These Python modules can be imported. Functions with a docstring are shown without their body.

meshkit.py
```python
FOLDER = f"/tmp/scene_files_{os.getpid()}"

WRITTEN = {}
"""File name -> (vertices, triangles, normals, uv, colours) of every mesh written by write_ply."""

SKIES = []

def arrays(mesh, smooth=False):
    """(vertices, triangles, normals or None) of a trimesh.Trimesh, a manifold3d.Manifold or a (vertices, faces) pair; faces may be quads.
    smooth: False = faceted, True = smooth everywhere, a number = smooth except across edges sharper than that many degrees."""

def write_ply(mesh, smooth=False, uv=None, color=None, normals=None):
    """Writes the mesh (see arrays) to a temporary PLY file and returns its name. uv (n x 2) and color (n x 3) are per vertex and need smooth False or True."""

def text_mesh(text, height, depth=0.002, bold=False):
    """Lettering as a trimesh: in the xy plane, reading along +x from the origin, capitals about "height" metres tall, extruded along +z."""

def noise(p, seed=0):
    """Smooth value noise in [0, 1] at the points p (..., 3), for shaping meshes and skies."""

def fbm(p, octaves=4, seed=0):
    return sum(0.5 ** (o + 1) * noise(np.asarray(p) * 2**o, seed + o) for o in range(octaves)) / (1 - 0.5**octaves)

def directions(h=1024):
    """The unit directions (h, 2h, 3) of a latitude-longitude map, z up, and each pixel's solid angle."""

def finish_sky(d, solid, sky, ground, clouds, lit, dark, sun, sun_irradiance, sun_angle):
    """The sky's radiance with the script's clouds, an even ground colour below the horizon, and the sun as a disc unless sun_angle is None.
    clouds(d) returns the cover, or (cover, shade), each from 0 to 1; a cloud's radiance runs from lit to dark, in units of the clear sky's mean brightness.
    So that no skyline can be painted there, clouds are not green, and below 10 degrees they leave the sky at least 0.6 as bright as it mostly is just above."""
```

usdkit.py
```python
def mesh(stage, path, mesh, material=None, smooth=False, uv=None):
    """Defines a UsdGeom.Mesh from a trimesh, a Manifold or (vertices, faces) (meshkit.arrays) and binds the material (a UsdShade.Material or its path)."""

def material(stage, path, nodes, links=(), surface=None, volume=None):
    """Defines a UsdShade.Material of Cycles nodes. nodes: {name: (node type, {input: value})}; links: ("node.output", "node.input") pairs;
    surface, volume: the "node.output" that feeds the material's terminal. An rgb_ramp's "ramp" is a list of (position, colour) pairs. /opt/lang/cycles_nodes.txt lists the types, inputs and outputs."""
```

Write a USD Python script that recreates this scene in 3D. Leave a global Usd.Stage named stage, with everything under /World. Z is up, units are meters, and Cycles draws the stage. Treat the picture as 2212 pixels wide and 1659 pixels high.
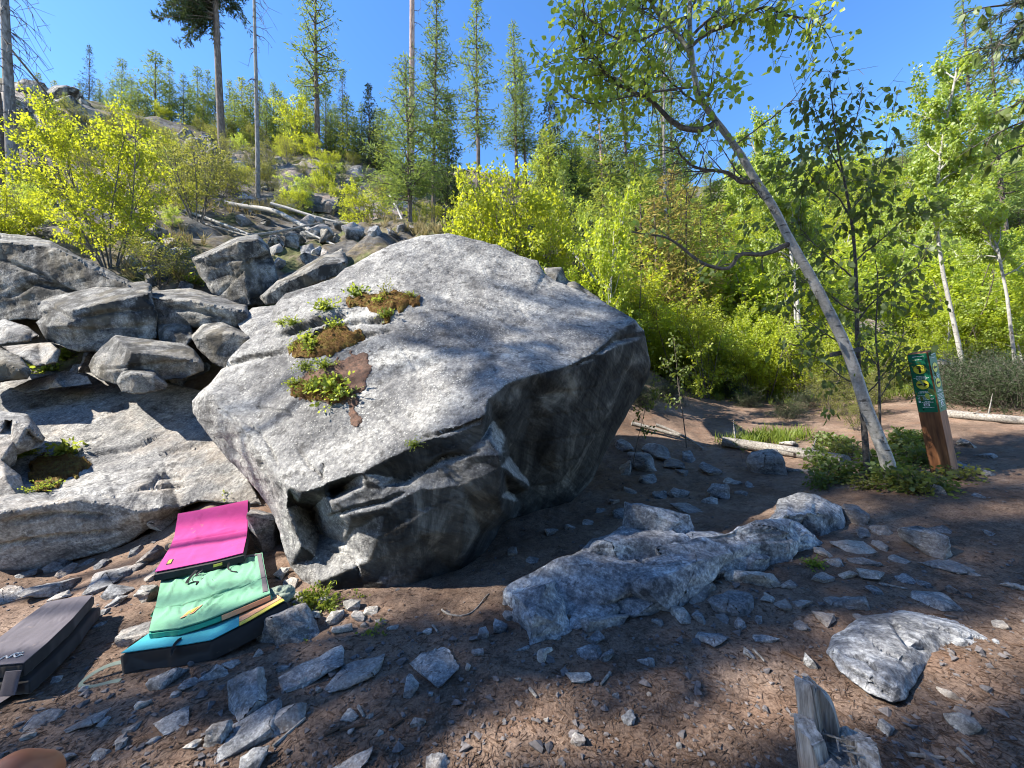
import math, random
import numpy as np, trimesh, shapely
import usdkit, meshkit
from meshkit import fbm, noise
from pxr import Usd, UsdGeom, UsdLux, UsdShade, Gf, Sdf, Vt
from scipy.interpolate import RBFInterpolator, LinearNDInterpolator, RegularGridInterpolator
from scipy.spatial import Delaunay, ConvexHull, cKDTree
from shapely.geometry import Polygon

stage = Usd.Stage.CreateInMemory()
UsdGeom.SetStageUpAxis(stage, 'Z')
UsdGeom.SetStageMetersPerUnit(stage, 1.0)
UsdGeom.Xform.Define(stage, '/World')
UsdGeom.Scope.Define(stage, '/World/Looks')

# ---------------------------------------------------------------- camera, sky, sun
EYE = np.array([0.0, 0.0, 1.6])
ROLL = math.radians(3.0)
FOC = 831.0                      # focal length for a picture 2212 wide
FWD = np.array([0.0, 1.0, 0.0])
RIGHT = np.array([math.cos(ROLL), 0.0, -math.sin(ROLL)])
UP = np.array([math.sin(ROLL), 0.0, math.cos(ROLL)])
EXPOSURE = 1.6
SUN_EL, SUN_AZ = math.radians(43), math.atan2(-0.985, -0.13)
SUN = np.array([math.cos(SUN_EL) * math.sin(SUN_AZ), math.cos(SUN_EL) * math.cos(SUN_AZ), math.sin(SUN_EL)])

cam = UsdGeom.Camera.Define(stage, '/World/camera')
m = Gf.Matrix4d(*RIGHT, 0, *UP, 0, *(-FWD), 0, *EYE, 1)
cam.AddTransformOp().Set(m)
cam.CreateHorizontalApertureAttr(36.0)
cam.CreateVerticalApertureAttr(27.0)
cam.CreateFocalLengthAttr(36.0 * FOC / 2212.0)
cam.CreateClippingRangeAttr(Gf.Vec2f(0.05, 5000))
cam.CreateExposureAttr(EXPOSURE)

usdkit.material(stage, '/World/Looks/sky_look', {
    's': ('sky_texture', {'sky_type': 'single_scattering', 'sun_disc': False, 'sun_elevation': SUN_EL, 'sun_rotation': SUN_AZ,
                          'altitude': 900.0, 'air_density': 1.0, 'aerosol_density': 0.25, 'ozone_density': 2.6}),
    'h': ('hsv', {'hue': 0.504, 'saturation': 1.22, 'value': 1.0}),
    'b': ('background_shader', {'strength': 0.125})}, [('s.color', 'h.color'), ('h.color', 'b.color')], surface='b.background')
dome = UsdLux.DomeLight.Define(stage, '/World/sky')
UsdShade.MaterialBindingAPI.Apply(dome.GetPrim()).Bind(UsdShade.Material.Get(stage, '/World/Looks/sky_look'))
dome.GetPrim().SetCustomDataByKey('kind', 'structure')
sun = UsdLux.DistantLight.Define(stage, '/World/sun')
sun.CreateIntensityAttr(1.25)
sun.CreateNormalizeAttr(True)
sun.CreateAngleAttr(0.55)
sun.CreateColorAttr(Gf.Vec3f(1.0, 0.93, 0.82))
zq = SUN / np.linalg.norm(SUN)
xq = np.cross([0, 0, 1.0], zq); xq /= np.linalg.norm(xq)
yq = np.cross(zq, xq)
sun.AddTransformOp().Set(Gf.Matrix4d(*xq, 0, *yq, 0, *zq, 0, 0, 0, 30, 1))


def ray(px, py):
    return FWD + (px - 1106.0) / FOC * RIGHT - (py - 829.5) / FOC * UP


def P(px, py, d):
    return EYE + d * ray(px, py)


def d_at_z(px, py, z):
    return (z - EYE[2]) / ray(px, py)[2]


def Pz(px, py, z):
    return P(px, py, d_at_z(px, py, z))


def project(p):
    q = np.asarray(p, float) - EYE
    d = q @ FWD
    return 1106.0 + FOC * (q @ RIGHT) / d, 829.5 - FOC * (q @ UP) / d


# ---------------------------------------------------------------- helpers
USED = set()


def singled(what, px, py, marks, group_label, stands=False):
    """a label that says where the thing is, by the landmarks nearest to it; a shared one where they do not tell it apart"""
    near = sorted(marks, key=lambda m_: math.hypot(m_[0] - px, (m_[1] - py) * 1.3))[:5]
    for x, y, phrase in near:
        dx, dy = px - x, py - y
        dist = math.hypot(dx, dy)
        if abs(dx) > 0.9 * abs(dy):
            rel = 'left of' if dx < 0 else 'right of'
        else:
            rel = ('behind' if dy < 0 else 'in front of') if stands else ('above' if dy < 0 else 'below')
        for word in (('just ' if dist < 70 else ''), 'well ' if dist > 150 and rel != 'in front of' else ''):
            lab = f'{what} {word}{rel} {phrase}'
            if lab not in USED and len(lab.split()) <= 16:
                USED.add(lab)
                return lab
    return group_label


NAMES = {}


def unique(path):
    if path not in NAMES:
        NAMES[path] = 0
        return path
    NAMES[path] += 1
    return f'{path}_{NAMES[path]:03d}'


def tag(prim, label=None, cat=None, group=None, kind=None):
    prim = prim.GetPrim() if hasattr(prim, 'GetPrim') else prim
    for k, v in (('label', label), ('category', cat), ('group', group), ('kind', kind)):
        if v:
            prim.SetCustomDataByKey(k, v)
    return prim


def obj(name, mesh, material, parent=None, smooth=False, label=None, cat=None, group=None, kind=None):
    base = str(parent.GetPath()) if parent is not None else '/World'
    p = usdkit.mesh(stage, unique(f'{base}/{name}'), mesh, material, smooth=smooth)
    return tag(p, label, cat, group, kind)


def thing(name, loc=(0, 0, 0), label=None, cat=None, group=None, rot=(0, 0, 0), scale=(1, 1, 1)):
    x = UsdGeom.Xform.Define(stage, unique('/World/' + name))
    x.AddTranslateOp().Set(Gf.Vec3d(*map(float, loc)))
    x.AddRotateZYXOp().Set(Gf.Vec3f(*map(float, rot)))
    x.AddScaleOp().Set(Gf.Vec3f(*map(float, scale)))
    return tag(x, label, cat, group)


def dup(src, name, loc, rot, scale, label, cat, group=None):
    t = thing(name, loc, label, cat, group, rot, scale)
    t.GetReferences().AddInternalReference(src.GetPath())
    t.SetInstanceable(True)
    return t


class G:
    """a little node graph writer: g.add(type, out, input=value or another node's output)"""
    def __init__(self, name):
        self.name, self.n, self.l = name, {}, []

    def add(self, kind, out, **kw):
        k = f'k{len(self.n)}'
        ins = {}
        for a, v in kw.items():
            if isinstance(v, str) and v[:1] == 'k' and '.' in v:
                self.l.append((v, f'{k}.{a}'))
            else:
                ins[a] = v
        self.n[k] = (kind, ins)
        return f'{k}.{out}'

    def pos(self):
        return self.add('geometry', 'position')

    def ob(self):
        return self.add('texture_coordinate', 'object')

    def noise(self, v, scale, detail=4, rough=0.55, out='fac', dist=0.0):
        return self.add('noise_texture', out, vector=v, scale=scale, detail=detail, roughness=rough, distortion=dist)

    def ramp(self, fac, stops):
        return self.add('rgb_ramp', 'color', fac=fac, ramp=stops)

    def mix(self, fac, a, b, kind='mix'):
        return self.add('mix', 'color', mix_type=kind, fac=fac, color1=a, color2=b)

    def map(self, v, scale=(1, 1, 1), rot=(0, 0, 0), loc=(0, 0, 0)):
        return self.add('mapping', 'vector', mapping_type='point', vector=v, scale=scale, rotation=rot, location=loc)

    def math(self, kind, a, b=0.0):
        return self.add('math', 'value', math_type=kind, value1=a, value2=b)

    def bump(self, h, strength=0.5, distance=0.02, normal=None):
        kw = {'normal': normal} if normal else {}
        return self.add('bump', 'normal', height=h, strength=strength, distance=distance, **kw)

    def done(self, surface=None, **kw):
        if surface is None:
            surface = self.add('principled_bsdf', 'BSDF', **kw)
        return usdkit.material(stage, '/World/Looks/' + self.name, self.n, self.l, surface=surface)


def bw(lo, hi):
    return [(lo, (0, 0, 0)), (hi, (1, 1, 1))]


def rock_look(name, dark, mid, light, stain, stain_lo=0.5, stain_hi=0.62, speck=0.5, srot=(0.35, -0.3, 0.0), streak=0.55, warm=(0.3, 0.22, 0.13), warm_amt=0.0, under=None, coord='pos', size=1.0, grain=0.75):
    g = G(name)
    v = g.pos() if coord == 'pos' else g.ob()
    v = g.map(v, scale=(size, size, size))
    base = g.ramp(g.noise(v, 2.2, 8, 0.62), [(0.3, dark), (0.5, mid), (0.72, light)])
    sv = g.map(g.map(v, rot=srot), scale=(1.0, 1.0, 7.0))
    st = g.noise(sv, 2.0, 8, 0.68, dist=0.6)
    base = g.mix(streak, base, g.ramp(st, [(0.32, (0.28, 0.28, 0.29)), (0.5, (0.62, 0.62, 0.62)), (0.66, (0.95, 0.95, 0.93))]), 'overlay')
    # grains and pale lichen flecks
    f = g.noise(v, 38.0, 6, 0.75)
    base = g.mix(grain, base, g.ramp(f, [(0.36, (0.16, 0.16, 0.17)), (0.5, (0.46, 0.46, 0.46)), (0.63, (0.86, 0.86, 0.84))]), 'overlay')
    f2 = g.noise(v, 11.0, 5, 0.7)
    f3 = g.noise(v, 0.9, 5, 0.6, dist=0.5)
    base = g.mix(0.6, base, g.ramp(f3, [(0.36, (0.28, 0.28, 0.29)), (0.64, (0.72, 0.72, 0.71))]), 'overlay')
    base = g.mix(0.5, base, g.ramp(f2, [(0.36, (0.25, 0.25, 0.26)), (0.64, (0.75, 0.75, 0.74))]), 'overlay')
    vo = g.add('voronoi_texture', 'distance', vector=g.map(v, scale=(1, 1, 1.0)), scale=34.0, randomness=1.0)
    fl = g.ramp(vo, [(0.16, (1, 1, 1)), (0.30, (0, 0, 0))])
    flm = g.mix(1.0, fl, g.ramp(g.noise(v, 5.0, 3), bw(0.42, 0.62)), 'multiply')
    flm = g.mix(1.0, flm, (speck, speck, speck), 'multiply')
    base = g.mix(flm, base, (0.55, 0.55, 0.50))
    # black lichen and water stains
    sn = g.noise(g.map(v, scale=(1.3, 1.3, 0.7)), 1.5, 9, 0.68)
    base = g.mix(g.ramp(sn, bw(stain_lo, stain_hi)), base, stain)
    sn2 = g.noise(v, 9.0, 7, 0.72)
    base = g.mix(g.mix(1.0, g.ramp(sn2, bw(0.54, 0.62)), (0.7, 0.7, 0.7), 'multiply'), base, stain)
    if warm_amt:
        wn = g.noise(v, 1.1, 5, 0.6)
        base = g.mix(g.mix(1.0, g.ramp(wn, bw(0.48, 0.6)), (warm_amt,) * 3, 'multiply'), base, warm)
    if under:  # lichen tones of sheltered faces, darkened further to paint in the overhang shade
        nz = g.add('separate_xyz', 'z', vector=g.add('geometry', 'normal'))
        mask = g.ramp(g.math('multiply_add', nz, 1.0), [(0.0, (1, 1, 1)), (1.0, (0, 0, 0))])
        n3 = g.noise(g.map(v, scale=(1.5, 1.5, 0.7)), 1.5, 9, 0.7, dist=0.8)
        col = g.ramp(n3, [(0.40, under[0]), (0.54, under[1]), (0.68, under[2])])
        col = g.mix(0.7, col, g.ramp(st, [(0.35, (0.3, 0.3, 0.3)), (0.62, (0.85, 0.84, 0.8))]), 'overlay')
        under_shade = g.add('map_range', 'result', range_type='linear', value=nz, from_min=0.42, from_max=0.02, to_min=0.0, to_max=1.0, clamp=True)
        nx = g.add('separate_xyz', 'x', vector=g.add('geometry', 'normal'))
        under_shade = g.math('multiply', under_shade, g.add('map_range', 'result', range_type='linear', value=nx, from_min=-0.5, from_max=-0.2, to_min=0.0, to_max=1.0, clamp=True))
        base = g.mix(under_shade, base, col)
    hgt = g.math('add', g.math('multiply', st, 0.8), g.math('add', g.math('multiply', f, 0.22), g.math('multiply', g.noise(v, 13.0, 9, 0.62), 0.9)))
    nrm = g.bump(hgt, 0.9, 0.035 / size)
    return g.done(base_color=base, roughness=0.88, specular_ior_level=0.25, normal=nrm)


M = {}
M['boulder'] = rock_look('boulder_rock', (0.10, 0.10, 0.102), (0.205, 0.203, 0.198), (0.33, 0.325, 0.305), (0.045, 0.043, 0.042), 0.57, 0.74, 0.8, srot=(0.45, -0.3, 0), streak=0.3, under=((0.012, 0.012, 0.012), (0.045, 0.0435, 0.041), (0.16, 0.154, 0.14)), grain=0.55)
M['dark_rock'] = rock_look('dark_lichen_rock', (0.065, 0.065, 0.065), (0.15, 0.15, 0.146), (0.30, 0.29, 0.265), (0.03, 0.03, 0.029), 0.46, 0.57, 0.6, streak=0.4, warm=(0.24, 0.205, 0.14), warm_amt=0.3, size=1.7, grain=1.0)
M['slab'] = rock_look('slab_rock', (0.11, 0.11, 0.113), (0.20, 0.197, 0.19), (0.31, 0.297, 0.275), (0.05, 0.048, 0.047), 0.58, 0.74, 0.4, srot=(-0.5, 0.2, 0), streak=0.6, warm=(0.27, 0.21, 0.15), warm_amt=0.3)
M['outcrop'] = rock_look('outcrop_rock', (0.10, 0.105, 0.115), (0.22, 0.225, 0.235), (0.43, 0.43, 0.43), (0.04, 0.04, 0.043), 0.60, 0.72, 0.3, srot=(0.6, -0.45, 0), streak=0.85)
M['hill_rock'] = rock_look('hill_cliff_rock', (0.06, 0.06, 0.06), (0.155, 0.15, 0.143), (0.28, 0.266, 0.245), (0.05, 0.05, 0.048), 0.50, 0.62, 0.3, warm=(0.26, 0.175, 0.12), warm_amt=0.5, size=0.6, grain=1.0)
M['stone'] = rock_look('loose_stone', (0.10, 0.103, 0.11), (0.19, 0.193, 0.198), (0.32, 0.315, 0.30), (0.055, 0.055, 0.055), 0.62, 0.75, 0.3, streak=0.6, warm=(0.27, 0.205, 0.155), warm_amt=0.4, size=1.6)
M['pale_stone'] = rock_look('pale_stone', (0.19, 0.182, 0.17), (0.30, 0.288, 0.268), (0.42, 0.405, 0.37), (0.13, 0.125, 0.12), 0.65, 0.8, 0.2, streak=0.4, warm=(0.33, 0.26, 0.205), warm_amt=0.5, size=1.6)

# ground: trodden earth near by, grass, scree and litter up the hill
g = G('earth')
v = g.pos()
n1, n2, n3 = g.noise(v, 1.1, 7, 0.62), g.noise(v, 14.0, 8, 0.7), g.noise(v, 75.0, 6, 0.75)
c = g.ramp(n1, [(0.33, (0.095, 0.071, 0.056)), (0.52, (0.165, 0.125, 0.099)), (0.7, (0.25, 0.198, 0.160))])
c = g.mix(0.7, c, g.ramp(n2, [(0.35, (0.3, 0.28, 0.27)), (0.62, (0.68, 0.66, 0.64))]), 'overlay')
c = g.mix(0.8, c, g.ramp(n3, [(0.36, (0.22, 0.2, 0.2)), (0.66, (0.8, 0.76, 0.72))]), 'overlay')
red = g.ramp(g.noise(v, 2.6, 6, 0.65), bw(0.5, 0.64))
c = g.mix(g.mix(1.0, red, (0.32,) * 3, 'multiply'), c, (0.21, 0.115, 0.07))
z = g.add('separate_xyz', 'z', vector=v)
zz = g.math('add', z, g.math('multiply', g.noise(v, 0.5, 5), 1.6))
hill = g.ramp(g.noise(v, 0.55, 9, 0.7), [(0.34, (0.045, 0.055, 0.02)), (0.43, (0.10, 0.105, 0.04)), (0.49, (0.13, 0.105, 0.07)), (0.55, (0.10, 0.095, 0.088)), (0.62, (0.14, 0.133, 0.122)), (0.72, (0.21, 0.20, 0.185))])
hill = g.mix(0.8, hill, g.ramp(g.noise(v, 5.0, 8, 0.75), [(0.36, (0.10, 0.10, 0.10)), (0.62, (0.72, 0.72, 0.72))]), 'overlay')
c = g.mix(g.add('map_range', 'result', range_type='linear', value=zz, from_min=1.9, from_max=2.9, to_min=0.0, to_max=1.0, clamp=True), c, hill)
hg = g.math('add', g.math('multiply', n2, 0.8), g.math('multiply', n3, 0.5))
M['earth'] = g.done(base_color=c, roughness=0.95, specular_ior_level=0.15, normal=g.bump(hg, 0.9, 0.02))

# ---------------------------------------------------------------- terrain
GP = []                                            # (x, y, z) the ground passes through


def gp(px, py, d):
    GP.append(P(px, py, d))


for x, y, zz_ in [(-5, -3, -0.1), (0, -3, 0), (5, -3, 0.1), (-3, 0.5, -0.05), (0, 0.5, 0), (3, 0.5, 0.05), (-3, 1.7, -0.06), (-1.5, 1.6, -0.02), (0, 1.6, 0), (1.5, 1.6, 0.03), (3, 1.8, 0.08),
                  (-3.4, 2.6, -0.04), (-2, 2.6, 0), (-0.6, 2.4, 0), (0.6, 2.4, 0), (2, 2.6, 0.05), (3.4, 2.8, 0.12), (-0.5, 3.6, 0.0), (0.5, 4.2, 0.02), (1.6, 3.8, 0.05), (2.8, 3.7, 0.12), (-1.9, 3.3, 0.05), (-2.9, 3.4, 0.02),
                  (-4, 3.6, -0.02), (-5.5, 2.0, -0.05), (6, 2, 0.1), (0.9, 5.0, 0.05), (1.0, 6.2, 0.25), (-0.5, 6.5, 0.5)]:
    GP.append((x, y, zz_))
for q in [(2055, 1005, 4.8), (1930, 1040, 4.3), (2180, 960, 5.5), (2130, 870, 8), (2212, 880, 7), (1960, 880, 8), (1500, 900, 8.5), (1600, 930, 7.6), (1500, 1050, 5.2), (1400, 960, 6.8), (1700, 1010, 5.6), (1750, 850, 12), (1500, 850, 11), (1950, 830, 12),
          (2000, 750, 17), (2200, 790, 14), (1900, 560, 30), (1600, 560, 30), (1950, 420, 45), (1900, 340, 56), (1600, 420, 50), (2212, 330, 50), (2300, 700, 20), (1400, 800, 13), (1400, 700, 17), (1300, 640, 14), (1250, 600, 14),
          (1100, 400, 32), (1030, 375, 33), (1200, 410, 30), (1350, 400, 36), (1450, 420, 42), (1100, 540, 13), (950, 500, 14), (950, 520, 11), (890, 505, 14), (780, 440, 19), (700, 470, 17), (600, 540, 12), (700, 540, 12), (560, 430, 17), (450, 460, 14), (500, 520, 11.5),
          (760, 330, 30), (640, 320, 30), (480, 290, 30), (380, 280, 29), (250, 240, 28), (150, 205, 25), (60, 190, 22), (0, 175, 21), (-100, 150, 22), (30, 430, 13), (100, 480, 11), (0, 490, 10), (270, 570, 9.2), (400, 620, 8.5), (150, 610, 8.0), (0, 640, 7.5), (200, 740, 7.5), (400, 760, 7.3), (50, 760, 7.3),
          (200, 850, 6.9), (400, 870, 6.6), (60, 860, 6.9), (200, 960, 6.0), (60, 980, 5.8), (400, 960, 5.9), (430, 1060, 5.0), (300, 1170, 4.25), (-200, 900, 5.0), (-300, 700, 7), (-500, 400, 12), (200, 1190, 4.4), (100, 1235, 4.1), (450, 1090, 4.5), (570, 1110, 4.4), (600, 1190, 3.8)]:
    gp(*q)
for x, y, zz_ in [(-60, 60, 33), (-40, 45, 30), (0, 60, 27), (40, 80, 40), (80, 80, 40), (0, 150, 28), (-100, 150, 30), (100, 150, 40), (150, 60, 25), (70, 30, 14), (40, 15, 4.5), (60, 0, 3), (-30, 10, 10), (-60, 10, 16), (-140, 30, 25), (-20, 0, 2.5), (-10, -2, 0.6), (-60, -40, 0), (-30, -10, 1),
                  (0, -60, -8), (60, -50, -5), (-130, -90, -8), (130, -90, -10), (12, -4, 0), (0, -12, -0.8), (20, 5, 0.8), (9, 4, 0.4), (10, 9, 1.0)]:
    GP.append((x, y, zz_))
GP = np.array(GP, float)
rbf = RBFInterpolator(GP[:, :2], GP[:, 2], kernel='linear', smoothing=0.02)


def axis(n, a, b, c0, lo, hi):
    t = np.linspace(math.asinh((lo - c0) / a) / b, math.asinh((hi - c0) / a) / b, n)
    return c0 + a * np.sinh(b * t)


GX = axis(600, 1.3, 5.4, 0.2, -160, 160)
GY = axis(600, 1.3, 5.4, 2.9, -100, 170)
XX, YY = np.meshgrid(GX, GY, indexing='ij')
ZZ = rbf(np.stack([XX.ravel(), YY.ravel()], 1)).reshape(XX.shape)
q3 = np.stack([XX, YY, np.zeros_like(XX)], -1)
steep = np.clip((ZZ - 1.0) / 3.0, 0, 1)
ZZ = ZZ + (fbm(q3 * 0.9, 4, 5) - 0.5) * 0.10 + (fbm(q3 * 5.0, 4, 9) - 0.5) * 0.045 + (fbm(q3 * 21.0, 3, 11) - 0.5) * 0.018
ZZ = ZZ + steep * ((fbm(q3 * 0.35, 5, 21) - 0.5) * 1.1 + (np.abs(fbm(q3 * 0.8, 4, 33) - 0.5)) * 1.2 - 0.15)
terr = RegularGridInterpolator((GX, GY), ZZ, bounds_error=False, fill_value=None)


def gz(x, y):
    return float(terr((x, y)))


def hit(px, py, dmax=70.0):
    r = ray(px, py)
    d = np.geomspace(0.8, dmax, 900)
    p = EYE + d[:, None] * r
    below = p[:, 2] < terr(p[:, :2])
    k = int(np.argmax(below)) if below.any() else 899
    a, b = d[max(k - 1, 0)], d[k]
    for _ in range(18):
        c_ = 0.5 * (a + b)
        q = EYE + c_ * r
        if q[2] < gz(q[0], q[1]):
            b = c_
        else:
            a = c_
    return EYE + b * r, b


def grid_mesh(X, Y, Z):
    n, k = X.shape
    idx = np.arange(n * k).reshape(n, k)
    a, b, c_, d = idx[:-1, :-1].ravel(), idx[1:, :-1].ravel(), idx[1:, 1:].ravel(), idx[:-1, 1:].ravel()
    return np.stack([X, Y, Z], -1).reshape(-1, 3), np.vstack([np.stack([a, b, c_], 1), np.stack([a, c_, d], 1)])


obj('ground', grid_mesh(XX, YY, ZZ), M['earth'], smooth=True, kind='structure')

# ---------------------------------------------------------------- rocks with the shape seen in the photograph


def hash1(i, seed=0):
    s = np.sin(i * 127.1 + seed * 311.7) * 43758.5453
    return s - np.floor(s)


def strata(p, sn, period, seed):
    h = p @ np.asarray(sn, float) / period + 1.6 * (fbm(p * 0.9, 3, seed + 3) - 0.5) / max(period, 0.05) * 0.12
    i = np.floor(h)
    f = h - i
    a, b = hash1(i, seed), hash1(i + 1, seed)
    t = np.clip((f - 0.88) / 0.12, 0, 1)
    return a * (1 - t) + b * t - 0.5


def rock_disp(p, amp, sn, seed, per=0.16, lay=1.0, lump=1.0):
    big = (fbm(p * 1.1, 3, seed) - 0.5) * 0.20
    rid = (0.5 - np.abs(fbm(p * 2.3, 4, seed + 7) - 0.5) * 2) * 0.07
    s1 = strata(p, sn, per * 2.7, seed) * 0.075 + strata(p, sn, per, seed + 1) * 0.04 + strata(p, sn, per * 0.33, seed + 2) * 0.016
    fine = (fbm(p * 8.0, 4, seed + 9) - 0.5) * 0.045 + (fbm(p * 30.0, 3, seed + 13) - 0.5) * 0.014
    return amp * (lump * (big * 0.35 + rid * 0.45) + lay * s1) + min(1.0, amp * 2) * fine * 0.55


def vnormals(v, f):
    n = np.zeros_like(v)
    fn = np.cross(v[f[:, 1]] - v[f[:, 0]], v[f[:, 2]] - v[f[:, 0]])
    for k in range(3):
        np.add.at(n, f[:, k], fn)
    return n / np.maximum(np.linalg.norm(n, axis=1, keepdims=True), 1e-12)


RELIEF = {}


def relief(name, outline, inner, step, thick, seed, amp=1.0, sn=(-0.25, -0.3, 0.92), per=0.16, lay=1.0, soft=1, zmode=False, grooves=(), fit=None, lump=1.0, edges=()):
    """A closed rock: its near side passes through the given points, its far side bulges away behind it."""
    cv = (lambda q: (q[0], q[1], d_at_z(q[0], q[1], q[2] * 0.86))) if zmode else (lambda q: q)
    out = [cv(q) for q in outline]
    inn = [cv(q) for q in inner]
    for line in edges:                             # sharp edges between flat faces
        line = [cv(q) for q in line]
        for a, b in zip(line, line[1:]):
            k = max(1, int(math.hypot(a[0] - b[0], a[1] - b[1]) / 5.0))
            inn += [(a[0] + (b[0] - a[0]) * t, a[1] + (b[1] - a[1]) * t, a[2] + (b[2] - a[2]) * t) for t in np.arange(k + 1) / k]
    if fit is not None:                            # laid onto the hillside: the rim just under it, the rest standing out of it
        fd = lambda q: min(hit(q[0], q[1], 60)[1], q[2] + 6)
        out = [(q[0], q[1], fd(q) + 0.35) for q in out]
        m0 = np.mean([q[2] for q in inn])
        inn = [(q[0], q[1], fd(q) - fit + (q[2] - m0) * 0.25) for q in inn]
    ring = []
    for a, b in zip(out, out[1:] + out[:1]):
        k = max(1, int(math.hypot(a[0] - b[0], a[1] - b[1]) / step))
        for t in np.arange(k) / k:
            ring.append((a[0] + (b[0] - a[0]) * t, a[1] + (b[1] - a[1]) * t, 1 / (1 / a[2] + (1 / b[2] - 1 / a[2]) * t)))
    ring = np.array(ring)
    poly = Polygon(ring[:, :2]).buffer(0)
    if poly.geom_type != 'Polygon':
        poly = max(poly.geoms, key=lambda q: q.area)
    rng = np.random.default_rng(seed)
    x0, y0, x1, y1 = poly.bounds
    gx, gy = np.meshgrid(np.arange(x0, x1, step), np.arange(y0, y1, step * 0.87))
    gx = gx + (np.arange(gx.shape[0]) % 2)[:, None] * step * 0.5
    gxy = np.stack([gx.ravel(), gy.ravel()], 1) + rng.uniform(-0.22, 0.22, (gx.size, 2)) * step
    small = poly.buffer(-0.55 * step)
    gxy = gxy[shapely.contains_xy(small, gxy[:, 0], gxy[:, 1])]
    ctrl = np.vstack([ring, np.array(inn, float).reshape(-1, 3)])
    lin = LinearNDInterpolator(Delaunay(ctrl[:, :2]), 1 / ctrl[:, 2])
    inv = lin(gxy)
    bad = np.isnan(inv)
    if bad.any():
        inv[bad] = (1 / ctrl[:, 2])[cKDTree(ctrl[:, :2]).query(gxy[bad])[1]]
    xy = np.vstack([ring[:, :2], gxy])
    inv = np.concatenate([1 / ring[:, 2], inv])
    tri = Delaunay(xy).simplices
    cen = xy[tri].mean(1)
    a2 = np.cross(xy[tri[:, 1]] - xy[tri[:, 0]], xy[tri[:, 2]] - xy[tri[:, 0]])
    tri = tri[shapely.contains_xy(poly, cen[:, 0], cen[:, 1]) & (np.abs(a2) > 1e-3)]
    a2 = np.cross(xy[tri[:, 1]] - xy[tri[:, 0]], xy[tri[:, 2]] - xy[tri[:, 0]])
    tri[a2 > 0] = tri[a2 > 0][:, ::-1]            # facing the eye
    nr = len(ring)
    e = np.vstack([tri[:, [0, 1]], tri[:, [1, 2]], tri[:, [2, 0]]])
    e = np.vstack([e, e[:, ::-1]])
    for _ in range(soft):
        s, k = np.zeros(len(xy)), np.zeros(len(xy))
        np.add.at(s, e[:, 0], inv[e[:, 1]]); np.add.at(k, e[:, 0], 1)
        avg = s / np.maximum(k, 1)
        inv[nr:] = inv[nr:] * 0.4 + avg[nr:] * 0.6
    d = 1 / inv
    rr = FWD + ((xy[:, 0] - 1106.0) / FOC)[:, None] * RIGHT - ((xy[:, 1] - 829.5) / FOC)[:, None] * UP
    front = EYE + d[:, None] * rr
    # far side: pushed back, in a dome over the distance to the outline
    edge = cKDTree(ring[:, :2]).query(xy)[0]
    em = max(edge.max(), 1e-6)
    dome_ = np.sqrt(np.clip(1 - (1 - np.clip(edge / em, 0, 1)) ** 2, 0, 1))
    dm = np.median(ring[:, 2])
    dback = np.maximum(d, d * 0.3 + dm * 0.7) + thick * dome_
    dback[:nr] = d[:nr]
    back = EYE + dback[:, None] * rr
    amap = np.arange(len(xy))
    amap[nr:] += len(xy) - nr
    v = np.vstack([front, back[nr:]])
    f = np.vstack([tri, amap[tri][:, ::-1]])
    n = vnormals(v, f)
    v = v + n * rock_disp(v, amp, np.asarray(sn) / np.linalg.norm(sn), seed, per, lay, lump)[:, None]
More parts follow.
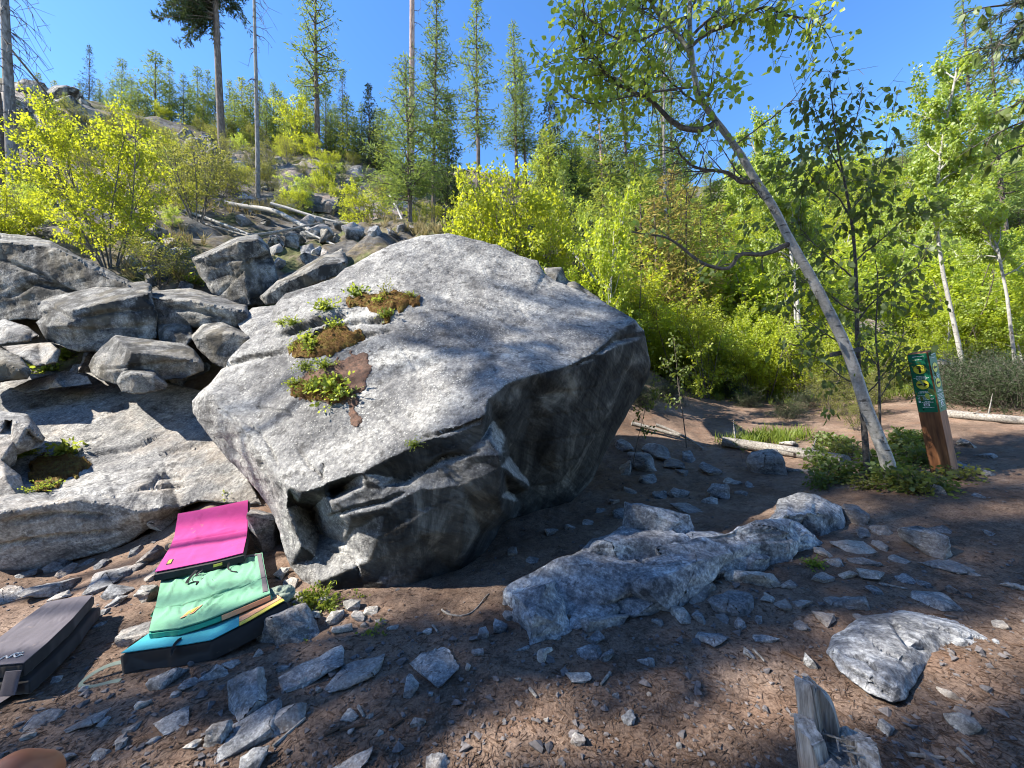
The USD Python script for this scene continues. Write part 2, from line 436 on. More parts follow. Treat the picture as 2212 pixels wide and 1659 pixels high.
    if grooves:
        from shapely.geometry import LineString
        pts = shapely.points(xy)
        for gi, (line, wide, deep) in enumerate(grooves):
            l_ = np.array(line, float)
            ls = LineString(l_)
            dj = shapely.distance(ls, pts) + (fbm(np.column_stack([xy / 26.0, np.full(len(xy), gi * 3.1)]), 3, gi) - 0.5) * 9
            # undercut on the lower side: a crack with a lip
            w = np.exp(-(np.abs(dj) / wide) ** 2)
            along = shapely.line_locate_point(ls, pts) / ls.length
            w *= np.clip(np.minimum(along, 1 - along) * 6 + 0.15, 0, 1)
            v[:len(xy)] -= n[:len(xy)] * (w * deep)[:, None]
    RELIEF[name] = (xy, v[:len(xy)], n[:len(xy)])
    return v, f


def on_relief(name, px, py):
    xy, v, n = RELIEF[name]
    dist, k = cKDTree(xy).query([px, py], k=4)
    w = 1 / (dist + 1e-3)
    nn = (n[k] * w[:, None]).sum(0)
    return (v[k] * w[:, None]).sum(0) / w.sum(), nn / np.linalg.norm(nn)


BOULDER_OUT = [(967, 504, 5.8), (1018, 516, 5.8), (1079, 531, 5.75), (1120, 552, 5.68), (1161, 562, 5.6), (1178, 592, 5.5), (1200, 606, 5.45), (1240, 622, 5.3), (1278, 640, 5.1), (1330, 668, 4.8), (1373, 691, 4.5), (1390, 715, 4.5), (1397, 752, 4.6), (1404, 790, 4.7), (1398, 815, 4.8), (1386, 840, 4.9), (1356, 893, 4.95), (1335, 930, 5.0), (1317, 961, 5.0), (1278, 1039, 5.0), (1252, 1068, 4.95), (1230, 1087, 4.9), (1180, 1104, 4.7), (1123, 1116, 4.45), (1088, 1128, 3.95), (1070, 1160, 3.75), (1050, 1190, 3.7), (1005, 1228, 3.5), (962, 1252, 3.35), (900, 1275, 3.2), (841, 1290, 3.12), (760, 1292, 3.12), (700, 1288, 3.15), (671, 1274, 3.2), (650, 1250, 3.25), (632, 1228, 3.32), (617, 1194, 3.42), (604, 1150, 3.52), (593, 1121, 3.6), (572, 1078, 3.72), (549, 1049, 3.8), (515, 1015, 3.95), (490, 990, 4.05), (466, 961, 4.15), (440, 925, 4.25), (418, 893, 4.35), (414, 866, 4.4), (430, 848, 4.42), (457, 825, 4.45), (478, 800, 4.5), (496, 776, 4.6), (520, 750, 4.7), (539, 733, 4.75), (583, 703, 4.85), (590, 676, 4.95), (598, 655, 5.0), (617, 635, 5.1), (660, 622, 5.15), (724, 601, 5.3), (745, 580, 5.4), (773, 567, 5.45), (805, 548, 5.5), (841, 531, 5.6), (880, 518, 5.7), (914, 509, 5.75)]
BOULDER_IN = [
    # crease between the sunny slope and the overhang
    (600, 1036, 3.22), (622, 1052, 3.13), (650, 1066, 3.06), (705, 1048, 3.04), (782, 1022, 3.04), (850, 985, 3.03), (928, 946, 3.02), (1000, 915, 3.03), (1050, 896, 3.02), (1056, 862, 3.12), (1093, 830, 3.28), (1160, 808, 3.48), (1225, 791, 3.68), (1293, 762, 3.95), (1285, 742, 4.05), (1322, 718, 4.2), (1368, 694, 4.42),
    # slope
    (760, 850, 3.72), (900, 800, 3.83), (1000, 760, 3.96), (1100, 720, 4.22), (1200, 700, 4.4), (900, 650, 4.67), (1050, 620, 4.92), (950, 560, 5.35), (1150, 640, 4.9), (700, 750, 4.2), (640, 850, 3.85), (560, 900, 3.85), (650, 960, 3.4), (760, 940, 3.35), (900, 880, 3.4), (580, 800, 4.3), (530, 850, 4.15), (1280, 690, 4.55),
    # mossy ledges
    (700, 668, 4.72), (700, 690, 4.5), (790, 672, 4.62), (790, 700, 4.38), (650, 735, 4.42), (760, 740, 4.2), (880, 640, 4.72), (700, 870, 3.62),
    # left strip and pillar
    (455, 850, 4.14), (470, 880, 4.02), (520, 930, 3.68), (545, 965, 3.5), (563, 985, 3.42), (500, 955, 3.95), (585, 1030, 3.36), (620, 1100, 3.22), (650, 1180, 3.14), (690, 1255, 3.1),
    # hollow under the crease, ledge block, front
    (640, 1090, 3.4), (672, 1100, 3.58), (715, 1062, 3.42), (690, 1150, 3.5), (742, 1172, 3.32), (680, 1205, 3.24), (706, 1070, 3.12), (720, 1085, 3.02), (790, 1050, 3.06), (830, 1058, 3.04), (760, 1118, 3.0), (840, 1100, 2.98), (770, 1140, 3.12), (900, 1060, 3.0), (920, 1010, 3.08), (860, 1030, 3.16), (990, 985, 3.06), (1040, 950, 3.10), (1060, 955, 3.0), (1084, 985, 2.98), (1085, 1010, 3.02), (1000, 1050, 3.0), (1081, 1073, 3.12), (1084, 1100, 3.3), (1040, 1150, 3.4), (900, 1150, 3.02), (800, 1210, 3.08), (900, 1225, 3.12), (1000, 1150, 3.12),
    # recessed right half of the overhang
    (1064, 905, 3.5), (1088, 940, 3.7), (1094, 985, 3.95), (1094, 1060, 4.05), (1100, 870, 3.42), (1150, 850, 3.72), (1140, 900, 3.85), (1130, 960, 3.98), (1200, 900, 3.92), (1200, 960, 4.05), (1250, 850, 4.0), (1300, 820, 4.15), (1340, 790, 4.35), (1310, 762, 4.02), (1360, 740, 4.36), (1300, 900, 4.4), (1250, 1000, 4.5), (1200, 1030, 4.35), (1150, 1060, 4.25), (1120, 1085, 4.2), (1350, 850, 4.65)]
BOULDER_CRACKS = [([(598, 728), (650, 708), (700, 690), (760, 678)], 4.5, 0.10), ([(655, 745), (690, 716), (730, 700), (790, 692), (845, 690)], 4.5, 0.09), ([(760, 735), (800, 722), (850, 712)], 3.5, 0.05), ([(470, 795), (540, 772), (625, 758)], 3.5, 0.05),
                  ([(520, 905), (555, 925), (580, 960), (600, 1010)], 3.0, 0.035), ([(640, 960), (660, 1000), (700, 1035)], 3.0, 0.03), ([(700, 1000), (690, 1040)], 2.5, 0.03), ([(900, 945), (980, 930), (1050, 905)], 3.5, 0.05),
                  ([(700, 1120), (760, 1100), (830, 1085), (880, 1060)], 4, 0.039), ([(830, 1050), (900, 1025), (960, 990), (1040, 975)], 4.5, 0.050), ([(700, 1180), (760, 1200), (780, 1250)], 3.5, 0.028),
                  ([(1100, 870), (1200, 850), (1300, 835), (1380, 790)], 3.0, 0.019), ([(1110, 910), (1220, 895), (1330, 880)], 2.5, 0.014), ([(1120, 960), (1230, 945), (1320, 930)], 2.5, 0.017), ([(1220, 800), (1290, 770)], 3.5, 0.033), ([(1150, 1010), (1260, 990)], 3, 0.019), ([(1130, 1060), (1220, 1040), (1280, 1000)], 3, 0.022), ([(1280, 770), (1330, 735), (1385, 725)], 4, 0.044),
                  ([(1060, 625), (1120, 660), (1150, 700)], 2.0, 0.015), ([(850, 720), (900, 800), (920, 860)], 2.0, 0.012), ([(1000, 690), (1100, 745), (1160, 760)], 2.0, 0.014), ([(540, 880), (620, 890), (660, 930)], 2.5, 0.03), ([(450, 870), (500, 900), (560, 990), (590, 1060)], 3, 0.03), ([(440, 900), (480, 950), (540, 1010)], 3, 0.025)]
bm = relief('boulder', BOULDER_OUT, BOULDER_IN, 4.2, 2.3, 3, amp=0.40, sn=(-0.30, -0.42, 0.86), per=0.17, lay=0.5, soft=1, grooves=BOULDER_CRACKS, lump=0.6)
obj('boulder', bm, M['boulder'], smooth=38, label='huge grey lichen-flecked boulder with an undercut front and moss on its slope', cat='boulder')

R = [
    ('rock_ridge', 'dark_rock', 'long dark lichen-covered rock rib sloping down behind the blocks', [(-60, 495, 8), (20, 506, 8), (110, 518, 8), (215, 575, 7.9), (330, 628, 7.6), (410, 622, 7.6), (470, 638, 7.4), (532, 660, 7.0), (540, 690, 6.7), (520, 715, 6.5), (450, 705, 6.4), (340, 720, 6.5), (170, 700, 6.8), (60, 690, 6.9), (-60, 700, 7)], [], 1.6, 1.1),
    ('rock_block', 'dark_rock', 'large squared rock block with a pale sunlit top and blotchy front', [(80, 655, 6.1), (110, 642, 6.3), (200, 622, 6.6), (310, 608, 6.8), (326, 614, 6.7), (333, 650, 6.4), (341, 690, 6.35), (337, 730, 6.3), (300, 748, 6.15), (225, 760, 6.0), (170, 758, 5.95), (105, 740, 5.95), (88, 714, 6.0), (75, 696, 6.05), (90, 684, 6.05), (82, 674, 6.1)], [], 1.0, 0.7),
    ('rock_block', 'dark_rock', 'grey rock block with a flat bright top in front of the larger block', [(190, 790, 5.5), (204, 765, 5.55), (222, 745, 5.7), (250, 724, 5.9), (300, 730, 5.95), (400, 742, 6.0), (422, 757, 5.9), (443, 785, 5.8), (442, 802, 5.7), (395, 820, 5.55), (340, 822, 5.45), (260, 835, 5.35), (215, 822, 5.4), (195, 805, 5.45)], [], 0.9, 0.6),
    ('rock', 'dark_rock', 'small rounded grey rock sitting on the top edge of the sloping slab', [(252, 826, 5.25), (262, 805, 5.3), (280, 796, 5.4), (335, 800, 5.4), (350, 812, 5.4), (364, 832, 5.35), (356, 843, 5.25), (330, 848, 5.2), (290, 852, 5.2), (262, 847, 5.2)], [], 0.4, 0.5),
    ('rock', 'dark_rock', 'dark rounded rock wedged behind the left edge of the big boulder', [(412, 725, 6.3), (440, 700, 6.4), (480, 696, 6.4), (545, 725, 6.2), (525, 765, 6.0), (490, 800, 5.9), (460, 785, 5.9), (425, 750, 6.1)], [], 0.8, 0.7),
    ('rock', 'dark_rock', 'low dark bluish rock between the two squared blocks', [(336, 695, 6.5), (375, 694, 6.5), (412, 702, 6.4), (420, 728, 6.25), (402, 750, 6.15), (345, 738, 6.2)], [(370, 715, 6.2)], 0.6, 0.6),
    ('rock_slab', 'slab', 'broad tilted grey slab with fine cracks above the dirt slope', [(-60, 806, 6.6), (60, 808, 6.8), (130, 806, 6.9), (200, 805, 6.9), (260, 812, 6.8), (340, 820, 6.7), (440, 846, 6.4), (490, 960, 5.2), (540, 1040, 4.7), (565, 1090, 4.55), (500, 1088, 4.5), (430, 1082, 4.5), (385, 1100, 4.4), (350, 1122, 4.3), (310, 1150, 4.25), (285, 1168, 4.25), (240, 1190, 4.24), (150, 1212, 4.2), (60, 1248, 4.1), (0, 1268, 4.02), (-60, 1275, 3.95)], [(60, 900, 5.75), (200, 900, 5.75), (330, 920, 5.6), (100, 960, 5.3), (220, 1000, 5.0), (350, 1000, 4.95), (420, 1020, 4.8), (30, 1040, 4.65), (130, 1040, 4.68), (30, 1060, 4.3), (200, 1050, 4.45)], 1.6, 0.45),
    ('rock_block', 'slab', 'angular grey block resting on the slab at the left edge of the view', [(-60, 872, 5.0), (14, 889, 5.05), (60, 896, 5.05), (78, 920, 4.95), (96, 945, 4.85), (89, 964, 4.75), (36, 982, 4.65), (30, 1004, 4.6), (0, 1014, 4.55), (-60, 1014, 4.5)], [(20, 910, 4.9), (60, 935, 4.75), (28, 955, 4.6), (0, 940, 4.65), (10, 985, 4.5), (80, 950, 4.78)], 0.7, 0.5),
    ('rock', 'slab', 'pale grey rock below the angular block at the left edge', [(-60, 985, 4.5), (0, 990, 4.5), (45, 1028, 4.45), (56, 1055, 4.35), (72, 1082, 4.3), (25, 1104, 4.2), (-60, 1114, 4.1)], [(10, 1030, 4.25), (35, 1065, 4.2), (-20, 1060, 4.2)], 0.5, 0.5),
    ('rock', 'slab', 'flat bright rock at the left edge above the sloping slab', [(4, 748, 6.1), (60, 742, 6.2), (118, 737, 6.2), (131, 757, 6.0), (123, 783, 5.8), (80, 792, 5.75), (50, 775, 5.8), (20, 762, 5.9)], [(60, 760, 5.85), (115, 762, 5.8)], 0.5, 0.5),
    ('rock', 'dark_rock', 'dark blotched rock at the left edge below the flat bright rock', [(-60, 742, 5.9), (0, 752, 5.9), (44, 772, 5.8), (68, 802, 5.65), (58, 818, 5.6), (20, 822, 5.55), (-60, 835, 5.5)], [(10, 785, 5.5), (-20, 790, 5.5), (40, 800, 5.5)], 0.7, 0.5),
    ('rock', 'slab', 'grey stepped rock above the flat bright rock at the left edge', [(-40, 700, 6.6), (10, 690, 6.6), (60, 705, 6.5), (85, 726, 6.3), (60, 738, 6.2), (0, 745, 6.2), (-40, 745, 6.2)], [(20, 715, 6.25), (50, 722, 6.2)], 0.6, 0.5),
    ('rock', 'slab', 'thin shaded rock ledge beneath the squared blocks on the left', [(20, 842, 6.0), (60, 822, 6.1), (140, 800, 6.1), (190, 812, 6.0), (200, 830, 5.95), (130, 838, 5.85), (60, 850, 5.8)], [(120, 822, 5.85)], 0.4, 0.4),
    ('rock', 'dark_rock', 'big dark triangular boulder with a bright top edge on the slope', [(412, 557, 8.0), (450, 540, 8.3), (512, 511, 8.6), (556, 506, 8.6), (580, 528, 8.3), (596, 580, 7.9), (602, 620, 7.8), (590, 655, 7.75), (550, 665, 7.7), (505, 665, 7.7), (458, 632, 7.75), (430, 592, 7.85)], [], 1.2, 0.7),
    ('rock', 'dark_rock', 'leaning rock with a sunlit top just left of the big boulder', [(560, 642, 7.2), (600, 606, 7.4), (640, 585, 7.6), (668, 568, 7.8), (700, 549, 8.0), (738, 544, 7.9), (752, 562, 7.7), (748, 592, 7.3), (700, 606, 7.0), (640, 632, 7.0), (600, 656, 7.0), (574, 658, 7.05)], [], 1.0, 0.7),
    ('rock', 'slab', 'grey sloping rock between the dark rocks and the big boulder', [(508, 692, 6.6), (545, 664, 6.9), (595, 658, 6.8), (604, 700, 6.2), (545, 740, 6.0), (525, 720, 6.2)], [(555, 695, 6.25)], 0.6, 0.5),
]
BLOCK_EDGES = {0: [[(-60, 515, 6.85), (0, 520, 6.85), (110, 530, 6.8), (215, 588, 6.6), (330, 640, 6.4), (430, 650, 6.35), (530, 676, 6.45)], [(-60, 600, 6.95), (60, 605, 6.9), (140, 640, 6.85)]],
               1: [[(82, 672, 6.0), (112, 668, 5.95), (153, 668, 5.82), (240, 650, 6.0), (332, 632, 6.25)], [(153, 668, 5.82), (157, 697, 5.82)], [(77, 690, 6.02), (100, 704, 5.84), (150, 701, 5.78), (157, 697, 5.82)], [(104, 735, 6.0), (170, 754, 5.95), (300, 744, 6.12)], [(332, 632, 6.25), (338, 690, 6.32)]],
               2: [[(250, 732, 5.6), (283, 760, 5.28), (345, 767, 5.38), (430, 780, 5.62)], [(283, 760, 5.28), (274, 794, 5.3), (262, 832, 5.42)], [(196, 790, 5.5), (226, 797, 5.36), (272, 794, 5.3)], [(390, 810, 5.6), (330, 816, 5.46), (270, 826, 5.42)]],
               3: [[(256, 818, 5.2), (285, 806, 5.15), (330, 812, 5.15), (358, 828, 5.26)], [(285, 806, 5.15), (288, 845, 5.18)], [(330, 812, 5.15), (335, 843, 5.18)]],
               4: [[(418, 735, 6.0), (450, 722, 5.95), (500, 718, 5.95), (538, 735, 6.0)], [(450, 722, 5.95), (470, 775, 5.92)]],
               6: [[(-60, 1100, 3.75), (0, 1108, 3.8), (90, 1092, 3.95), (170, 1078, 4.02), (250, 1090, 4.05), (300, 1108, 4.1), (350, 1098, 4.22)], [(-60, 1180, 3.86), (60, 1170, 3.98), (150, 1150, 4.06), (250, 1140, 4.12)]],
               7: [[(-60, 900, 4.72), (20, 908, 4.72), (62, 918, 4.7), (85, 945, 4.68)], [(62, 918, 4.7), (40, 960, 4.6)]],
               13: [[(412, 562, 7.7), (450, 549, 7.45), (512, 521, 7.4), (556, 518, 7.5), (580, 540, 7.7)], [(512, 521, 7.4), (530, 600, 7.45), (540, 660, 7.5)]],
               14: [[(563, 642, 7.0), (610, 612, 6.85), (665, 586, 6.9), (700, 570, 6.98), (747, 567, 7.2)], [(665, 586, 6.9), (680, 606, 6.95)]]}
SLAB_CRACKS = [([(185, 984), (285, 970), (350, 938)], 3.5, 0.06), ([(320, 988), (400, 970), (462, 954)], 3, 0.05), ([(195, 906), (240, 890), (278, 872)], 3, 0.04), ([(180, 952), (225, 945)], 3, 0.04), ([(322, 1056), (345, 1030), (400, 1034)], 3, 0.05), ([(250, 1060), (320, 1055), (410, 1048)], 3, 0.05), ([(100, 1075), (180, 1062), (260, 1072)], 4, 0.07), ([(0, 1130), (120, 1110), (250, 1115)], 4, 0.06), ([(-20, 1180), (110, 1160), (260, 1150)], 4, 0.06), ([(60, 880), (120, 868), (180, 858)], 3, 0.04), ([(100, 925), (150, 960), (170, 990)], 3, 0.03), ([(330, 880), (420, 900)], 2.5, 0.025), ([(200, 1020), (300, 1010), (420, 1005)], 2.5, 0.025)]
BLOCK_CRACKS = {0: [([(0, 560), (80, 590), (160, 640)], 4, 0.08), ([(80, 610), (180, 640), (280, 670)], 4, 0.1), ([(340, 660), (430, 672), (500, 690)], 4, 0.06), ([(20, 640), (70, 610), (140, 625)], 4, 0.1)], 1: [([(150, 690), (240, 672), (330, 668)], 3, 0.05), ([(110, 712), (200, 712), (335, 700)], 3, 0.04), ([(100, 650), (150, 690), (150, 720)], 3, 0.05)], 2: [([(210, 800), (300, 790), (430, 780)], 3, 0.04), ([(270, 745), (340, 752), (420, 768)], 2.5, 0.02)], 13: [([(430, 580), (500, 560), (580, 560)], 3, 0.05), ([(470, 640), (520, 590), (545, 540)], 3, 0.04)]}
for i, (nm, mt, lab, out, inn, th, am) in enumerate(R):
    mesh = relief(f'rock{i}', out, inn, 4.5, th, 40 + i, amp=am * 0.62, sn=(-0.2 + 0.1 * (i % 3), -0.25, 0.95), per=0.15, soft=0, lay=0.6, lump=0.12, edges=BLOCK_EDGES.get(i, ()), grooves=SLAB_CRACKS if i == 6 else BLOCK_CRACKS.get(i, ()))
    obj(nm, mesh, M[mt], smooth=35, label=lab, cat='rock')

ZR = [
    ('rock', 'outcrop', 'rounded grey rock at the far right end of the long low outcrop', [(1648, 1134, .2), (1672, 1106, .3), (1684, 1080, .38), (1728, 1065, .44), (1760, 1068, .43), (1784, 1080, .38), (1815, 1096, .3), (1824, 1128, .16), (1806, 1168, .02), (1770, 1172, .03), (1744, 1160, .06), (1690, 1150, .1)], [(1720, 1100, .34), (1760, 1105, .34), (1760, 1140, .2), (1790, 1130, .2), (1700, 1128, .24)], 0.4, 0.32),
    ('rock', 'outcrop', 'flat blue-grey bedrock plate flush with the dirt near the stump', [(1784, 1410, .06), (1796, 1377, .07), (1834, 1355, .07), (1866, 1334, .08), (1908, 1328, .09), (1956, 1317, .09), (2046, 1333, .09), (2142, 1366, .08), (2225, 1400, .06), (2225, 1412, .05), (2163, 1404, .06), (2094, 1410, .06), (2022, 1420, .06), (1999, 1442, .06), (1978, 1480, .06), (1956, 1512, .05), (1930, 1520, .05), (1876, 1500, .05), (1813, 1452, .05)], [(1860, 1400, .15), (1930, 1370, .16), (1920, 1450, .15), (1880, 1460, .13), (2000, 1370, .15), (2080, 1380, .13), (1960, 1400, .16), (1940, 1480, .11), (2150, 1390, .1)], 0.15, 0.22),
]
OUT_EDGES = [
             [[(1660, 1130, .26), (1700, 1112, .36), (1760, 1106, .38), (1806, 1120, .24)], [(1700, 1112, .36), (1700, 1142, .16)], [(1760, 1106, .38), (1768, 1155, .12)]],
             [[(1800, 1400, .13), (1860, 1366, .15), (1950, 1345, .15), (2060, 1360, .13), (2160, 1396, .08)], [(1830, 1430, .12), (1900, 1470, .12), (1938, 1492, .10), (1975, 1440, .12)]]]
OUT_CRACKS = [
              [([(1690, 1120), (1740, 1112), (1800, 1118)], 3, 0.03), ([(1720, 1150), (1750, 1120)], 3, 0.04)],
              [([(1800, 1400), (1870, 1424), (1940, 1492)], 3, 0.02), ([(1850, 1352), (1900, 1400), (1990, 1440)], 3, 0.02), ([(1920, 1336), (1960, 1388), (2010, 1410)], 4, 0.025), ([(1800, 1430), (1870, 1465), (1930, 1508)], 3, 0.025), ([(1990, 1345), (2060, 1370), (2150, 1395)], 3, 0.015)]]
for i, (nm, mt, lab, out, inn, th, am) in enumerate(ZR):
    mesh = relief(f'zrock{i}', out, inn, 4.5, th, 70 + i, amp=am, sn=(-0.35, -0.62, 0.70), per=0.085, lay=0.9, soft=0, lump=0.2, zmode=True, edges=OUT_EDGES[i], grooves=OUT_CRACKS[i])
    obj(nm, mesh, M[mt], smooth=35, label=lab, cat='outcrop' if 'outcrop' in nm else 'rock')

# ---------------------------------------------------------------- cliffs and ledges on the hill
HR = [
    ('rock_ledge', 'dark mossy rock ledge on the skyline at the upper left', [(-60, 180, 21), (60, 188, 21), (110, 208, 21.5), (150, 212, 22), (190, 228, 22), (250, 240, 23), (300, 262, 23), (260, 292, 21), (120, 310, 19), (0, 300, 18.5), (-60, 300, 18.5)], [(60, 230, 19.5), (160, 250, 20.5), (110, 270, 19)], 3, 2.2),
    ('rock_ledge', 'dark rock band below the young trees left of the bare pole', [(365, 268, 27), (430, 270, 27.5), (500, 284, 27), (560, 300, 27), (592, 330, 26), (545, 352, 24.5), (460, 338, 24.5), (395, 315, 25)], [(450, 300, 25.2), (530, 322, 25), (420, 300, 25.4)], 3, 2.0),
    ('rock_ledge', 'stepped brown and grey cliff band under the tall larch', [(585, 345, 26), (620, 328, 27), (660, 322, 27.5), (740, 318, 28), (800, 336, 27.5), (816, 378, 26), (790, 412, 25), (755, 398, 25), (700, 390, 24.5), (640, 398, 24), (600, 382, 24.5)], [(680, 342, 26), (690, 352, 24.8), (740, 350, 25.2), (690, 380, 24.6), (770, 370, 25.2), (640, 360, 24.8)], 3, 2.4),
    ('rock_ledge', 'grey broken ledge in the middle of the slope below the cliff band', [(585, 405, 22), (640, 397, 22.5), (700, 404, 22.5), (762, 440, 21), (720, 468, 19.5), (650, 456, 19.5), (600, 440, 20)], [(650, 420, 20.6), (700, 430, 20.2), (720, 450, 19.6)], 2, 2.0),
    ('rock_ledge', 'steep grey outcrop left of the two tall conifers', [(770, 398, 20), (810, 390, 20.5), (850, 418, 20), (872, 470, 18.5), (850, 502, 17.5), (800, 492, 17.5), (776, 450, 18.5)], [(810, 420, 19), (830, 460, 18), (800, 460, 18)], 2, 1.8),
    ('rock_ledge', 'pale cliff showing between the aspens high on the right', [(1930, 405, 34), (1985, 365, 36), (2062, 342, 37), (2078, 366, 36), (2030, 420, 33), (2010, 482, 31), (1958, 505, 30), (1932, 455, 32)], [(1980, 400, 33), (1985, 450, 31.5), (2030, 375, 34.5)], 4, 2.5),
    ('rock_ledge', 'wide pale rock face behind the leaning aspen', [(1690, 640, 15), (1760, 600, 16), (1850, 610, 16.5), (1960, 690, 15.5), (1968, 770, 13), (1950, 810, 12), (1850, 815, 11.5), (1740, 790, 12), (1680, 720, 13.5)], [(1780, 660, 14.2), (1850, 700, 13.5), (1900, 740, 13), (1800, 760, 12.4)], 3, 1.4),
    ('rock_slab', 'smooth white rock slab beside the path behind the signpost', [(1975, 790, 10.5), (2030, 776, 10.8), (2082, 790, 10.6), (2108, 812, 10), (2062, 826, 9.5), (1990, 822, 9.6)], [(2030, 795, 10)], 1.0, 0.6),
    ('rock_ledge', 'grey rock half hidden by saplings right of the boulder', [(1290, 650, 13), (1400, 615, 14), (1500, 650, 13.8), (1485, 750, 12), (1360, 765, 11.5), (1300, 710, 12)], [(1380, 680, 12.4), (1440, 690, 12.4)], 2, 1.2),
    ('rock', 'dark stepped rocks peeping out behind the right shoulder of the boulder', [(1172, 575, 7.4), (1212, 572, 7.6), (1228, 600, 7.4), (1262, 622, 7.2), (1312, 655, 6.9), (1260, 668, 6.6), (1190, 630, 6.8)], [(1205, 595, 7), (1240, 630, 6.8)], 1.0, 0.7),
]
for i, (nm, lab, out, inn, th, am) in enumerate(HR):
    far = out[0][2] > 12
    mesh = relief(f'hrock{i}', out, inn, 6.0 if far else 5.0, th, 90 + i, amp=am, sn=(-0.15, -0.2, 0.97), per=0.55 if far else 0.16, lay=2.2 if far else 1.4, soft=0, fit=(1.3 if out[0][2] > 20 else 0.9) if far else None)
    obj(nm, mesh, M['hill_rock' if far else 'dark_rock'], smooth=30, label=lab, cat='rock')


# ---------------------------------------------------------------- loose stones
def stone_mesh(l, w, h, seed, spike=0.0, n=13, layers=0.5, fine=7):
    rng = np.random.default_rng(seed)
    p = rng.normal(size=(n, 3))
    p /= np.linalg.norm(p, axis=1, keepdims=True)
    p = np.sign(p) * np.abs(p) ** 0.7 * rng.uniform(0.72, 1.05, (n, 1))
    p[:, 0] *= 1 + spike * (p[:, 0] > 0)
    hull = trimesh.Trimesh(p, ConvexHull(p).simplices, process=True)
    hull.fix_normals()
    mx = np.abs(hull.vertices).max(0)
    hull.vertices = hull.vertices / mx * np.array([l, w, h]) * 0.5
    it = 2 if max(l, w) < 0.12 else 3
    hull = hull.subdivide_to_size(max(max(l, w, h) / (4 if it == 2 else fine * 1.0), 0.012), max_iter=6)
    hull.merge_vertices()
    trimesh.smoothing.filter_taubin(hull, 0.5, 0.48, 2)
    v, f = np.array(hull.vertices), np.array(hull.faces)
    nn = vnormals(v, f)
    s = min(l, w)
    q = v / s * 1.0 + seed * 1.7
    v = v + nn * (((fbm(q * 2.2, 4, seed % 97) - 0.5) * 0.16 + layers * strata(q, (0.1, 0.25, 0.96), 0.16, seed % 89) * 0.12 + (fbm(q * 9.0, 2, 3) - 0.5) * 0.05) * s)[:, None]
    return v, f


def rotz(a):
    c, s = math.cos(a), math.sin(a)
    return np.array([[c, -s, 0], [s, c, 0], [0, 0, 1.0]])


def rotx(a):
    c, s = math.cos(a), math.sin(a)
    return np.array([[1.0, 0, 0], [0, c, -s], [0, s, c]])


def tnormal(x, y, e=0.06):
    n = np.array([-(gz(x + e, y) - gz(x - e, y)) / (2 * e), -(gz(x, y + e) - gz(x, y - e)) / (2 * e), 1.0])
    return n / np.linalg.norm(n)


def align(n):
    z = n
    x = np.cross([0, 1.0, 0], z); x /= np.linalg.norm(x)
    return np.stack([x, np.cross(z, x), z], 1)


STONE_N = [0]


def put_stone(px, py, wpx, hpx, label, group=None, mat='stone', ang=None, sink=0.40, flat=None, name='stone', cat='stone', spike=0.0):
    """A stone that covers about wpx x hpx (picture 2212 wide) round (px, py)."""
    STONE_N[0] += 1
    seed = 1000 + STONE_N[0]
    rng = random.Random(seed)
    p, d = hit(px, py + hpx * 0.15)
    r = ray(px, py)
    w = wpx * d / FOC / math.hypot(1, (px - 1106) / FOC) ** 0.5
    down = max(0.25, -r[2] / np.linalg.norm(r))
    tall = hpx * d / FOC
    fl = flat if flat is not None else rng.uniform(0.35, 0.6)
    h = tall * fl
    dep = max((tall - h * 0.75) / down, 0.35 * w)
    dep = min(dep, 1.5 * w)
    a = ang if ang is not None else rng.uniform(-0.35, 0.5)
    v, f = stone_mesh(w, dep, max(h, 0.02) * 1.5, seed, spike)
    R_ = align(tnormal(p[0], p[1])) @ rotz(a) @ rotx(rng.uniform(-0.12, 0.12))
    h0 = -v[:, 2].min()
    v = v @ R_.T + np.array([p[0], p[1], gz(p[0], p[1]) + h0 * (1 - 2 * sink)])
    return obj(name, (v, f), M[mat], smooth=32, label=label, cat=cat, group=group)


def block_pile(name, label, blocks, mat):
    """one bedrock outcrop of overlapping angular blocks"""
    V, F, o = [], [], 0
    for k, (px, py, wpx, hpx, ang, tall, dep, tilt) in enumerate(blocks):
        p, d = hit(px, py)
        w = wpx * d / FOC * 1.12
        v, f = stone_mesh(w, dep * 1.12, tall * 2.1, 700 + k, 0.0, n=16, layers=0.55, fine=16)
        v = v @ (rotz(ang) @ rotx(tilt)).T + np.array([p[0], p[1], gz(p[0], p[1]) + tall * 0.05])
        V.append(v); F.append(np.asarray(f) + o); o += len(v)
    return obj(name, (np.vstack(V), np.vstack(F)), M[mat], smooth=30, label=label, cat='outcrop')


block_pile('rock_outcrop', 'long low striped grey outcrop breaking out of the dirt in front of the boulder', [
    (1180, 1325, 170, 0, 0.75, 0.20, 0.42, -0.1), (1265, 1285, 300, 0, 0.42, 0.27, 0.60, -0.15), (1375, 1215, 270, 0, 0.30, 0.36, 0.52, -0.12), (1410, 1185, 170, 0, 0.1, 0.44, 0.34, 0.0), (1480, 1235, 330, 0, 0.36, 0.25, 0.55, -0.2),
    (1570, 1205, 330, 0, 0.30, 0.25, 0.5, -0.12), (1665, 1180, 220, 0, 0.25, 0.20, 0.34, -0.1), (1300, 1328, 190, 0, 0.3, 0.10, 0.22, 0.1), (1395, 1305, 150, 0, 0.35, 0.10, 0.18, 0.1), (1640, 1215, 130, 0, 0.2, 0.12, 0.2, 0.0)], 'outcrop')

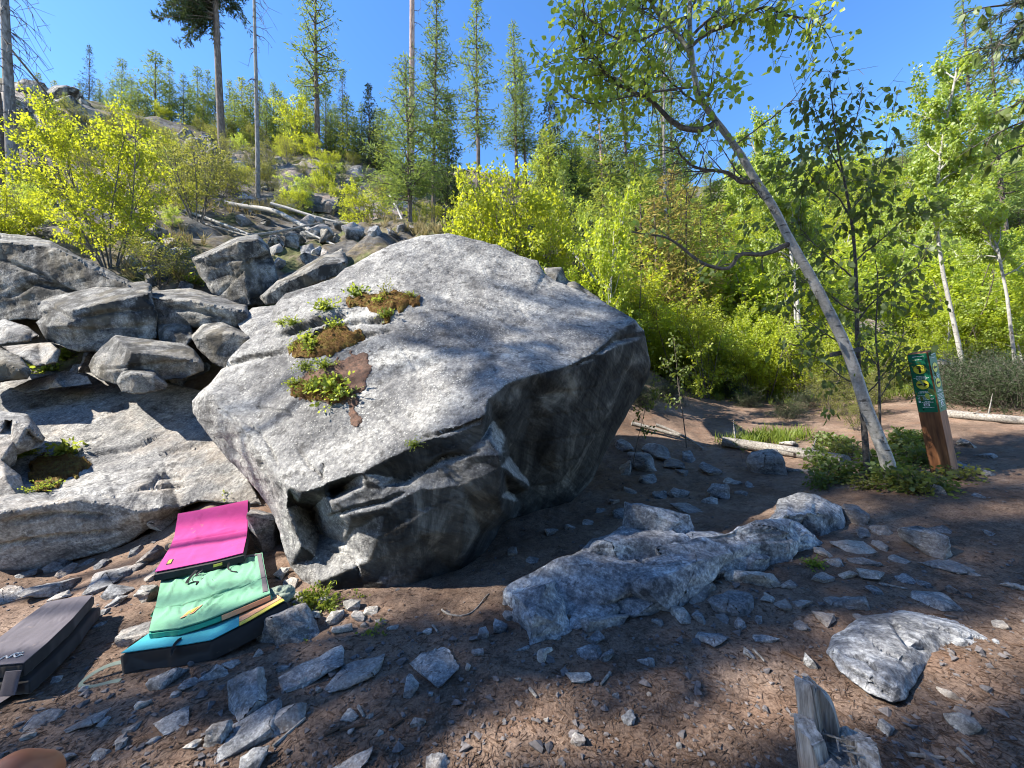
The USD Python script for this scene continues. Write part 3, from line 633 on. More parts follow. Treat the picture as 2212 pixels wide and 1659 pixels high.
LONE = [
    (623, 1352, 140, 105, 'stone', 'pointed slanting grey stone just right of the blue pad corner', 0.75, 0.6),
    (674, 1440, 150, 62, 'stone', 'long tilted slate-like stone below the pointed stone by the pads', 0.55, 0.3),
    (779, 1443, 150, 56, 'stone', 'long narrow broken stone left of the flat plate in the foreground dirt', 0.45, 0.3),
    (938, 1433, 112, 76, 'stone', 'flat blue-grey stone plate lying alone in the foreground dirt', 0.25, 0.12),
    (539, 1497, 95, 100, 'stone', 'humped striped stone half buried in the lower left dirt', 0.7, 0.5),
    (528, 1566, 165, 92, 'stone', 'long ribbed stone in the lower left foreground, below the humped one', 0.6, 0.45),
    (616, 1551, 100, 62, 'stone', 'angular wedge stone right of the long ribbed stone', 0.45, 0.5),
    (762, 1535, 50, 34, 'pale_stone', 'small pale flat oval stone alone on dark dirt', 0.2, 0.15),
    (545, 1646, 70, 52, 'stone', 'blue-grey rounded stone at the bottom edge below the ribbed stone', 0.1, 0.5),
    (745, 1648, 130, 50, 'stone', 'broad low grey stone at the bottom edge left of centre', 0.3, 0.3),
    (947, 1646, 72, 44, 'stone', 'speckled stone at the bottom edge near the centre', -0.3, 0.5),
    (1536, 1369, 66, 44, 'stone', 'flat square-ended stone in the dirt below the outcrop', 0.1, 0.25),
    (1271, 1411, 60, 38, 'stone', 'broken grey stone in the sun patch below the left end of the outcrop', 0.1, 0.5),
    (1249, 1460, 58, 26, 'pale_stone', 'pinkish flat stone flush with the sunlit dirt', 0.1, 0.15),
    (1656, 1008, 76, 66, 'stone', 'grey three-sided stone standing in front of the fallen log', 0.2, 0.9),
    (1998, 1178, 66, 68, 'stone', 'tallest pale lumpy stone on the dirt path at the right', 0.2, 0.8),
    (2046, 1220, 95, 36, 'stone', 'long flat stone just below the tallest path stone', 0.0, 0.35),
    (2030, 1297, 86, 40, 'stone', 'jagged grey stone above the bedrock plate by the path', 0.0, 0.4),
    (2078, 1563, 54, 48, 'pale_stone', 'rounded pale stone right of the stump', 0.0, 0.6),
    (2052, 1494, 42, 35, 'pale_stone', 'small pale rounded stone between bedrock plate and right edge', 0.0, 0.6),
    (1743, 1536, 48, 34, 'stone', 'dark flat stone touching the left side of the stump', 0.2, 0.3),
    (1621, 1244, 115, 52, 'pale_stone', 'pale knobbly stone in front of the right half of the outcrop', 0.1, 0.6),
    (1507, 1271, 108, 48, 'stone', 'dark ribbed stone leaning on the middle of the outcrop', 0.3, 0.5),
    (1589, 1302, 118, 54, 'stone', 'jagged dark stone below the pale knobbly stone', 0.1, 0.5),
    (1829, 1292, 84, 46, 'stone', 'large angular stone in the rubble right of the outcrop', 0.1, 0.45),
    (1714, 957, 70, 24, 'pale_stone', 'flat pale slab of stone behind the fallen log', 0.0, 0.4),
    (2004, 1056, 42, 30, 'pale_stone', 'round pale stone in the plants below the signpost', 0.0, 0.7),
    (1550, 1064, 62, 38, 'stone', 'dark round-topped stone in the shade right of the boulder', 0.1, 0.8),
    (1531, 1015, 46, 26, 'stone', 'bluish stone left of the three-sided stone in the shade', 0.1, 0.6),
    (1366, 1110, 82, 36, 'stone', 'low brown-grey stone in the shade under the overhang', 0.0, 0.5),
    (1488, 1098, 68, 24, 'stone', 'flat stone with a sunlit end behind the outcrop', 0.0, 0.3),
    (1459, 1120, 44, 26, 'pale_stone', 'rounded tan stone touching the back of the outcrop', 0.0, 0.7),
    (1844, 1176, 98, 34, 'pale_stone', 'broken pale stone plate in the rubble beyond the outcrop', 0.1, 0.3),
    (1846, 1120, 50, 42, 'stone', 'squared stone beside the rounded end rock of the outcrop', 0.0, 0.8),
    (356, 1122, 80, 52, 'pale_stone', 'angular pale stone under the upper left corner of the pink pad', 0.4, 0.7),
    (480, 1050, 74, 50, 'pale_stone', 'large pale stone on the needles between slab and boulder', 0.2, 0.7),
    (578, 1150, 70, 110, 'stone', 'rough brown-grey stone between the pink pad and the boulder', 0.2, 0.9),
    (493, 990, 45, 50, 'stone', 'grey stone tucked under the left lip of the boulder', 0.2, 0.9),
    (462, 1010, 30, 20, 'pale_stone', 'small white stone near the left lip of the boulder', 0.2, 0.6),
    (165, 1186, 56, 36, 'pale_stone', 'boxy pale stone on the slope under the left slab', 0.3, 0.8),
    (214, 1250, 120, 48, 'stone', 'broad mottled stone bedded in the dirt above the black pad', 0.3, 0.3),
    (105, 1272, 100, 48, 'stone', 'long rough stone behind the black pad', 0.4, 0.6),
    (26, 1282, 84, 42, 'pale_stone', 'long pale stone at the left edge behind the black pad', 0.4, 0.6),
    (322, 1284, 46, 46, 'pale_stone', 'sunlit stone touching the left edge of the green pad', 0.3, 0.7),
    (326, 1203, 56, 34, 'stone', 'blocky stone left of the front corner of the pink pad', 0.2, 0.8),
    (255, 1277, 62, 36, 'stone', 'sharp-topped stone left of the green pad', 0.4, 0.7),
    (300, 1367, 80, 46, 'pale_stone', 'sunlit striped stone at the left end of the blue pad', 0.5, 0.5),
    (311, 1522, 42, 22, 'pale_stone', 'bright narrow stone in the lower left sunlight', 0.5, 0.6),
    (371, 1560, 76, 52, 'stone', 'low half-buried stone left of the long ribbed stone', 0.7, 0.3),
    (90, 1556, 76, 40, 'stone', 'shaded blue-grey stone at the lower left edge', 0.3, 0.3),
    (196, 1550, 90, 36, 'stone', 'flat shaded stone streak in the lower left dirt', 0.4, 0.2),
]
for px, py, w, h, mt, lab, ang, fl in LONE:
    put_stone(px, py, w, h, lab, mat=mt, ang=ang, flat=fl)

MARKS = [(623, 1352, 'the pointed slanting stone'), (674, 1440, 'the long tilted stone'), (779, 1443, 'the long narrow broken stone'), (938, 1433, 'the flat stone plate'), (539, 1497, 'the humped striped stone'), (528, 1566, 'the long ribbed stone'), (762, 1535, 'the pale oval stone'), (1536, 1369, 'the square-ended flat stone'), (1271, 1411, 'the broken stone in the sun patch'), (1249, 1460, 'the pinkish flush stone'),
         (1656, 1008, 'the three-sided stone by the log'), (1998, 1178, 'the tallest path stone'), (2046, 1220, 'the long flat path stone'), (2030, 1297, 'the jagged stone by the path'), (2078, 1563, 'the rounded pale stone near the stump'), (1838, 1580, 'the stump'), (1900, 1420, 'the bedrock plate'), (2100, 1380, 'the thin end of the bedrock plate'), (1621, 1244, 'the pale knobbly stone'), (1507, 1271, 'the dark ribbed stone on the outcrop'), (1589, 1302, 'the jagged dark stone'), (1829, 1292, 'the big angular rubble stone'),
         (1844, 1176, 'the broken pale plate'), (1740, 1115, 'the round end rock of the outcrop'), (1160, 1300, 'the left end of the long outcrop'), (1380, 1110, 'the knob on the outcrop'), (1366, 1110, 'the brown-grey stone under the overhang'), (1550, 1064, 'the dark round-topped stone'), (1531, 1015, 'the bluish shaded stone'), (1440, 935, 'the two weathered branches'), (1275, 1050, 'the lower right edge of the boulder'), (660, 1270, 'the left foot of the boulder'), (830, 1285, 'the front foot of the boulder'),
         (430, 1160, 'the pink pad'), (450, 1300, 'the green pad'), (430, 1400, 'the blue pad'), (110, 1370, 'the black pad'), (214, 1250, 'the broad mottled stone'), (105, 1272, 'the long rough stone'), (165, 1186, 'the boxy pale stone'), (70, 1640, 'the bare knee'), (1000, 1325, 'the curved pale stick'), (2040, 990, 'the signpost foot'), (1930, 1040, 'the foot of the leaning aspen'), (1720, 990, 'the barkless log'), (2140, 910, 'the grey log by the path'),
         (500, 590, 'the dark triangular boulder'), (650, 600, 'the leaning rock'), (210, 690, 'the large squared block'), (320, 780, 'the block with the flat bright top'), (305, 825, 'the small rounded rock on the slab'), (70, 760, 'the flat bright rock'), (640, 480, 'the thickest white log'), (840, 460, 'the leaning bleached pole'), (130, 230, 'the left end of the skyline'), (270, 265, 'the second conifer on the skyline'), (30, 240, 'the grey trunk at the left edge'), (235, 560, 'the big maple'), (890, 480, 'the dark trunk of the feathery larch'), (1225, 600, 'the shoulder of the boulder'), (1380, 680, 'the half hidden grey rock'), (480, 330, 'the bare fir trunk'), (556, 400, 'the grey snag'), (690, 350, 'the stepped cliff band'), (250, 850, 'the top edge of the left slab'), (480, 1050, 'the large pale stone by the boulder')]


def stone_label(kind, px, py, w, mat, shared):
    size = 'tiny' if w < 24 else 'little' if w < 34 else 'small' if w < 46 else 'middle-sized' if w < 64 else 'large'
    return singled(f"{size} {'pale' if mat == 'pale_stone' else 'grey'} {kind}", px, py, MARKS, shared)


SMALL = {
    'small grey stone scattered on the dirt in front of the outcrop': [(1292, 1377, 52, 26), (1313, 1420, 38, 24), (1172, 1420, 24, 32), (1393, 1431, 50, 28), (1656, 1380, 58, 20), (1600, 1350, 24, 26), (1616, 1411, 24, 30), (1749, 1430, 28, 38), (1733, 1350, 38, 22), (1781, 1332, 44, 34), (1738, 1305, 48, 24), (1690, 1308, 34, 26), (1473, 1326, 48, 40), (1512, 1334, 38, 32), (1308, 1340, 122, 40), (1560, 1335, 30, 26), (1200, 1378, 30, 14), (1185, 1405, 24, 14), (1250, 1350, 26, 18), (1420, 1345, 30, 18), (1640, 1340, 26, 20), (1400, 1300, 60, 30), (1650, 1290, 44, 26), (1700, 1262, 40, 22)],
    'small stone in the rubble to the right of the outcrop': [(1871, 1213, 68, 26), (1908, 1146, 62, 26), (1876, 1245, 78, 28), (2036, 1147, 66, 22), (1961, 1249, 56, 22), (2057, 1276, 38, 22), (1800, 1215, 44, 24), (1830, 1240, 40, 22), (1780, 1250, 44, 26), (1900, 1180, 40, 20), (1940, 1210, 34, 18), (1860, 1150, 44, 24), (1780, 1195, 30, 24), (2000, 1262, 30, 16), (1890, 1275, 40, 20), (1850, 1330, 28, 16)],
    'small stone lying on the dirt path at the right side': [(2190, 1266, 50, 26), (2131, 1151, 32, 14), (2087, 960, 62, 26), (2130, 985, 40, 16), (2110, 1070, 26, 12), (2004, 1600, 26, 14), (1908, 1573, 42, 34), (2160, 1350, 36, 20), (2100, 1240, 22, 12), (2080, 1005, 44, 20), (2060, 1030, 40, 16), (2120, 1020, 46, 18)],
    'small stone in the dark hollow to the right of the boulder': [(1425, 1070, 36, 20), (1465, 1066, 46, 24), (1536, 1084, 36, 24), (1473, 1019, 30, 18), (1360, 1060, 30, 16), (1380, 1000, 60, 40), (1420, 975, 60, 34), (1350, 1010, 40, 30), (1450, 1000, 46, 30), (1400, 1030, 40, 24), (1340, 960, 44, 30), (1490, 985, 40, 26), (1580, 1040, 30, 18), (1600, 1065, 26, 14), (1620, 1045, 30, 16), (1300, 1100, 34, 16), (1270, 1130, 30, 14), (1330, 1085, 26, 14), (1150, 1210, 36, 20), (1110, 1190, 30, 18), (1190, 1150, 36, 18), (1230, 1140, 26, 14)],
    'small stone on bare dirt across the bottom centre': [(890, 1481, 32, 46), (901, 1562, 40, 28), (657, 1477, 30, 24), (613, 1437, 36, 22), (1033, 1409, 32, 16), (1046, 1372, 28, 26), (1080, 1355, 34, 32), (1117, 1468, 18, 14), (924, 1365, 22, 14), (1361, 1552, 34, 34), (1249, 1597, 34, 30), (1467, 1610, 16, 14), (1010, 1440, 14, 14), (1130, 1400, 36, 14), (800, 1548, 20, 12), (820, 1585, 18, 14), (1180, 1556, 14, 12), (690, 1490, 20, 16), (1105, 1330, 40, 26), (1100, 1300, 36, 24), (1330, 1505, 18, 14), (760, 1580, 18, 12), (1400, 1500, 18, 10), (1090, 1560, 12, 10), (930, 1500, 12, 10)],
    'small stone scattered on the slope round the crash pads': [(193, 1173, 34, 24), (127, 1222, 46, 28), (148, 1233, 34, 24), (217, 1222, 38, 24), (300, 1221, 34, 26), (300, 1188, 30, 20), (251, 1297, 40, 26), (131, 1292, 40, 20), (464, 1457, 66, 40), (360, 1461, 80, 46), (409, 1479, 44, 24), (475, 1578, 50, 52), (417, 1606, 34, 26), (225, 1558, 30, 18), (262, 1607, 26, 34), (214, 1630, 44, 22), (142, 1637, 60, 24), (420, 1607, 20, 16), (60, 1200, 30, 16), (190, 1215, 26, 16), (270, 1240, 30, 18), (60, 1240, 40, 20), (330, 1240, 30, 20), (230, 1320, 26, 14), (215, 1350, 28, 14), (410, 1420, 30, 14), (500, 1430, 44, 20), (560, 1410, 30, 16), (120, 1470, 26, 16), (330, 1600, 30, 16), (380, 1500, 26, 14), (180, 1490, 22, 12), (60, 1590, 40, 18), (285, 1570, 36, 20)],
    'small pale stone in the sunlit rubble at the foot of the boulder': [(725, 1333, 30, 36), (700, 1300, 30, 24), (760, 1310, 40, 28), (770, 1335, 40, 26), (800, 1320, 30, 22), (650, 1300, 34, 24), (680, 1330, 30, 22), (740, 1360, 44, 22), (820, 1340, 40, 16), (625, 1262, 34, 26), (640, 1285, 26, 22), (790, 1350, 30, 16), (850, 1355, 30, 12), (610, 1235, 30, 24)],
}
for lab, items in SMALL.items():
    for k, (px, py, w, h) in enumerate(items):
        mt = 'pale_stone' if ('pale' in lab or k % 5 == 2) else 'stone'
        put_stone(px, py, w, h, stone_label('stone', px, py, w, mt, lab), group=lab.replace('small stone', 'small stones').replace('small grey stone', 'small grey stones').replace('small pale stone', 'small pale stones'), mat=mt, flat=0.35 + 0.4 * hash1(k + 3.0, 7))

rng = random.Random(77)
tal = [((590, 735, 500, 585), 26, (18, 46)), ((30, 400, 560, 640), 10, (30, 70)), ((60, 430, 780, 845), 16, (22, 60)), ((520, 780, 430, 500), 20, (14, 40)), ((760, 900, 420, 510), 16, (12, 36)), ((300, 420, 500, 560), 10, (20, 50)), ((1180, 1420, 560, 800), 16, (18, 50)), ((420, 760, 300, 420), 22, (10, 34)), ((10, 300, 188, 275), 30, (30, 80)), ((380, 600, 285, 360), 16, (20, 46))]
TL = {0: 'grey talus stone in the gully above the leaning rock', 1: 'grey rock lying among the shrub stems on the left slope', 2: 'shaded rock wedged between the blocks above the left slab', 3: 'grey stone under the fallen white logs', 4: 'grey stone below the steep outcrop left of the conifers', 5: 'pale rock showing through the yellow-green maple', 6: 'grey rock on the slope behind the right side of the boulder', 7: 'small grey rock on the ledges of the upper slope', 8: 'dark broken rock of the crag at the upper left', 9: 'dark rock on the ledge below the skyline conifers'}
for k, ((x0, x1, y0, y1), n, (s0, s1)) in enumerate(tal):
    for _ in range(n):
        w = rng.uniform(s0, s1)
        px, py = rng.uniform(x0, x1), rng.uniform(y0, y1)
        if hit(px, py)[1] > 45 or hit(px, py + w * 0.15)[1] > 45:
            continue
        put_stone(px, py, w, w * rng.uniform(0.5, 0.9), stone_label('rock', px, py, w, 'stone', TL[k]), group=TL[k].replace('stone ', 'stones ').replace('rock ', 'rocks '), mat='dark_rock' if k > 7 or rng.random() < 0.6 else 'stone', flat=rng.uniform(0.6, 1.0), name='rock', cat='rock')

# gravel and litter over the trodden ground
rng = np.random.default_rng(5)


def near_points(n, power=0.5):
    out = []
    while len(out) < n:
        px = rng.uniform(-250, 2460, n); py = rng.uniform(1000, 1780, n)
        for x, y in zip(px, py):
            d = d_at_z(x, y, 0.0)
            if 0 < d < 9:
                p = P(x, y, d)
                if -5.2 < p[0] < 6.5:
                    out.append((p[0] + rng.normal() * 0.03, p[1] + rng.normal() * 0.05))
    return np.array(out[:n])


protos = []
for k in range(6):
    q = np.random.default_rng(500 + k).normal(size=(9, 3)); q /= np.linalg.norm(q, axis=1, keepdims=True); q *= np.array([0.5, 0.4, 0.26]) * np.random.default_rng(k).uniform(0.7, 1.1, (9, 1))
    hh = trimesh.Trimesh(q, ConvexHull(q).simplices); hh.fix_normals()
    protos.append((np.array(hh.vertices), np.array(hh.faces)))


def scatter(name, pts, protos_, sizes, mat, label, lift=0.0, tilt=0.25):
    V, F, o = [], [], 0
    z = terr(pts)
    for i, (x, y) in enumerate(pts):
        v, f = protos_[i % len(protos_)]
        s = sizes[i]
        a, b = rng.uniform(0, 6.28), rng.normal() * tilt
        v = (v * s) @ (rotz(a) @ rotx(b)).T + np.array([x, y, z[i] + lift * s])
        V.append(v); F.append(f + o); o += len(v)
    return obj(name, (np.vstack(V), np.vstack(F)), mat, label=label, kind='stuff')


g = G('gravel')
rp = g.add('geometry', 'random_per_island')
c = g.ramp(rp, [(0, (0.12, 0.11, 0.11)), (0.4, (0.17, 0.14, 0.12)), (0.75, (0.22, 0.205, 0.19)), (0.93, (0.33, 0.31, 0.28)), (1, (0.45, 0.43, 0.39))])
c = g.mix(0.6, c, g.ramp(g.noise(g.pos(), 60, 4, 0.6), [(0.35, (0.25, 0.25, 0.25)), (0.65, (0.75, 0.75, 0.75))]), 'overlay')
M['gravel'] = g.done(base_color=c, roughness=0.9, specular_ior_level=0.2)
g = G('litter')
rp = g.add('geometry', 'random_per_island')
c = g.ramp(rp, [(0, (0.08, 0.05, 0.034)), (0.3, (0.15, 0.085, 0.05)), (0.6, (0.21, 0.115, 0.066)), (0.85, (0.27, 0.18, 0.12)), (1, (0.36, 0.29, 0.22))])
M['litter'] = g.done(base_color=c, roughness=0.9, specular_ior_level=0.2)
pts = near_points(4200)
scatter('gravel', pts, protos, 0.010 + 0.032 * rng.random(len(pts)) ** 3.0, M['gravel'], 'small gravel pressed into the brown dirt', 0.10)
pts = near_points(420)
pts = pts[(pts[:, 0] < 4.0)]
scatter('gravel', pts, protos, 0.035 + 0.05 * rng.random(len(pts)) ** 2.0, M['gravel'], 'coarser chips of broken stone over the dirt', 0.08)
need = np.array([(-0.5, -0.5, 0), (0.5, -0.5, 0.0), (0.5, 0.5, 0.0), (-0.5, 0.5, 0.0)])
lp = []
for k in range(10):
    r_ = np.random.default_rng(900 + k)
    L, W = (r_.uniform(0.5, 1.1), r_.uniform(0.02, 0.04)) if k < 7 else (r_.uniform(0.25, 0.5), r_.uniform(0.10, 0.2))
    v = need * np.array([L, W, 1]) + np.array([[0, 0, r_.uniform(0, 0.08)], [0, 0, r_.uniform(0, 0.12)], [0, 0, r_.uniform(0, 0.12)], [0, 0, r_.uniform(0, 0.08)]])
    lp.append((v, np.array([[0, 1, 2], [0, 2, 3]])))
pts = near_points(34000)
scatter('needle_litter', pts, lp, 0.02 + 0.045 * rng.random(len(pts)), M['litter'], 'dry reddish needles and bark flakes over the dirt', 0.02, 0.08)


# ---------------------------------------------------------------- wood
def tube(points, radii, sides=6, cap=True):
    p = np.asarray(points, float)
    r = np.broadcast_to(np.asarray(radii, float), (len(p),))
    t = np.gradient(p, axis=0)
    t /= np.linalg.norm(t, axis=1, keepdims=True) + 1e-12
    ref = np.array([0.0, 0.0, 1.0]) if abs(t[:, 2].mean()) < 0.8 else np.array([1.0, 0.0, 0.0])
    a = np.cross(t, ref); a /= np.linalg.norm(a, axis=1, keepdims=True) + 1e-12
    b = np.cross(t, a)
    ang = np.arange(sides) * 2 * np.pi / sides
    v = (p[:, None] + r[:, None, None] * (np.cos(ang)[None, :, None] * a[:, None] + np.sin(ang)[None, :, None] * b[:, None])).reshape(-1, 3)
    i, j = np.meshgrid(np.arange(len(p) - 1), np.arange(sides), indexing='ij')
    k0, k1 = i * sides + j, i * sides + (j + 1) % sides
    q = np.stack([k0, k1, k1 + sides, k0 + sides], -1).reshape(-1, 4)
    f = np.vstack([q[:, [0, 2, 1]], q[:, [0, 3, 2]]])
    if cap:
        n0 = len(v)
        v = np.vstack([v, p[:1], p[-1:]])
        jj = np.arange(sides); j2 = (jj + 1) % sides
        e = (len(p) - 1) * sides
        f = np.vstack([f, np.stack([np.full(sides, n0), jj, j2], 1), np.stack([np.full(sides, n0 + 1), e + j2, e + jj], 1)])
    return v, f


def join(parts):
    V, F, o = [], [], 0
    for v, f in parts:
        V.append(v); F.append(np.asarray(f) + o); o += len(v)
    return (np.vstack(V), np.vstack(F)) if V else (np.zeros((3, 3)), np.array([[0, 1, 2]]))


def spline(pts, n):
    from scipy.interpolate import CubicSpline
    p = np.asarray(pts, float)
    s = np.concatenate([[0], np.cumsum(np.linalg.norm(np.diff(p, axis=0), axis=1))])
    return CubicSpline(s, p)(np.linspace(0, s[-1], n))


def bark_look(name, stops, scale=(6, 6, 1.2), bump=0.6, rings=None, coord='ob', big=3.0, tint=None):
    g = G(name)
    v = g.ob() if coord == 'ob' else g.pos()
    w = g.map(v, scale=scale)
    n = g.noise(w, big, 7, 0.65)
    c = g.ramp(n, stops)
    c = g.mix(0.5, c, g.ramp(g.noise(v, 40, 5, 0.7), [(0.35, (0.3, 0.3, 0.3)), (0.65, (0.72, 0.72, 0.72))]), 'overlay')
    if rings:
        rr = g.noise(g.map(v, scale=(2.5, 2.5, 16)), 2.0, 5, 0.62)
        c = g.mix(g.ramp(rr, bw(0.60, 0.67)), c, rings)
        big_ = g.noise(g.map(v, scale=(4, 4, 3)), 1.6, 4, 0.6)
        c = g.mix(g.ramp(big_, bw(0.62, 0.68)), c, rings)
    return g.done(base_color=c, roughness=0.85, specular_ior_level=0.2, normal=g.bump(n, bump, 0.015))


M['grey_wood'] = bark_look('weathered_wood', [(0.3, (0.09, 0.08, 0.072)), (0.5, (0.20, 0.186, 0.168)), (0.7, (0.34, 0.325, 0.30))], (14, 14, 14), 0.5, coord='pos')
M['pale_log'] = bark_look('bleached_log', [(0.3, (0.17, 0.16, 0.15)), (0.5, (0.31, 0.30, 0.28)), (0.7, (0.44, 0.425, 0.40))], (6, 6, 6), 0.4, coord='pos')
M['conifer_bark'] = bark_look('conifer_bark', [(0.3, (0.035, 0.027, 0.023)), (0.5, (0.085, 0.066, 0.055)), (0.7, (0.16, 0.132, 0.115))], (5, 5, 1.5))
M['red_bark'] = bark_look('red_conifer_bark', [(0.3, (0.12, 0.075, 0.06)), (0.5, (0.27, 0.19, 0.16)), (0.7, (0.42, 0.34, 0.30))], (5, 5, 1.5))
M['dead_bark'] = bark_look('dead_bark', [(0.3, (0.06, 0.055, 0.052)), (0.5, (0.145, 0.135, 0.128)), (0.7, (0.26, 0.245, 0.235))], (5, 5, 1.5))
M['aspen_bark'] = bark_look('aspen_bark', [(0.25, (0.17, 0.165, 0.15)), (0.5, (0.30, 0.292, 0.27)), (0.7, (0.43, 0.42, 0.395))], (3, 3, 2.0), 0.25, rings=(0.06, 0.055, 0.05))
M['twig'] = bark_look('twig_bark', [(0.3, (0.05, 0.042, 0.036)), (0.5, (0.10, 0.085, 0.072)), (0.7, (0.17, 0.15, 0.13))], (8, 8, 8), 0.3)


def log(name, pts, r0, r1, mat, label, cat='log', lumps=0.12, sides=9, n=26, stubs=0, group=None, drop=True):
    """A fallen trunk: pts are (px, py, lift in metres) on the ground seen there, or 3-D points."""
    q = []
    for a in pts:
        p, d = hit(a[0], a[1])
        q.append([p[0], p[1], gz(p[0], p[1]) + r0 * 0.55 + a[2]])
    c = spline(q, n) if len(q) > 2 else np.array([np.array(q[0]) + (np.array(q[1]) - np.array(q[0])) * t for t in np.linspace(0, 1, n)])
    rad = np.linspace(r0, r1, n)
    v, f = tube(c, rad, sides)
    nn = vnormals(v, f)
    v = v + nn * ((fbm(v * 3.0, 4, 2) - 0.5) * 2 * lumps * r0 * 1.6)[:, None]
    parts = [(v, f)]
    rr = np.random.default_rng(int(abs(pts[0][0]) * 13 + abs(pts[0][1])))
    for _ in range(stubs):
        k = rr.integers(2, n - 2)
        dr = rr.normal(size=3); dr[2] = abs(dr[2]); dr /= np.linalg.norm(dr)
        L = rr.uniform(2, 7) * r0
        parts.append(tube([c[k], c[k] + dr * L * 0.6, c[k] + dr * L + np.array([0, 0, 0.05 * L])], [r0 * 0.22, r0 * 0.14, r0 * 0.05], 5))
    return obj(name, join(parts), M[mat], smooth=50, label=label, cat=cat, group=group)


def log_d(name, pts, r0, r1, mat, label, stubs=0, cat='log'):
    q = spline([P(*a) for a in pts], 24) if len(pts) > 2 else np.array([P(*pts[0]) * (1 - t) + P(*pts[1]) * t for t in np.linspace(0, 1, 24)])
    r0, r1 = r0 * 0.72, r1 * 0.66
    v, f = tube(q, np.linspace(r0, r1, 24), 8)
    nn = vnormals(v, f)
    v = v + nn * ((fbm(v * 3.0, 4, 2) - 0.5) * 0.4 * r0)[:, None]
    parts = [(v, f)]
    rr = np.random.default_rng(int(pts[0][0]))
    for _ in range(stubs):
        k = rr.integers(2, 22)
        dr = rr.normal(size=3); dr[2] = abs(dr[2]); dr /= np.linalg.norm(dr)
        L = rr.uniform(3, 9) * r0
        parts.append(tube([q[k], q[k] + dr * L * 0.6, q[k] + dr * L], [r0 * 0.2, r0 * 0.13, r0 * 0.05], 4))
    return obj(name, join(parts), M[mat], smooth=50, label=label, cat=cat)


log_d('fallen_log', [(488, 438, 15.2), (545, 448, 14.8), (588, 455, 14.4), (640, 480, 13.6), (700, 512, 12.8), (785, 553, 11.8)], 0.13, 0.10, 'pale_log', 'thickest bleached fallen log running down the slope to the boulder', 3)
log_d('fallen_log', [(585, 440, 15.2), (660, 462, 14.9), (720, 478, 14.6), (762, 484, 14.5)], 0.09, 0.06, 'pale_log', 'short bleached log above the thickest fallen log', 3)
log_d('fallen_log', [(400, 455, 14.0), (470, 480, 13.2), (540, 507, 12.2)], 0.075, 0.05, 'pale_log', 'thin bleached log above the big dark triangular boulder', 4)
log_d('fallen_log', [(425, 478, 13.2), (500, 500, 12.4), (545, 512, 11.9)], 0.055, 0.04, 'grey_wood', 'thinner grey log just below the thin bleached one', 3)
log_d('fallen_log', [(535, 508, 11.8), (590, 502, 12.2), (650, 490, 12.8), (690, 482, 13.2)], 0.06, 0.045, 'grey_wood', 'grey log crossing under the thickest bleached log', 2)
log_d('fallen_log', [(660, 500, 12.4), (720, 528, 11.9), (770, 548, 11.5)], 0.05, 0.05, 'pale_log', 'split piece of white log beside the thickest fallen log', 1)
log_d('dead_pole', [(842, 422, 17.5), (860, 455, 16.8), (880, 505, 15.6)], 0.07, 0.06, 'pale_log', 'leaning bleached pole left of the tall conifer trunks', 1)
log_d('dead_pole', [(1200, 505, 12.5), (1245, 555, 11.8), (1290, 610, 11.0)], 0.06, 0.05, 'pale_log', 'bleached pole slanting down behind the boulder on the right', 1)
log_d('dead_pole', [(1206, 470, 12.8), (1208, 535, 12.2)], 0.05, 0.05, 'dead_bark', 'short upright dead stem right of the yellow shrub', 2)
log_d('fallen_log', [(40, 470, 15.0), (90, 440, 16.0), (145, 415, 17.0)], 0.16, 0.12, 'grey_wood', 'grey log propped on the dark ledge at the far left', 2)
log_d('dead_pole', [(10, 90, 17), (60, 150, 18), (102, 205, 20)], 0.06, 0.08, 'dead_bark', 'bare dead pole leaning against the skyline at the far left', 8)
log('fallen_log', [(1560, 966, 0.06), (1640, 976, 0.04), (1740, 990, 0.02), (1826, 1004, 0)], 0.085, 0.09, 'grey_wood', 'thick barkless log lying behind the three-sided stone', stubs=5)
log('fallen_log', [(1692, 1018, 0), (1790, 1024, 0)], 0.03, 0.03, 'grey_wood', 'short thin log in front of the thick barkless log')
log('fallen_log', [(2042, 900, 0.02), (2130, 909, 0.02), (2235, 918, 0.02)], 0.07, 0.065, 'grey_wood', 'grey log edging the path below the dark juniper', stubs=4)
log('branch', [(1365, 929, 0.1), (1410, 938, 0.08), (1470, 952, 0.06)], 0.045, 0.03, 'grey_wood', 'weathered branch on the stones behind the boulder tip', cat='branch')
log('branch', [(1418, 938, 0.16), (1455, 948, 0.12), (1520, 975, 0.02)], 0.03, 0.02, 'grey_wood', 'thin weathered branch crossing beside the shaded stones', cat='branch')
log('stick', [(955, 1318, 0), (978, 1330, 0), (1005, 1330, 0.0), (1033, 1311, 0.0), (1056, 1284, 0)], 0.007, 0.004, 'grey_wood', 'curved pale stick on the dirt left of the outcrop', cat='stick', sides=6)
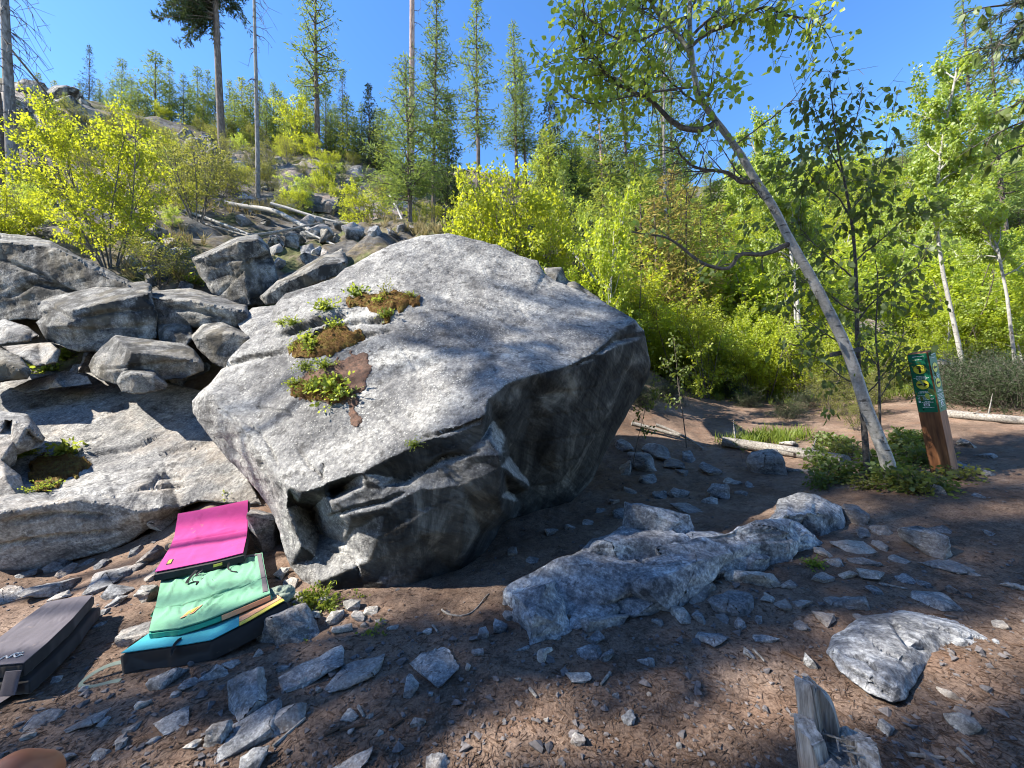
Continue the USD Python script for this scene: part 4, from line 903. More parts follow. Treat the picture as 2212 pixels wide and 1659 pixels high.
STK = [((935, 1352), (946, 1368), 'short stub of wood near the curved stick'), ((1318, 1455), (1298, 1482), 'pale splinter in the sunlit dirt'), ((954, 1447), (952, 1460), 'tan chip of wood below the flat plate'), ((774, 1528), (786, 1551), 'grey chip of wood right of the pale oval stone'), ((700, 1590), (742, 1572), 'tan broken stick at the bottom left of centre'), ((735, 1580), (790, 1568), 'long thin stick beside the tan broken stick'), ((845, 1572), (870, 1557), 'thin tan twig near the bottom centre'), ((1628, 1405), (1652, 1432), 'grey stick pointing to the bedrock plate'), ((1690, 1408), (1730, 1428), 'tan flat splinter left of the bedrock plate'), ((1960, 1632), (2040, 1642), 'long grey stick at the lower right'), ((2070, 1620), (2105, 1655), 'pale stick by the lower right corner'), ((590, 1615), (660, 1555), 'thin dark root running between the lower left stones'), ((1145, 1490), (1160, 1510), 'white curled scrap of bark in the dirt'), ((1500, 1240), (1560, 1262), 'thin twig lying on the outcrop rubble'), ((1900, 1262), (1960, 1275), 'dark stick in the path rubble')]
for a, b, lab in STK:
    log('stick', [(*a, 0), (*b, 0.004)], 0.009, 0.006, 'grey_wood' if 'tan' not in lab else 'litter', lab, cat='stick', sides=6, n=8)


# ---------------------------------------------------------------- leaves and needles
def leaf_look(name, a, b, trans, gloss=0.12, tmix=0.5, objvar=True):
    g = G(name)
    rp = g.add('geometry', 'random_per_island')
    c = g.mix(rp, a, b)
    if objvar:
        c = g.mix(g.math('multiply', g.add('object_info', 'random'), 0.35), c, tuple(0.5 * x + 0.5 * y for x, y in zip(b, (0.10, 0.10, 0.02))))
    d = g.add('diffuse_bsdf', 'BSDF', color=c)
    t = g.add('translucent_bsdf', 'BSDF', color=g.mix(rp, trans, tuple(x * 0.75 for x in trans)))
    m1 = g.add('mix_closure', 'closure', fac=tmix, closure1=d, closure2=t)
    gl = g.add('glossy_bsdf', 'BSDF', color=(0.5, 0.52, 0.5), roughness=0.55)
    m2 = g.add('mix_closure', 'closure', fac=gloss * 0.5, closure1=m1, closure2=gl)
    return g.done(surface=m2)


M['maple_leaf'] = leaf_look('maple_leaf', (0.23, 0.28, 0.02), (0.35, 0.38, 0.028), (0.58, 0.62, 0.03))
M['aspen_leaf'] = leaf_look('aspen_leaf', (0.19, 0.27, 0.035), (0.31, 0.39, 0.055), (0.58, 0.68, 0.07), 0.2)
M['birch_leaf'] = leaf_look('bright_leaf', (0.24, 0.31, 0.02), (0.38, 0.44, 0.035), (0.66, 0.74, 0.045))
M['dark_leaf'] = leaf_look('dark_leaf', (0.075, 0.115, 0.022), (0.12, 0.165, 0.03), (0.28, 0.34, 0.04), 0.15, 0.35)
M['olive_leaf'] = leaf_look('olive_leaf', (0.15, 0.17, 0.03), (0.24, 0.25, 0.05), (0.30, 0.30, 0.05))
M['larch_needle'] = leaf_look('larch_needles', (0.12, 0.175, 0.04), (0.20, 0.26, 0.055), (0.28, 0.36, 0.07), 0.08, 0.35)
M['young_needle'] = leaf_look('young_larch_needles', (0.19, 0.25, 0.04), (0.30, 0.34, 0.055), (0.40, 0.44, 0.06), 0.08, 0.35)
M['tan_needle'] = leaf_look('tan_needles', (0.28, 0.235, 0.06), (0.40, 0.32, 0.10), (0.42, 0.34, 0.09), 0.05, 0.3)
M['fir_needle'] = leaf_look('fir_needles', (0.032, 0.055, 0.026), (0.07, 0.10, 0.036), (0.07, 0.10, 0.03), 0.1, 0.25)
M['pine_needle'] = leaf_look('pine_needles', (0.06, 0.09, 0.042), (0.11, 0.145, 0.06), (0.11, 0.14, 0.05), 0.1, 0.25)
M['juniper_needle'] = leaf_look('juniper_needles', (0.02, 0.04, 0.015), (0.045, 0.07, 0.022), (0.04, 0.06, 0.02), 0.1, 0.2)
M['grass'] = leaf_look('grass_blade', (0.14, 0.20, 0.03), (0.26, 0.30, 0.06), (0.34, 0.40, 0.05), 0.08)
M['dry_grass'] = leaf_look('dry_grass_blade', (0.26, 0.21, 0.10), (0.38, 0.32, 0.17), (0.3, 0.25, 0.1), 0.05, 0.3)
M['fern'] = leaf_look('rock_plant_leaf', (0.14, 0.20, 0.025), (0.25, 0.31, 0.04), (0.36, 0.42, 0.05), 0.1)

LEAF6 = np.array([(0, 0, 0), (0.32, 0.36, 0.05), (0.72, 0.25, 0.02), (1, 0, -0.10), (0.72, -0.25, 0.02), (0.32, -0.36, 0.05)], float)
LEAF6F = np.array([[0, 5, 1], [1, 5, 4], [1, 4, 2], [2, 4, 3]])
LEAF4 = np.array([(0, 0, 0), (0.42, 0.36, 0.04), (1, 0, -0.05), (0.42, -0.36, 0.04)], float)
LEAF4F = np.array([[0, 3, 1], [1, 3, 2]])


def leaves(pos, axis_, size, rng, shape='six', wid=1.0, upbias=0.7):
    """one small folded blade per row of pos, pointing along axis_"""
    n = len(pos)
    T, TF = (LEAF6, LEAF6F) if shape == 'six' else (LEAF4, LEAF4F)
    x = axis_ / (np.linalg.norm(axis_, axis=1, keepdims=True) + 1e-9)
    u = rng.normal(size=(n, 3)) * 0.8 + np.array([0, 0, upbias])
    y = np.cross(u, x); y /= np.linalg.norm(y, axis=1, keepdims=True) + 1e-9
    z = np.cross(x, y)
    s = np.broadcast_to(size, (n,))[:, None, None]
    v = pos[:, None] + s * (T[None, :, :1] * x[:, None] + wid * T[None, :, 1:2] * y[:, None] + T[None, :, 2:] * z[:, None])
    f = TF[None] + (np.arange(n) * len(T))[:, None, None]
    return v.reshape(-1, 3), f.reshape(-1, 3)


def conifer(seed, H, base, R, droop=0.2, dens=1.0, needle=0.16, nw=0.28, style='fir', r0=0.16, whorl=0.33, gap=0.0, tip=0.9):
    rng = np.random.default_rng(seed)
    zt = np.linspace(0, H, 14)
    wob = np.cumsum(rng.normal(size=(14, 2)) * 0.02 * H / 14, axis=0)
    tr = np.column_stack([wob, zt])
    trunk = tube(tr, r0 * (1 - zt / H) ** 0.8 + 0.008, 8)
    limbs, P0, A0, S0 = [], [], [], []
    z = base
    while z < H * 0.985:
        f = (z - base) / max(H - base, 1e-6)
        if style == 'column':
            prof = (0.55 + 0.45 * math.sin(math.pi * min(1, f * 1.15 + 0.15))) * (1 - f ** 4)
        elif style == 'larch':
            prof = (1 - f) ** 0.75 * (0.7 + 0.3 * min(1, f * 5))
        else:
            prof = (1 - f) ** 0.9 * (0.75 + 0.25 * min(1, f * 6))
        k = rng.integers(3, 6)
        a0 = rng.uniform(0, 6.28)
        for j in range(k):
            if rng.random() < gap:
                continue
            az = a0 + j * 6.283 / k + rng.normal() * 0.25
            L = max(R * prof * rng.uniform(0.42, 1.25), 0.10)
            pitch = (0.35 - droop * 2.2 * (1 - f)) + rng.normal() * 0.12
            t = np.linspace(0, 1, 5)
            out = np.array([math.cos(az), math.sin(az), 0.0])
            c0 = np.array([np.interp(z, zt, tr[:, 0]), np.interp(z, zt, tr[:, 1]), z])
            cur = c0 + out * (t * L)[:, None] + np.array([0, 0, 1.0]) * ((pitch * t + (tip * 0.3 - droop * 0.5) * t ** 2) * L)[:, None]
            limbs.append(tube(cur, np.linspace(0.04 * L ** 0.6 * r0 / 0.16, 0.003, 5), 4, cap=False))
            side = np.array([-out[1], out[0], 0])
            ns = max(3, int(L * 8.5 * dens))
            tt = rng.uniform(0.06 if style != 'pine' else 0.35, 1.0, ns)
            for s_, t_ in enumerate(tt):
                q = np.array([np.interp(t_, t, cur[:, i]) for i in range(3)])
                sl = (0.16 + 0.34 * (1 - t_)) * L * rng.uniform(0.5, 1.1) + 0.06
                d = side * (1 if s_ % 2 else -1) * rng.uniform(0.5, 1.0) + out * rng.uniform(0.3, 0.9) + np.array([0, 0, rng.normal() * 0.18 - droop * (0.9 if style == 'larch' else 0.5)])
                d /= np.linalg.norm(d)
                m_ = max(2, int(sl / (needle * 0.42)))
                w = np.linspace(0.0, 1.0, m_)
                pp = q + d * (w * sl)[:, None]
                jit = rng.normal(size=(m_, 3)) * 0.55
                P0.append(pp + rng.normal(size=(m_, 3)) * 0.012); A0.append(d + jit); S0.append(needle * rng.uniform(0.65, 1.2, m_))
        z += whorl * rng.uniform(0.7, 1.25) * (1.0 if f < 0.8 else 0.6)
    P0, A0, S0 = np.vstack(P0), np.vstack(A0), np.concatenate(S0)
    crown = leaves(P0, A0, S0, rng, 'four', nw)
    return join([trunk] + limbs), crown


def broadleaf(seed, H, W, stems, leaf, n_target, r0=0.03, lean=0.25, shape='four', droop=0.5, lower=0.2, wid=1.0, levels=3):
    """several stems from one foot, branching, with leaves along the last twigs"""
    rng = np.random.default_rng(seed)
    wood, tips = [], []

    def grow(p, d, L, r, lev):
        n = 6 if lev == 0 else 5
        pts = [p]
        cd = d.copy()
        for i in range(n - 1):
            cd = cd + rng.normal(size=3) * (0.10 if lev == 0 else 0.2) + np.array([0, 0, 0.06 if lev else 0.10])
            cd /= np.linalg.norm(cd)
            pts.append(pts[-1] + cd * L / (n - 1))
        pts = np.array(pts)
        wood.append(tube(pts, np.linspace(r, max(r * 0.35, 0.0015), n), 6 if lev == 0 else 4, cap=False))
        if lev >= levels - 1:
            tips.append((pts, L))
            return
        nb = {0: max(7, int(L * 3.2)), 1: 5}.get(lev, 4)
        for i in range(nb):
            t = (lower + (1 - lower) * (i + rng.random()) / nb) if lev == 0 else rng.uniform(0.15, 1.0)
            q = np.array([np.interp(t * (n - 1), np.arange(n), pts[:, k]) for k in range(3)])
            ax = pts[min(int(t * (n - 1)) + 1, n - 1)] - pts[min(int(t * (n - 1)), n - 2)]
            ax /= np.linalg.norm(ax) + 1e-9
            s = rng.normal(size=3); s -= ax * (s @ ax); s /= np.linalg.norm(s)
            nd = ax * 0.55 + s * 0.85 + np.array([0, 0, 0.12]); nd /= np.linalg.norm(nd)
            f = math.sin(math.pi * min(1, 0.18 + 0.82 * t)) * 0.8 + 0.25
            grow(q, nd, (W * 0.45 * f if lev == 0 else L * 0.55) * rng.uniform(0.6, 1.15), r * (0.3 if lev == 0 else 0.5), lev + 1)
        if lev:
            tips.append((pts[len(pts) // 2:], L * 0.5))

    for s in range(stems):
        a = s * 6.283 / stems + rng.normal() * 0.4
        l = lean * rng.uniform(0.3, 1.2) if stems > 1 else lean
        d = np.array([math.cos(a) * l, math.sin(a) * l, 1.0]); d /= np.linalg.norm(d)
        grow(np.array([math.cos(a), math.sin(a), 0]) * (0.02 * W if stems > 1 else 0) - np.array([0, 0, 0.12]), d, H * rng.uniform(0.75, 1.0), r0 * rng.uniform(0.7, 1.1), 0)
    tot = sum(L for _, L in tips)
    PP, AA = [], []
    for pts, L in tips:
        k = max(1, int(round(n_target * L / tot)))
        t = rng.uniform(0.1, 1.05, k)
        q = np.stack([np.interp(t * (len(pts) - 1), np.arange(len(pts)), pts[:, i]) for i in range(3)], 1)
        ax = pts[-1] - pts[0]; ax /= np.linalg.norm(ax) + 1e-9
        o = rng.normal(size=(k, 3)); 
        PP.append(q + o * leaf * 0.45); AA.append(ax * 0.5 + o * 0.7 - np.array([0, 0, droop]))
    PP, AA = np.vstack(PP), np.vstack(AA)
    return join(wood), leaves(PP, AA, leaf * rng.uniform(0.6, 1.2, len(PP)), rng, shape, wid)


FIRST = {}


def proto(key, make):
    FIRST[key] = (make, None)


def plant(key, name, loc, h, label, cat, group=None, rotz_=0.0, lean=(0, 0), wide=1.0):
    """one plant of a kind: the first one carries the meshes, the others reference it"""
    make, first = FIRST[key]
    H = make['H']
    s = h / H
    rot = (math.degrees(lean[1]), math.degrees(lean[0]), rotz_)
    if first is None:
        t = thing(name, loc, label, cat, group, rot, (s * wide, s * wide, s))
        parts = make['build']()
        for pname, mesh, mt in parts:
            obj(pname, mesh, M[mt], parent=t, smooth=(60 if pname in ('trunk', 'stems', 'limbs') else False))
        FIRST[key] = (make, t)
        return t
    return dup(first, name, loc, rot, (s * wide, s * wide, s), label, cat, group)


def con(key, needle_mat, bark='conifer_bark', **kw):
    def build():
        a, c = conifer(**kw)
        return [('trunk', a, bark), ('crown', c, needle_mat)]
    proto(key, {'H': kw['H'], 'build': build})


def bl(key, leaf_mat, wood_mat='twig', **kw):
    def build():
        a, b = broadleaf(**kw)
        return [('stems', a, wood_mat), ('foliage', b, leaf_mat)]
    proto(key, {'H': kw['H'], 'build': build})


con('larch_a', 'larch_needle', seed=1, H=6.0, base=0.3, R=1.65, droop=0.10, dens=1.7, needle=0.24, nw=0.36, style='larch', r0=0.06, whorl=0.24)
con('larch_b', 'larch_needle', seed=2, H=6.0, base=0.4, R=1.35, droop=0.16, dens=1.7, needle=0.24, nw=0.36, style='larch', r0=0.05, whorl=0.26)
con('larch_c', 'young_needle', seed=3, H=5.0, base=0.25, R=1.4, droop=0.05, dens=1.7, needle=0.22, nw=0.38, style='larch', r0=0.05, whorl=0.23)
con('spruce', 'pine_needle', seed=4, H=6.0, base=0.6, R=1.15, droop=0.22, dens=1.6, needle=0.21, nw=0.36, style='fir', r0=0.06, whorl=0.25)
con('fir_dark', 'fir_needle', seed=5, H=8.0, base=0.7, R=1.9, droop=0.20, dens=1.6, needle=0.28, nw=0.42, style='fir', r0=0.09, whorl=0.29)
con('pine_thin', 'pine_needle', bark='red_bark', seed=6, H=8.0, base=2.2, R=1.25, droop=0.15, dens=1.4, needle=0.28, nw=0.40, style='column', r0=0.11, whorl=0.38, gap=0.2)
con('tall_larch', 'larch_needle', seed=7, H=16.0, base=3.0, R=1.75, droop=0.24, dens=1.6, needle=0.27, nw=0.30, style='column', r0=0.14, whorl=0.31, gap=0.08)
con('slim_larch', 'larch_needle', seed=8, H=14.0, base=4.0, R=1.5, droop=0.24, dens=1.6, needle=0.30, nw=0.32, style='column', r0=0.14, whorl=0.36, gap=0.12)
con('broad_larch', 'larch_needle', seed=9, H=7.5, base=1.2, R=2.2, droop=0.20, dens=2.0, needle=0.19, nw=0.30, style='larch', r0=0.10, whorl=0.23)
con('tan_larch', 'tan_needle', seed=10, H=5.0, base=0.3, R=1.3, droop=0.08, dens=1.6, needle=0.20, nw=0.34, style='larch', r0=0.045, whorl=0.24)
con('open_larch', 'larch_needle', seed=11, H=12.0, base=3.6, R=1.6, droop=0.15, dens=1.6, needle=0.30, nw=0.30, style='column', r0=0.18, whorl=0.42, gap=0.2)


def tree(key, name, base, top, d, label, cat='conifer', group=None, wide=1.0, rot=None, ground=True):
    p, q = P(*base, d), P(*top, d)
    z0 = gz(p[0], p[1]) if ground else p[2]
    z0 = min(z0, p[2] + 0.6)
    h = q[2] - z0
    lean = (math.atan2(q[0] - p[0], max(h, 0.1)), 0.0)
    # the stand-in for the lean seen in the photograph: tilt to the side it leans to
    rot = rot if rot is not None else (base[0] * 37 + base[1] * 17) % 360
    return plant(key, name, (p[0], p[1], z0 - 0.1), h + 0.1, label, cat, group, rot, lean, wide)


SKY = [(193, 150, 'the bluish lone conifer'), (335, 200, 'the tallest broad young conifer'), (472, 250, 'the bare-trunked fir'), (553, 250, 'the grey snag'), (684, 230, 'the tall open larch'), (741, 230, 'the slim pointed spruce'), (797, 250, 'the dark bushy fir'), (640, 270, 'the willow on the ledge'), (264, 190, 'the second conifer on the skyline'), (888, 300, 'the feathery larch')]
FOREST = [(1760, 640, 'the leaning aspen'), (1990, 850, 'the signpost'), (1400, 760, 'the tip of the boulder'), (1850, 720, 'the pale rock face'), (1735, 780, 'the pale double aspen'), (2060, 640, 'the tall white aspen'), (2170, 600, 'the aspen at the right edge'), (1850, 450, 'the dark-leaved young tree'), (1092, 450, 'the yellow many-stemmed shrub'), (1285, 500, 'the round-leaved aspen sapling'), (1235, 520, 'the dark narrow conifers'), (1440, 520, 'the tan young conifers'), (1990, 420, 'the high pale cliff'), (1700, 975, 'the barkless log'), (1480, 830, 'the thin sapling'), (2040, 800, 'the white rock slab'), (1190, 300, 'the pyramid-shaped fir'), (1340, 250, 'the tall wispy larch'), (2140, 850, 'the dark junipers'),
          (235, 420, 'the big maple'), (556, 400, 'the grey snag'), (640, 480, 'the thickest white log'), (480, 330, 'the bare fir trunk'), (690, 360, 'the stepped cliff band'), (500, 560, 'the dark triangular boulder'), (752, 450, 'the bright bushy young conifer'), (888, 450, 'the feathery larch'), (940, 420, 'the very tall conifer'), (840, 460, 'the leaning bleached pole'), (425, 400, 'the dull olive shrub'), (1930, 1040, 'the foot of the leaning aspen'), (2040, 1000, 'the foot of the signpost'), (2004, 1056, 'the round pale stone'), (1826, 1004, 'the right end of the barkless log'), (1790, 1024, 'the short thin log'), (1030, 300, 'the slender tall larch'), (1112, 250, 'the twin thin larches'), (1640, 400, 'the upper trunk of the aspen')]
TREES = [
    # young trees on the skyline, from the left
    ('spruce', (192, 228), (193, 98), 28, 'bluish sparse conifer standing alone at the left end of the skyline', 0.8),
    ('larch_b', (216, 255), (216, 192), 28, 'small green conifer between the bluish one and its taller neighbour', 1.1),
    ('larch_a', (262, 258), (264, 126), 28, 'full green conifer second from the bluish lone one on the skyline', 1.0),
    ('larch_a', (335, 290), (336, 110), 27, 'tallest broad young conifer on the left skyline', 1.15),
    ('larch_b', (368, 295), (366, 128), 28, 'grey-topped young conifer right behind the tallest broad one', 0.7),
    ('larch_b', (398, 298), (396, 160), 28, 'green conifer left of the twin-topped pair beside the bare-trunked fir', 1.0),
    ('larch_a', (428, 300), (427, 143), 29, 'taller of the two conifers close left of the bare-trunked fir', 0.85),
    ('larch_b', (450, 302), (449, 150), 29, 'slimmer conifer touching the bare-trunked fir on its left', 0.8),
    ('larch_b', (497, 308), (496, 172), 29, 'slim young conifer just right of the bare-trunked fir', 0.8),
    ('larch_c', (523, 315), (522, 166), 28, 'bright conifer between the bare-trunked fir and the dead snag', 1.0),
    ('larch_c', (542, 318), (541, 178), 29, 'bright conifer touching the left side of the dead snag', 0.8),
    ('larch_a', (590, 322), (591, 180), 28, 'pointed conifer right of the dead snag on the skyline', 0.9),
    ('larch_c', (614, 325), (615, 214), 27, 'shorter yellowish conifer behind the willow on the ledge', 1.0),
    ('larch_b', (650, 322), (651, 175), 30, 'conifer half hidden by the willow on the ledge', 0.9),
    ('spruce', (740, 318), (741, 150), 28, 'slim pointed spruce alone right of the tall open larch', 0.75),
    ('larch_c', (712, 320), (713, 240), 28, 'low bright conifer at the foot of the tall open larch', 1.1),
    ('larch_c', (766, 325), (766, 250), 28, 'low conifer between the slim spruce and the dark fir', 1.1),
    ('fir_dark', (797, 345), (796, 178), 26, 'dark bushy fir on the ledge left of the tall conifers', 0.85),
    ('larch_c', (826, 350), (826, 235), 26, 'light conifer squeezed between dark fir and tall conifers', 1.1),
    # the tall ones
    ('open_larch', (686, 318), (682, -75), 26, 'tall open larch with a long bare lower trunk on the cliff', 1.0),
    ('broad_larch', (888, 505), (880, 118), 13.5, 'broad feathery green larch with dark trunk behind the boulder', 1.0),
    ('tall_larch', (934, 492), (944, -55), 16, 'very tall dense conifer with pale trunk next to the feathery larch', 0.92),
    ('fir_dark', (962, 420), (968, 190), 17, 'blackish fir at the right foot of the very tall conifer', 0.8),
    ('slim_larch', (1028, 378), (1024, -30), 25, 'slender tall larch standing clear against the sky', 1.0),
    ('slim_larch', (1116, 362), (1107, 38), 28, 'taller of the twin thin larches right of the slender one', 1.05),
    ('slim_larch', (1131, 362), (1126, 125), 28.5, 'shorter of the twin thin larches', 1.25),
    ('fir_dark', (1194, 402), (1186, 190), 25, 'dark blue-green pyramid-shaped fir alone on the skyline', 0.95),
    ('larch_b', (1243, 412), (1242, 318), 26, 'small bluish conifer right of the pyramid-shaped fir', 1.2),
    ('pine_thin', (1305, 410), (1290, 215), 23, 'brownish thin-crowned pine partly behind the aspen twigs', 1.25),
    ('slim_larch', (1360, 405), (1338, 60), 24, 'tall wispy larch seen through the leaning aspen crown', 1.0),
    ('slim_larch', (1422, 415), (1428, 90), 27, 'left of two thin dark poles of larch behind the aspen', 0.8),
    ('slim_larch', (1447, 415), (1446, 40), 28, 'right of two thin dark poles of larch behind the aspen', 0.8),
    ('slim_larch', (2100, 330), (2068, -10), 26, 'tall dark conifer at the upper right above the bright forest', 1.0),
    ('slim_larch', (2158, 330), (2128, 30), 24, 'second tall conifer at the upper right, nearer the edge', 0.9),
    # trees on the slope
    ('fir_dark', (742, 482), (742, 343), 17, 'small conifer in front of the cliff band above the fallen logs', 0.55),
    ('larch_c', (752, 500), (757, 400), 15.5, 'bright bushy young conifer above the right end of the logs', 1.1),
    ('spruce', (792, 500), (792, 430), 15.5, 'low dark conifer right of the bright bushy young one', 1.1),
    ('larch_b', (660, 398), (660, 322), 25, 'small conifer growing on the grey broken ledge', 1.0),
    ('larch_b', (630, 400), (630, 335), 25, 'smallest conifer on the cliff band right of the snag', 1.0),
    ('larch_b', (700, 452), (700, 395), 20, 'thin small conifer left of the one above the logs', 1.0),
    ('spruce', (500, 440), (498, 360), 17, 'dark small conifer between the olive shrub and the snag', 1.2),
    ('larch_c', (590, 420), (590, 340), 22, 'yellowish small conifer right of the snag foot', 1.0),
    ('spruce', (62, 470), (62, 250), 14, 'dark green conifer behind the grey trunk at the left edge', 1.2),
    ('spruce', (120, 470), (118, 300), 14, 'dark conifer behind the left side of the yellow maple', 1.3),
    ('spruce', (95, 300), (97, 205), 19, 'small dark spruce on the far left ridge', 1.3),
    ('larch_b', (140, 290), (140, 200), 20, 'green conifer above the left end of the maple', 1.2),
    ('spruce', (35, 330), (40, 215), 17, 'dark spruce between the two grey trunks at the left edge', 1.3),
    ('fir_dark', (90, 480), (92, 330), 13, 'blackish fir behind the left edge of the big maple', 0.9),
    ('larch_b', (165, 285), (168, 215), 22, 'low conifer under the bluish lone conifer', 1.3),
    ('fir_dark', (1235, 600), (1236, 445), 12, 'dark narrow conifer in the shade right of the yellow shrub', 0.7),
    ('fir_dark', (1275, 610), (1276, 470), 12.5, 'second dark narrow conifer right of the yellow shrub', 0.7),
]
for key, b, t, d, lab, w in TREES:
    tree(key, 'conifer_tree', b, t, d, lab, wide=w)
LEDGE = [(300, 275, 70), (372, 290, 80), (410, 300, 90), (440, 305, 80), (465, 300, 100), (505, 312, 90), (530, 318, 70), (560, 315, 110), (575, 325, 90), (605, 325, 100), (628, 330, 80), (660, 325, 100), (672, 330, 70), (704, 322, 110), (722, 328, 80), (750, 325, 90), (780, 340, 90), (812, 350, 90), (845, 365, 80), (242, 262, 60), (282, 270, 80), (320, 285, 60), (215, 250, 60), (170, 240, 45), (120, 225, 40), (230, 262, 50), (80, 215, 45)]
for i, (px, py, hp) in enumerate(LEDGE):
    k_ = ('larch_c', 'larch_b', 'larch_a')[i % 3]
    d_ = 26.5 + (i * 7 % 5) * 0.7
    tree(k_, 'conifer_tree', (px, py), (px + (i % 3 - 1) * 2, py - hp * 1.3), d_, singled(f"{'short' if hp < 75 else 'medium'} {('yellow-green', 'blue-green', 'green')[i % 3]} young conifer", px, py - hp / 2, SKY, 'young conifer filling the gaps on the left skyline', True), group='young conifers filling the gaps on the left skyline', wide=1.05)
# yellow and tan young larches in front of the right hand forest
YL = [('larch_c', (1385, 640), (1382, 375), 14), ('tan_larch', (1440, 640), (1438, 365), 14), ('larch_c', (1372, 560), (1370, 330), 17), ('tan_larch', (1475, 650), (1478, 395), 14.5), ('tan_larch', (1415, 620), (1416, 420), 13), ('larch_c', (1510, 640), (1512, 420), 16), ('tan_larch', (1545, 600), (1546, 440), 16), ('larch_c', (1330, 600), (1330, 420), 15), ('larch_c', (1300, 580), (1302, 390), 18), ('larch_c', (1470, 560), (1470, 385), 20)]
for i, (key, b, t, d) in enumerate(YL):
    tan = key == 'tan_larch'
    tree(key, 'conifer_tree', b, t, d, singled('young tan-brown conifer' if tan else 'young yellow-green conifer', (b[0] + t[0]) / 2, (b[1] + t[1]) / 2, FOREST, 'young tan-brown conifer among the bright trees right of the boulder' if tan else 'young yellow-green conifer among the bright trees right of the boulder', True), group='young tan conifers right of the boulder' if tan else 'young yellow-green conifers right of the boulder', wide=1.0)
# the far ridge on the right: small conifers against the sky
rr = random.Random(4)
for i in range(90):
    px = 1180 + (i % 45) * 24 + rr.uniform(-12, 12)
    p, d = hit(px, (500 if px < 1800 else 460) + rr.uniform(-130, 60), 100)
    h = rr.uniform(3.5, 6.5)
    qx, qy = project(p + np.array([0, 0, h * 0.5]))
    plant(rr.choice(['larch_a', 'larch_b', 'larch_c', 'larch_c']), 'conifer_tree', (p[0], p[1], p[2] - 0.1), h, singled('small distant conifer', qx, qy, FOREST, 'small distant green conifer on the right hand hillside', True), 'conifer', 'small distant conifers on the right hand hillside', rr.uniform(0, 360), wide=1.1)


# ---------------------------------------------------------------- bare trunks
def bare_trunk(name, pts, r0, r1, mat, label, twigs=0, tl=0.8, droop=0.6, seed=0, side=0.0, cat='dead tree', crown=None):
    c = spline([P(*q) for q in pts], 30)
    c[0, 2] = min(c[0, 2], gz(c[0, 0], c[0, 1])) - 0.15
    t = thing(name, c[0], label, cat)
    c = c - c[0]
    v, f = tube(c, np.linspace(r0, r1, 30), 9)
    obj('trunk', (v, f), M[mat], parent=t, smooth=60)
    rng = np.random.default_rng(seed)
    parts = []
    for _ in range(twigs):
        k = rng.integers(8, 30)
        d = rng.normal(size=3); d[2] = 0; d[0] += side; d /= np.linalg.norm(d)
        L = tl * rng.uniform(0.35, 1.2)
        s = np.linspace(0, 1, 6)
        cur = c[k] + d * (s * L)[:, None] + np.array([0, 0, 1]) * ((0.1 * s - droop * s ** 2) * L)[:, None] + np.cumsum(rng.normal(size=(6, 3)) * 0.03 * L, axis=0)
        parts.append(tube(cur, np.linspace(0.018, 0.004, 6), 4, cap=False))
        for _ in range(3):
            j = rng.integers(2, 6)
            e = rng.normal(size=3) * 0.3 * L + np.array([0, 0, -0.25 * L])
            parts.append(tube([cur[j], cur[j] + e * 0.6, cur[j] + e], [0.008, 0.006, 0.003], 3, cap=False))
    if parts:
        obj('dead_twigs', join(parts), M['twig'], parent=t, kind='stuff')
    if crown:
        P0, A0, S0, lim = [], [], [], []
        for (h0, h1, n, R_, az0, spread) in crown:
            for _ in range(n):
                k = rng.uniform(h0, h1)
                q = np.array([np.interp(k * 29, np.arange(30), c[:, i]) for i in range(3)])
                a = az0 + rng.normal() * spread
                d = np.array([math.cos(a), math.sin(a), -0.15 + rng.normal() * 0.18]); L = R_ * rng.uniform(0.4, 1.1)
                s = np.linspace(0, 1, 5)
                cur = q + d * (s * L)[:, None] + np.array([0, 0, 1]) * (-0.18 * s ** 2 * L)[:, None]
                lim.append(tube(cur, np.linspace(0.035, 0.006, 5), 4, cap=False))
                for _ in range(int(12 * L)):
                    u = rng.uniform(0.2, 1.0)
                    b = q + d * u * L + np.array([0, 0, -0.18 * u * u * L])
                    dd = rng.normal(size=3) * 0.6 + d * 0.7; dd /= np.linalg.norm(dd)
                    m_ = 7
                    P0.append(b + dd * (np.linspace(0, 0.5, m_) * (0.4 + 0.5 * (1 - u)))[:, None]); A0.append(dd + rng.normal(size=(m_, 3)) * 0.6); S0.append(rng.uniform(0.13, 0.24, m_))
        obj('limbs', join(lim), M[mat], parent=t)
        obj('crown', leaves(np.vstack(P0), np.vstack(A0), np.concatenate(S0), rng, 'four', 0.36), M['fir_needle'], parent=t)
    return t


bare_trunk('fir_tree', [(482, 352, 21), (474, 200, 21), (469, 90, 21), (465, -10, 21), (460, -140, 21)], 0.20, 0.10, 'conifer_bark', 'tall fir with a long bare trunk and a dark one-sided crown at the top left', 6, 0.8, 0.3, 3, cat='conifer',
           crown=[(0.62, 0.92, 100, 2.6, math.pi, 0.6), (0.80, 1.0, 80, 2.2, 0.0, 2.2), (0.70, 0.80, 22, 1.0, 0.0, 0.8)])
bare_trunk('dead_tree', [(557, 425, 17), (555, 250, 17), (551, 80, 17), (548, -60, 17)], 0.10, 0.05, 'dead_bark', 'thin dead grey snag with short drooping twigs', 46, 0.55, 1.1, 5, side=0.8)
bare_trunk('pine_tree', [(890, 480, 15.5), (889, 250, 15.5), (890, 60, 15.5), (889, -120, 15.5)], 0.13, 0.09, 'red_bark', 'bare pinkish-barked pole rising out of the feathery larch', 10, 0.5, 0.3, 6)
bare_trunk('dead_tree', [(32, 440, 13), (22, 260, 13), (13, 80, 13), (6, -80, 13)], 0.17, 0.09, 'dead_bark', 'thick grey scaly trunk with drooping dead twigs at the left edge', 60, 1.0, 1.1, 7, side=0.9)
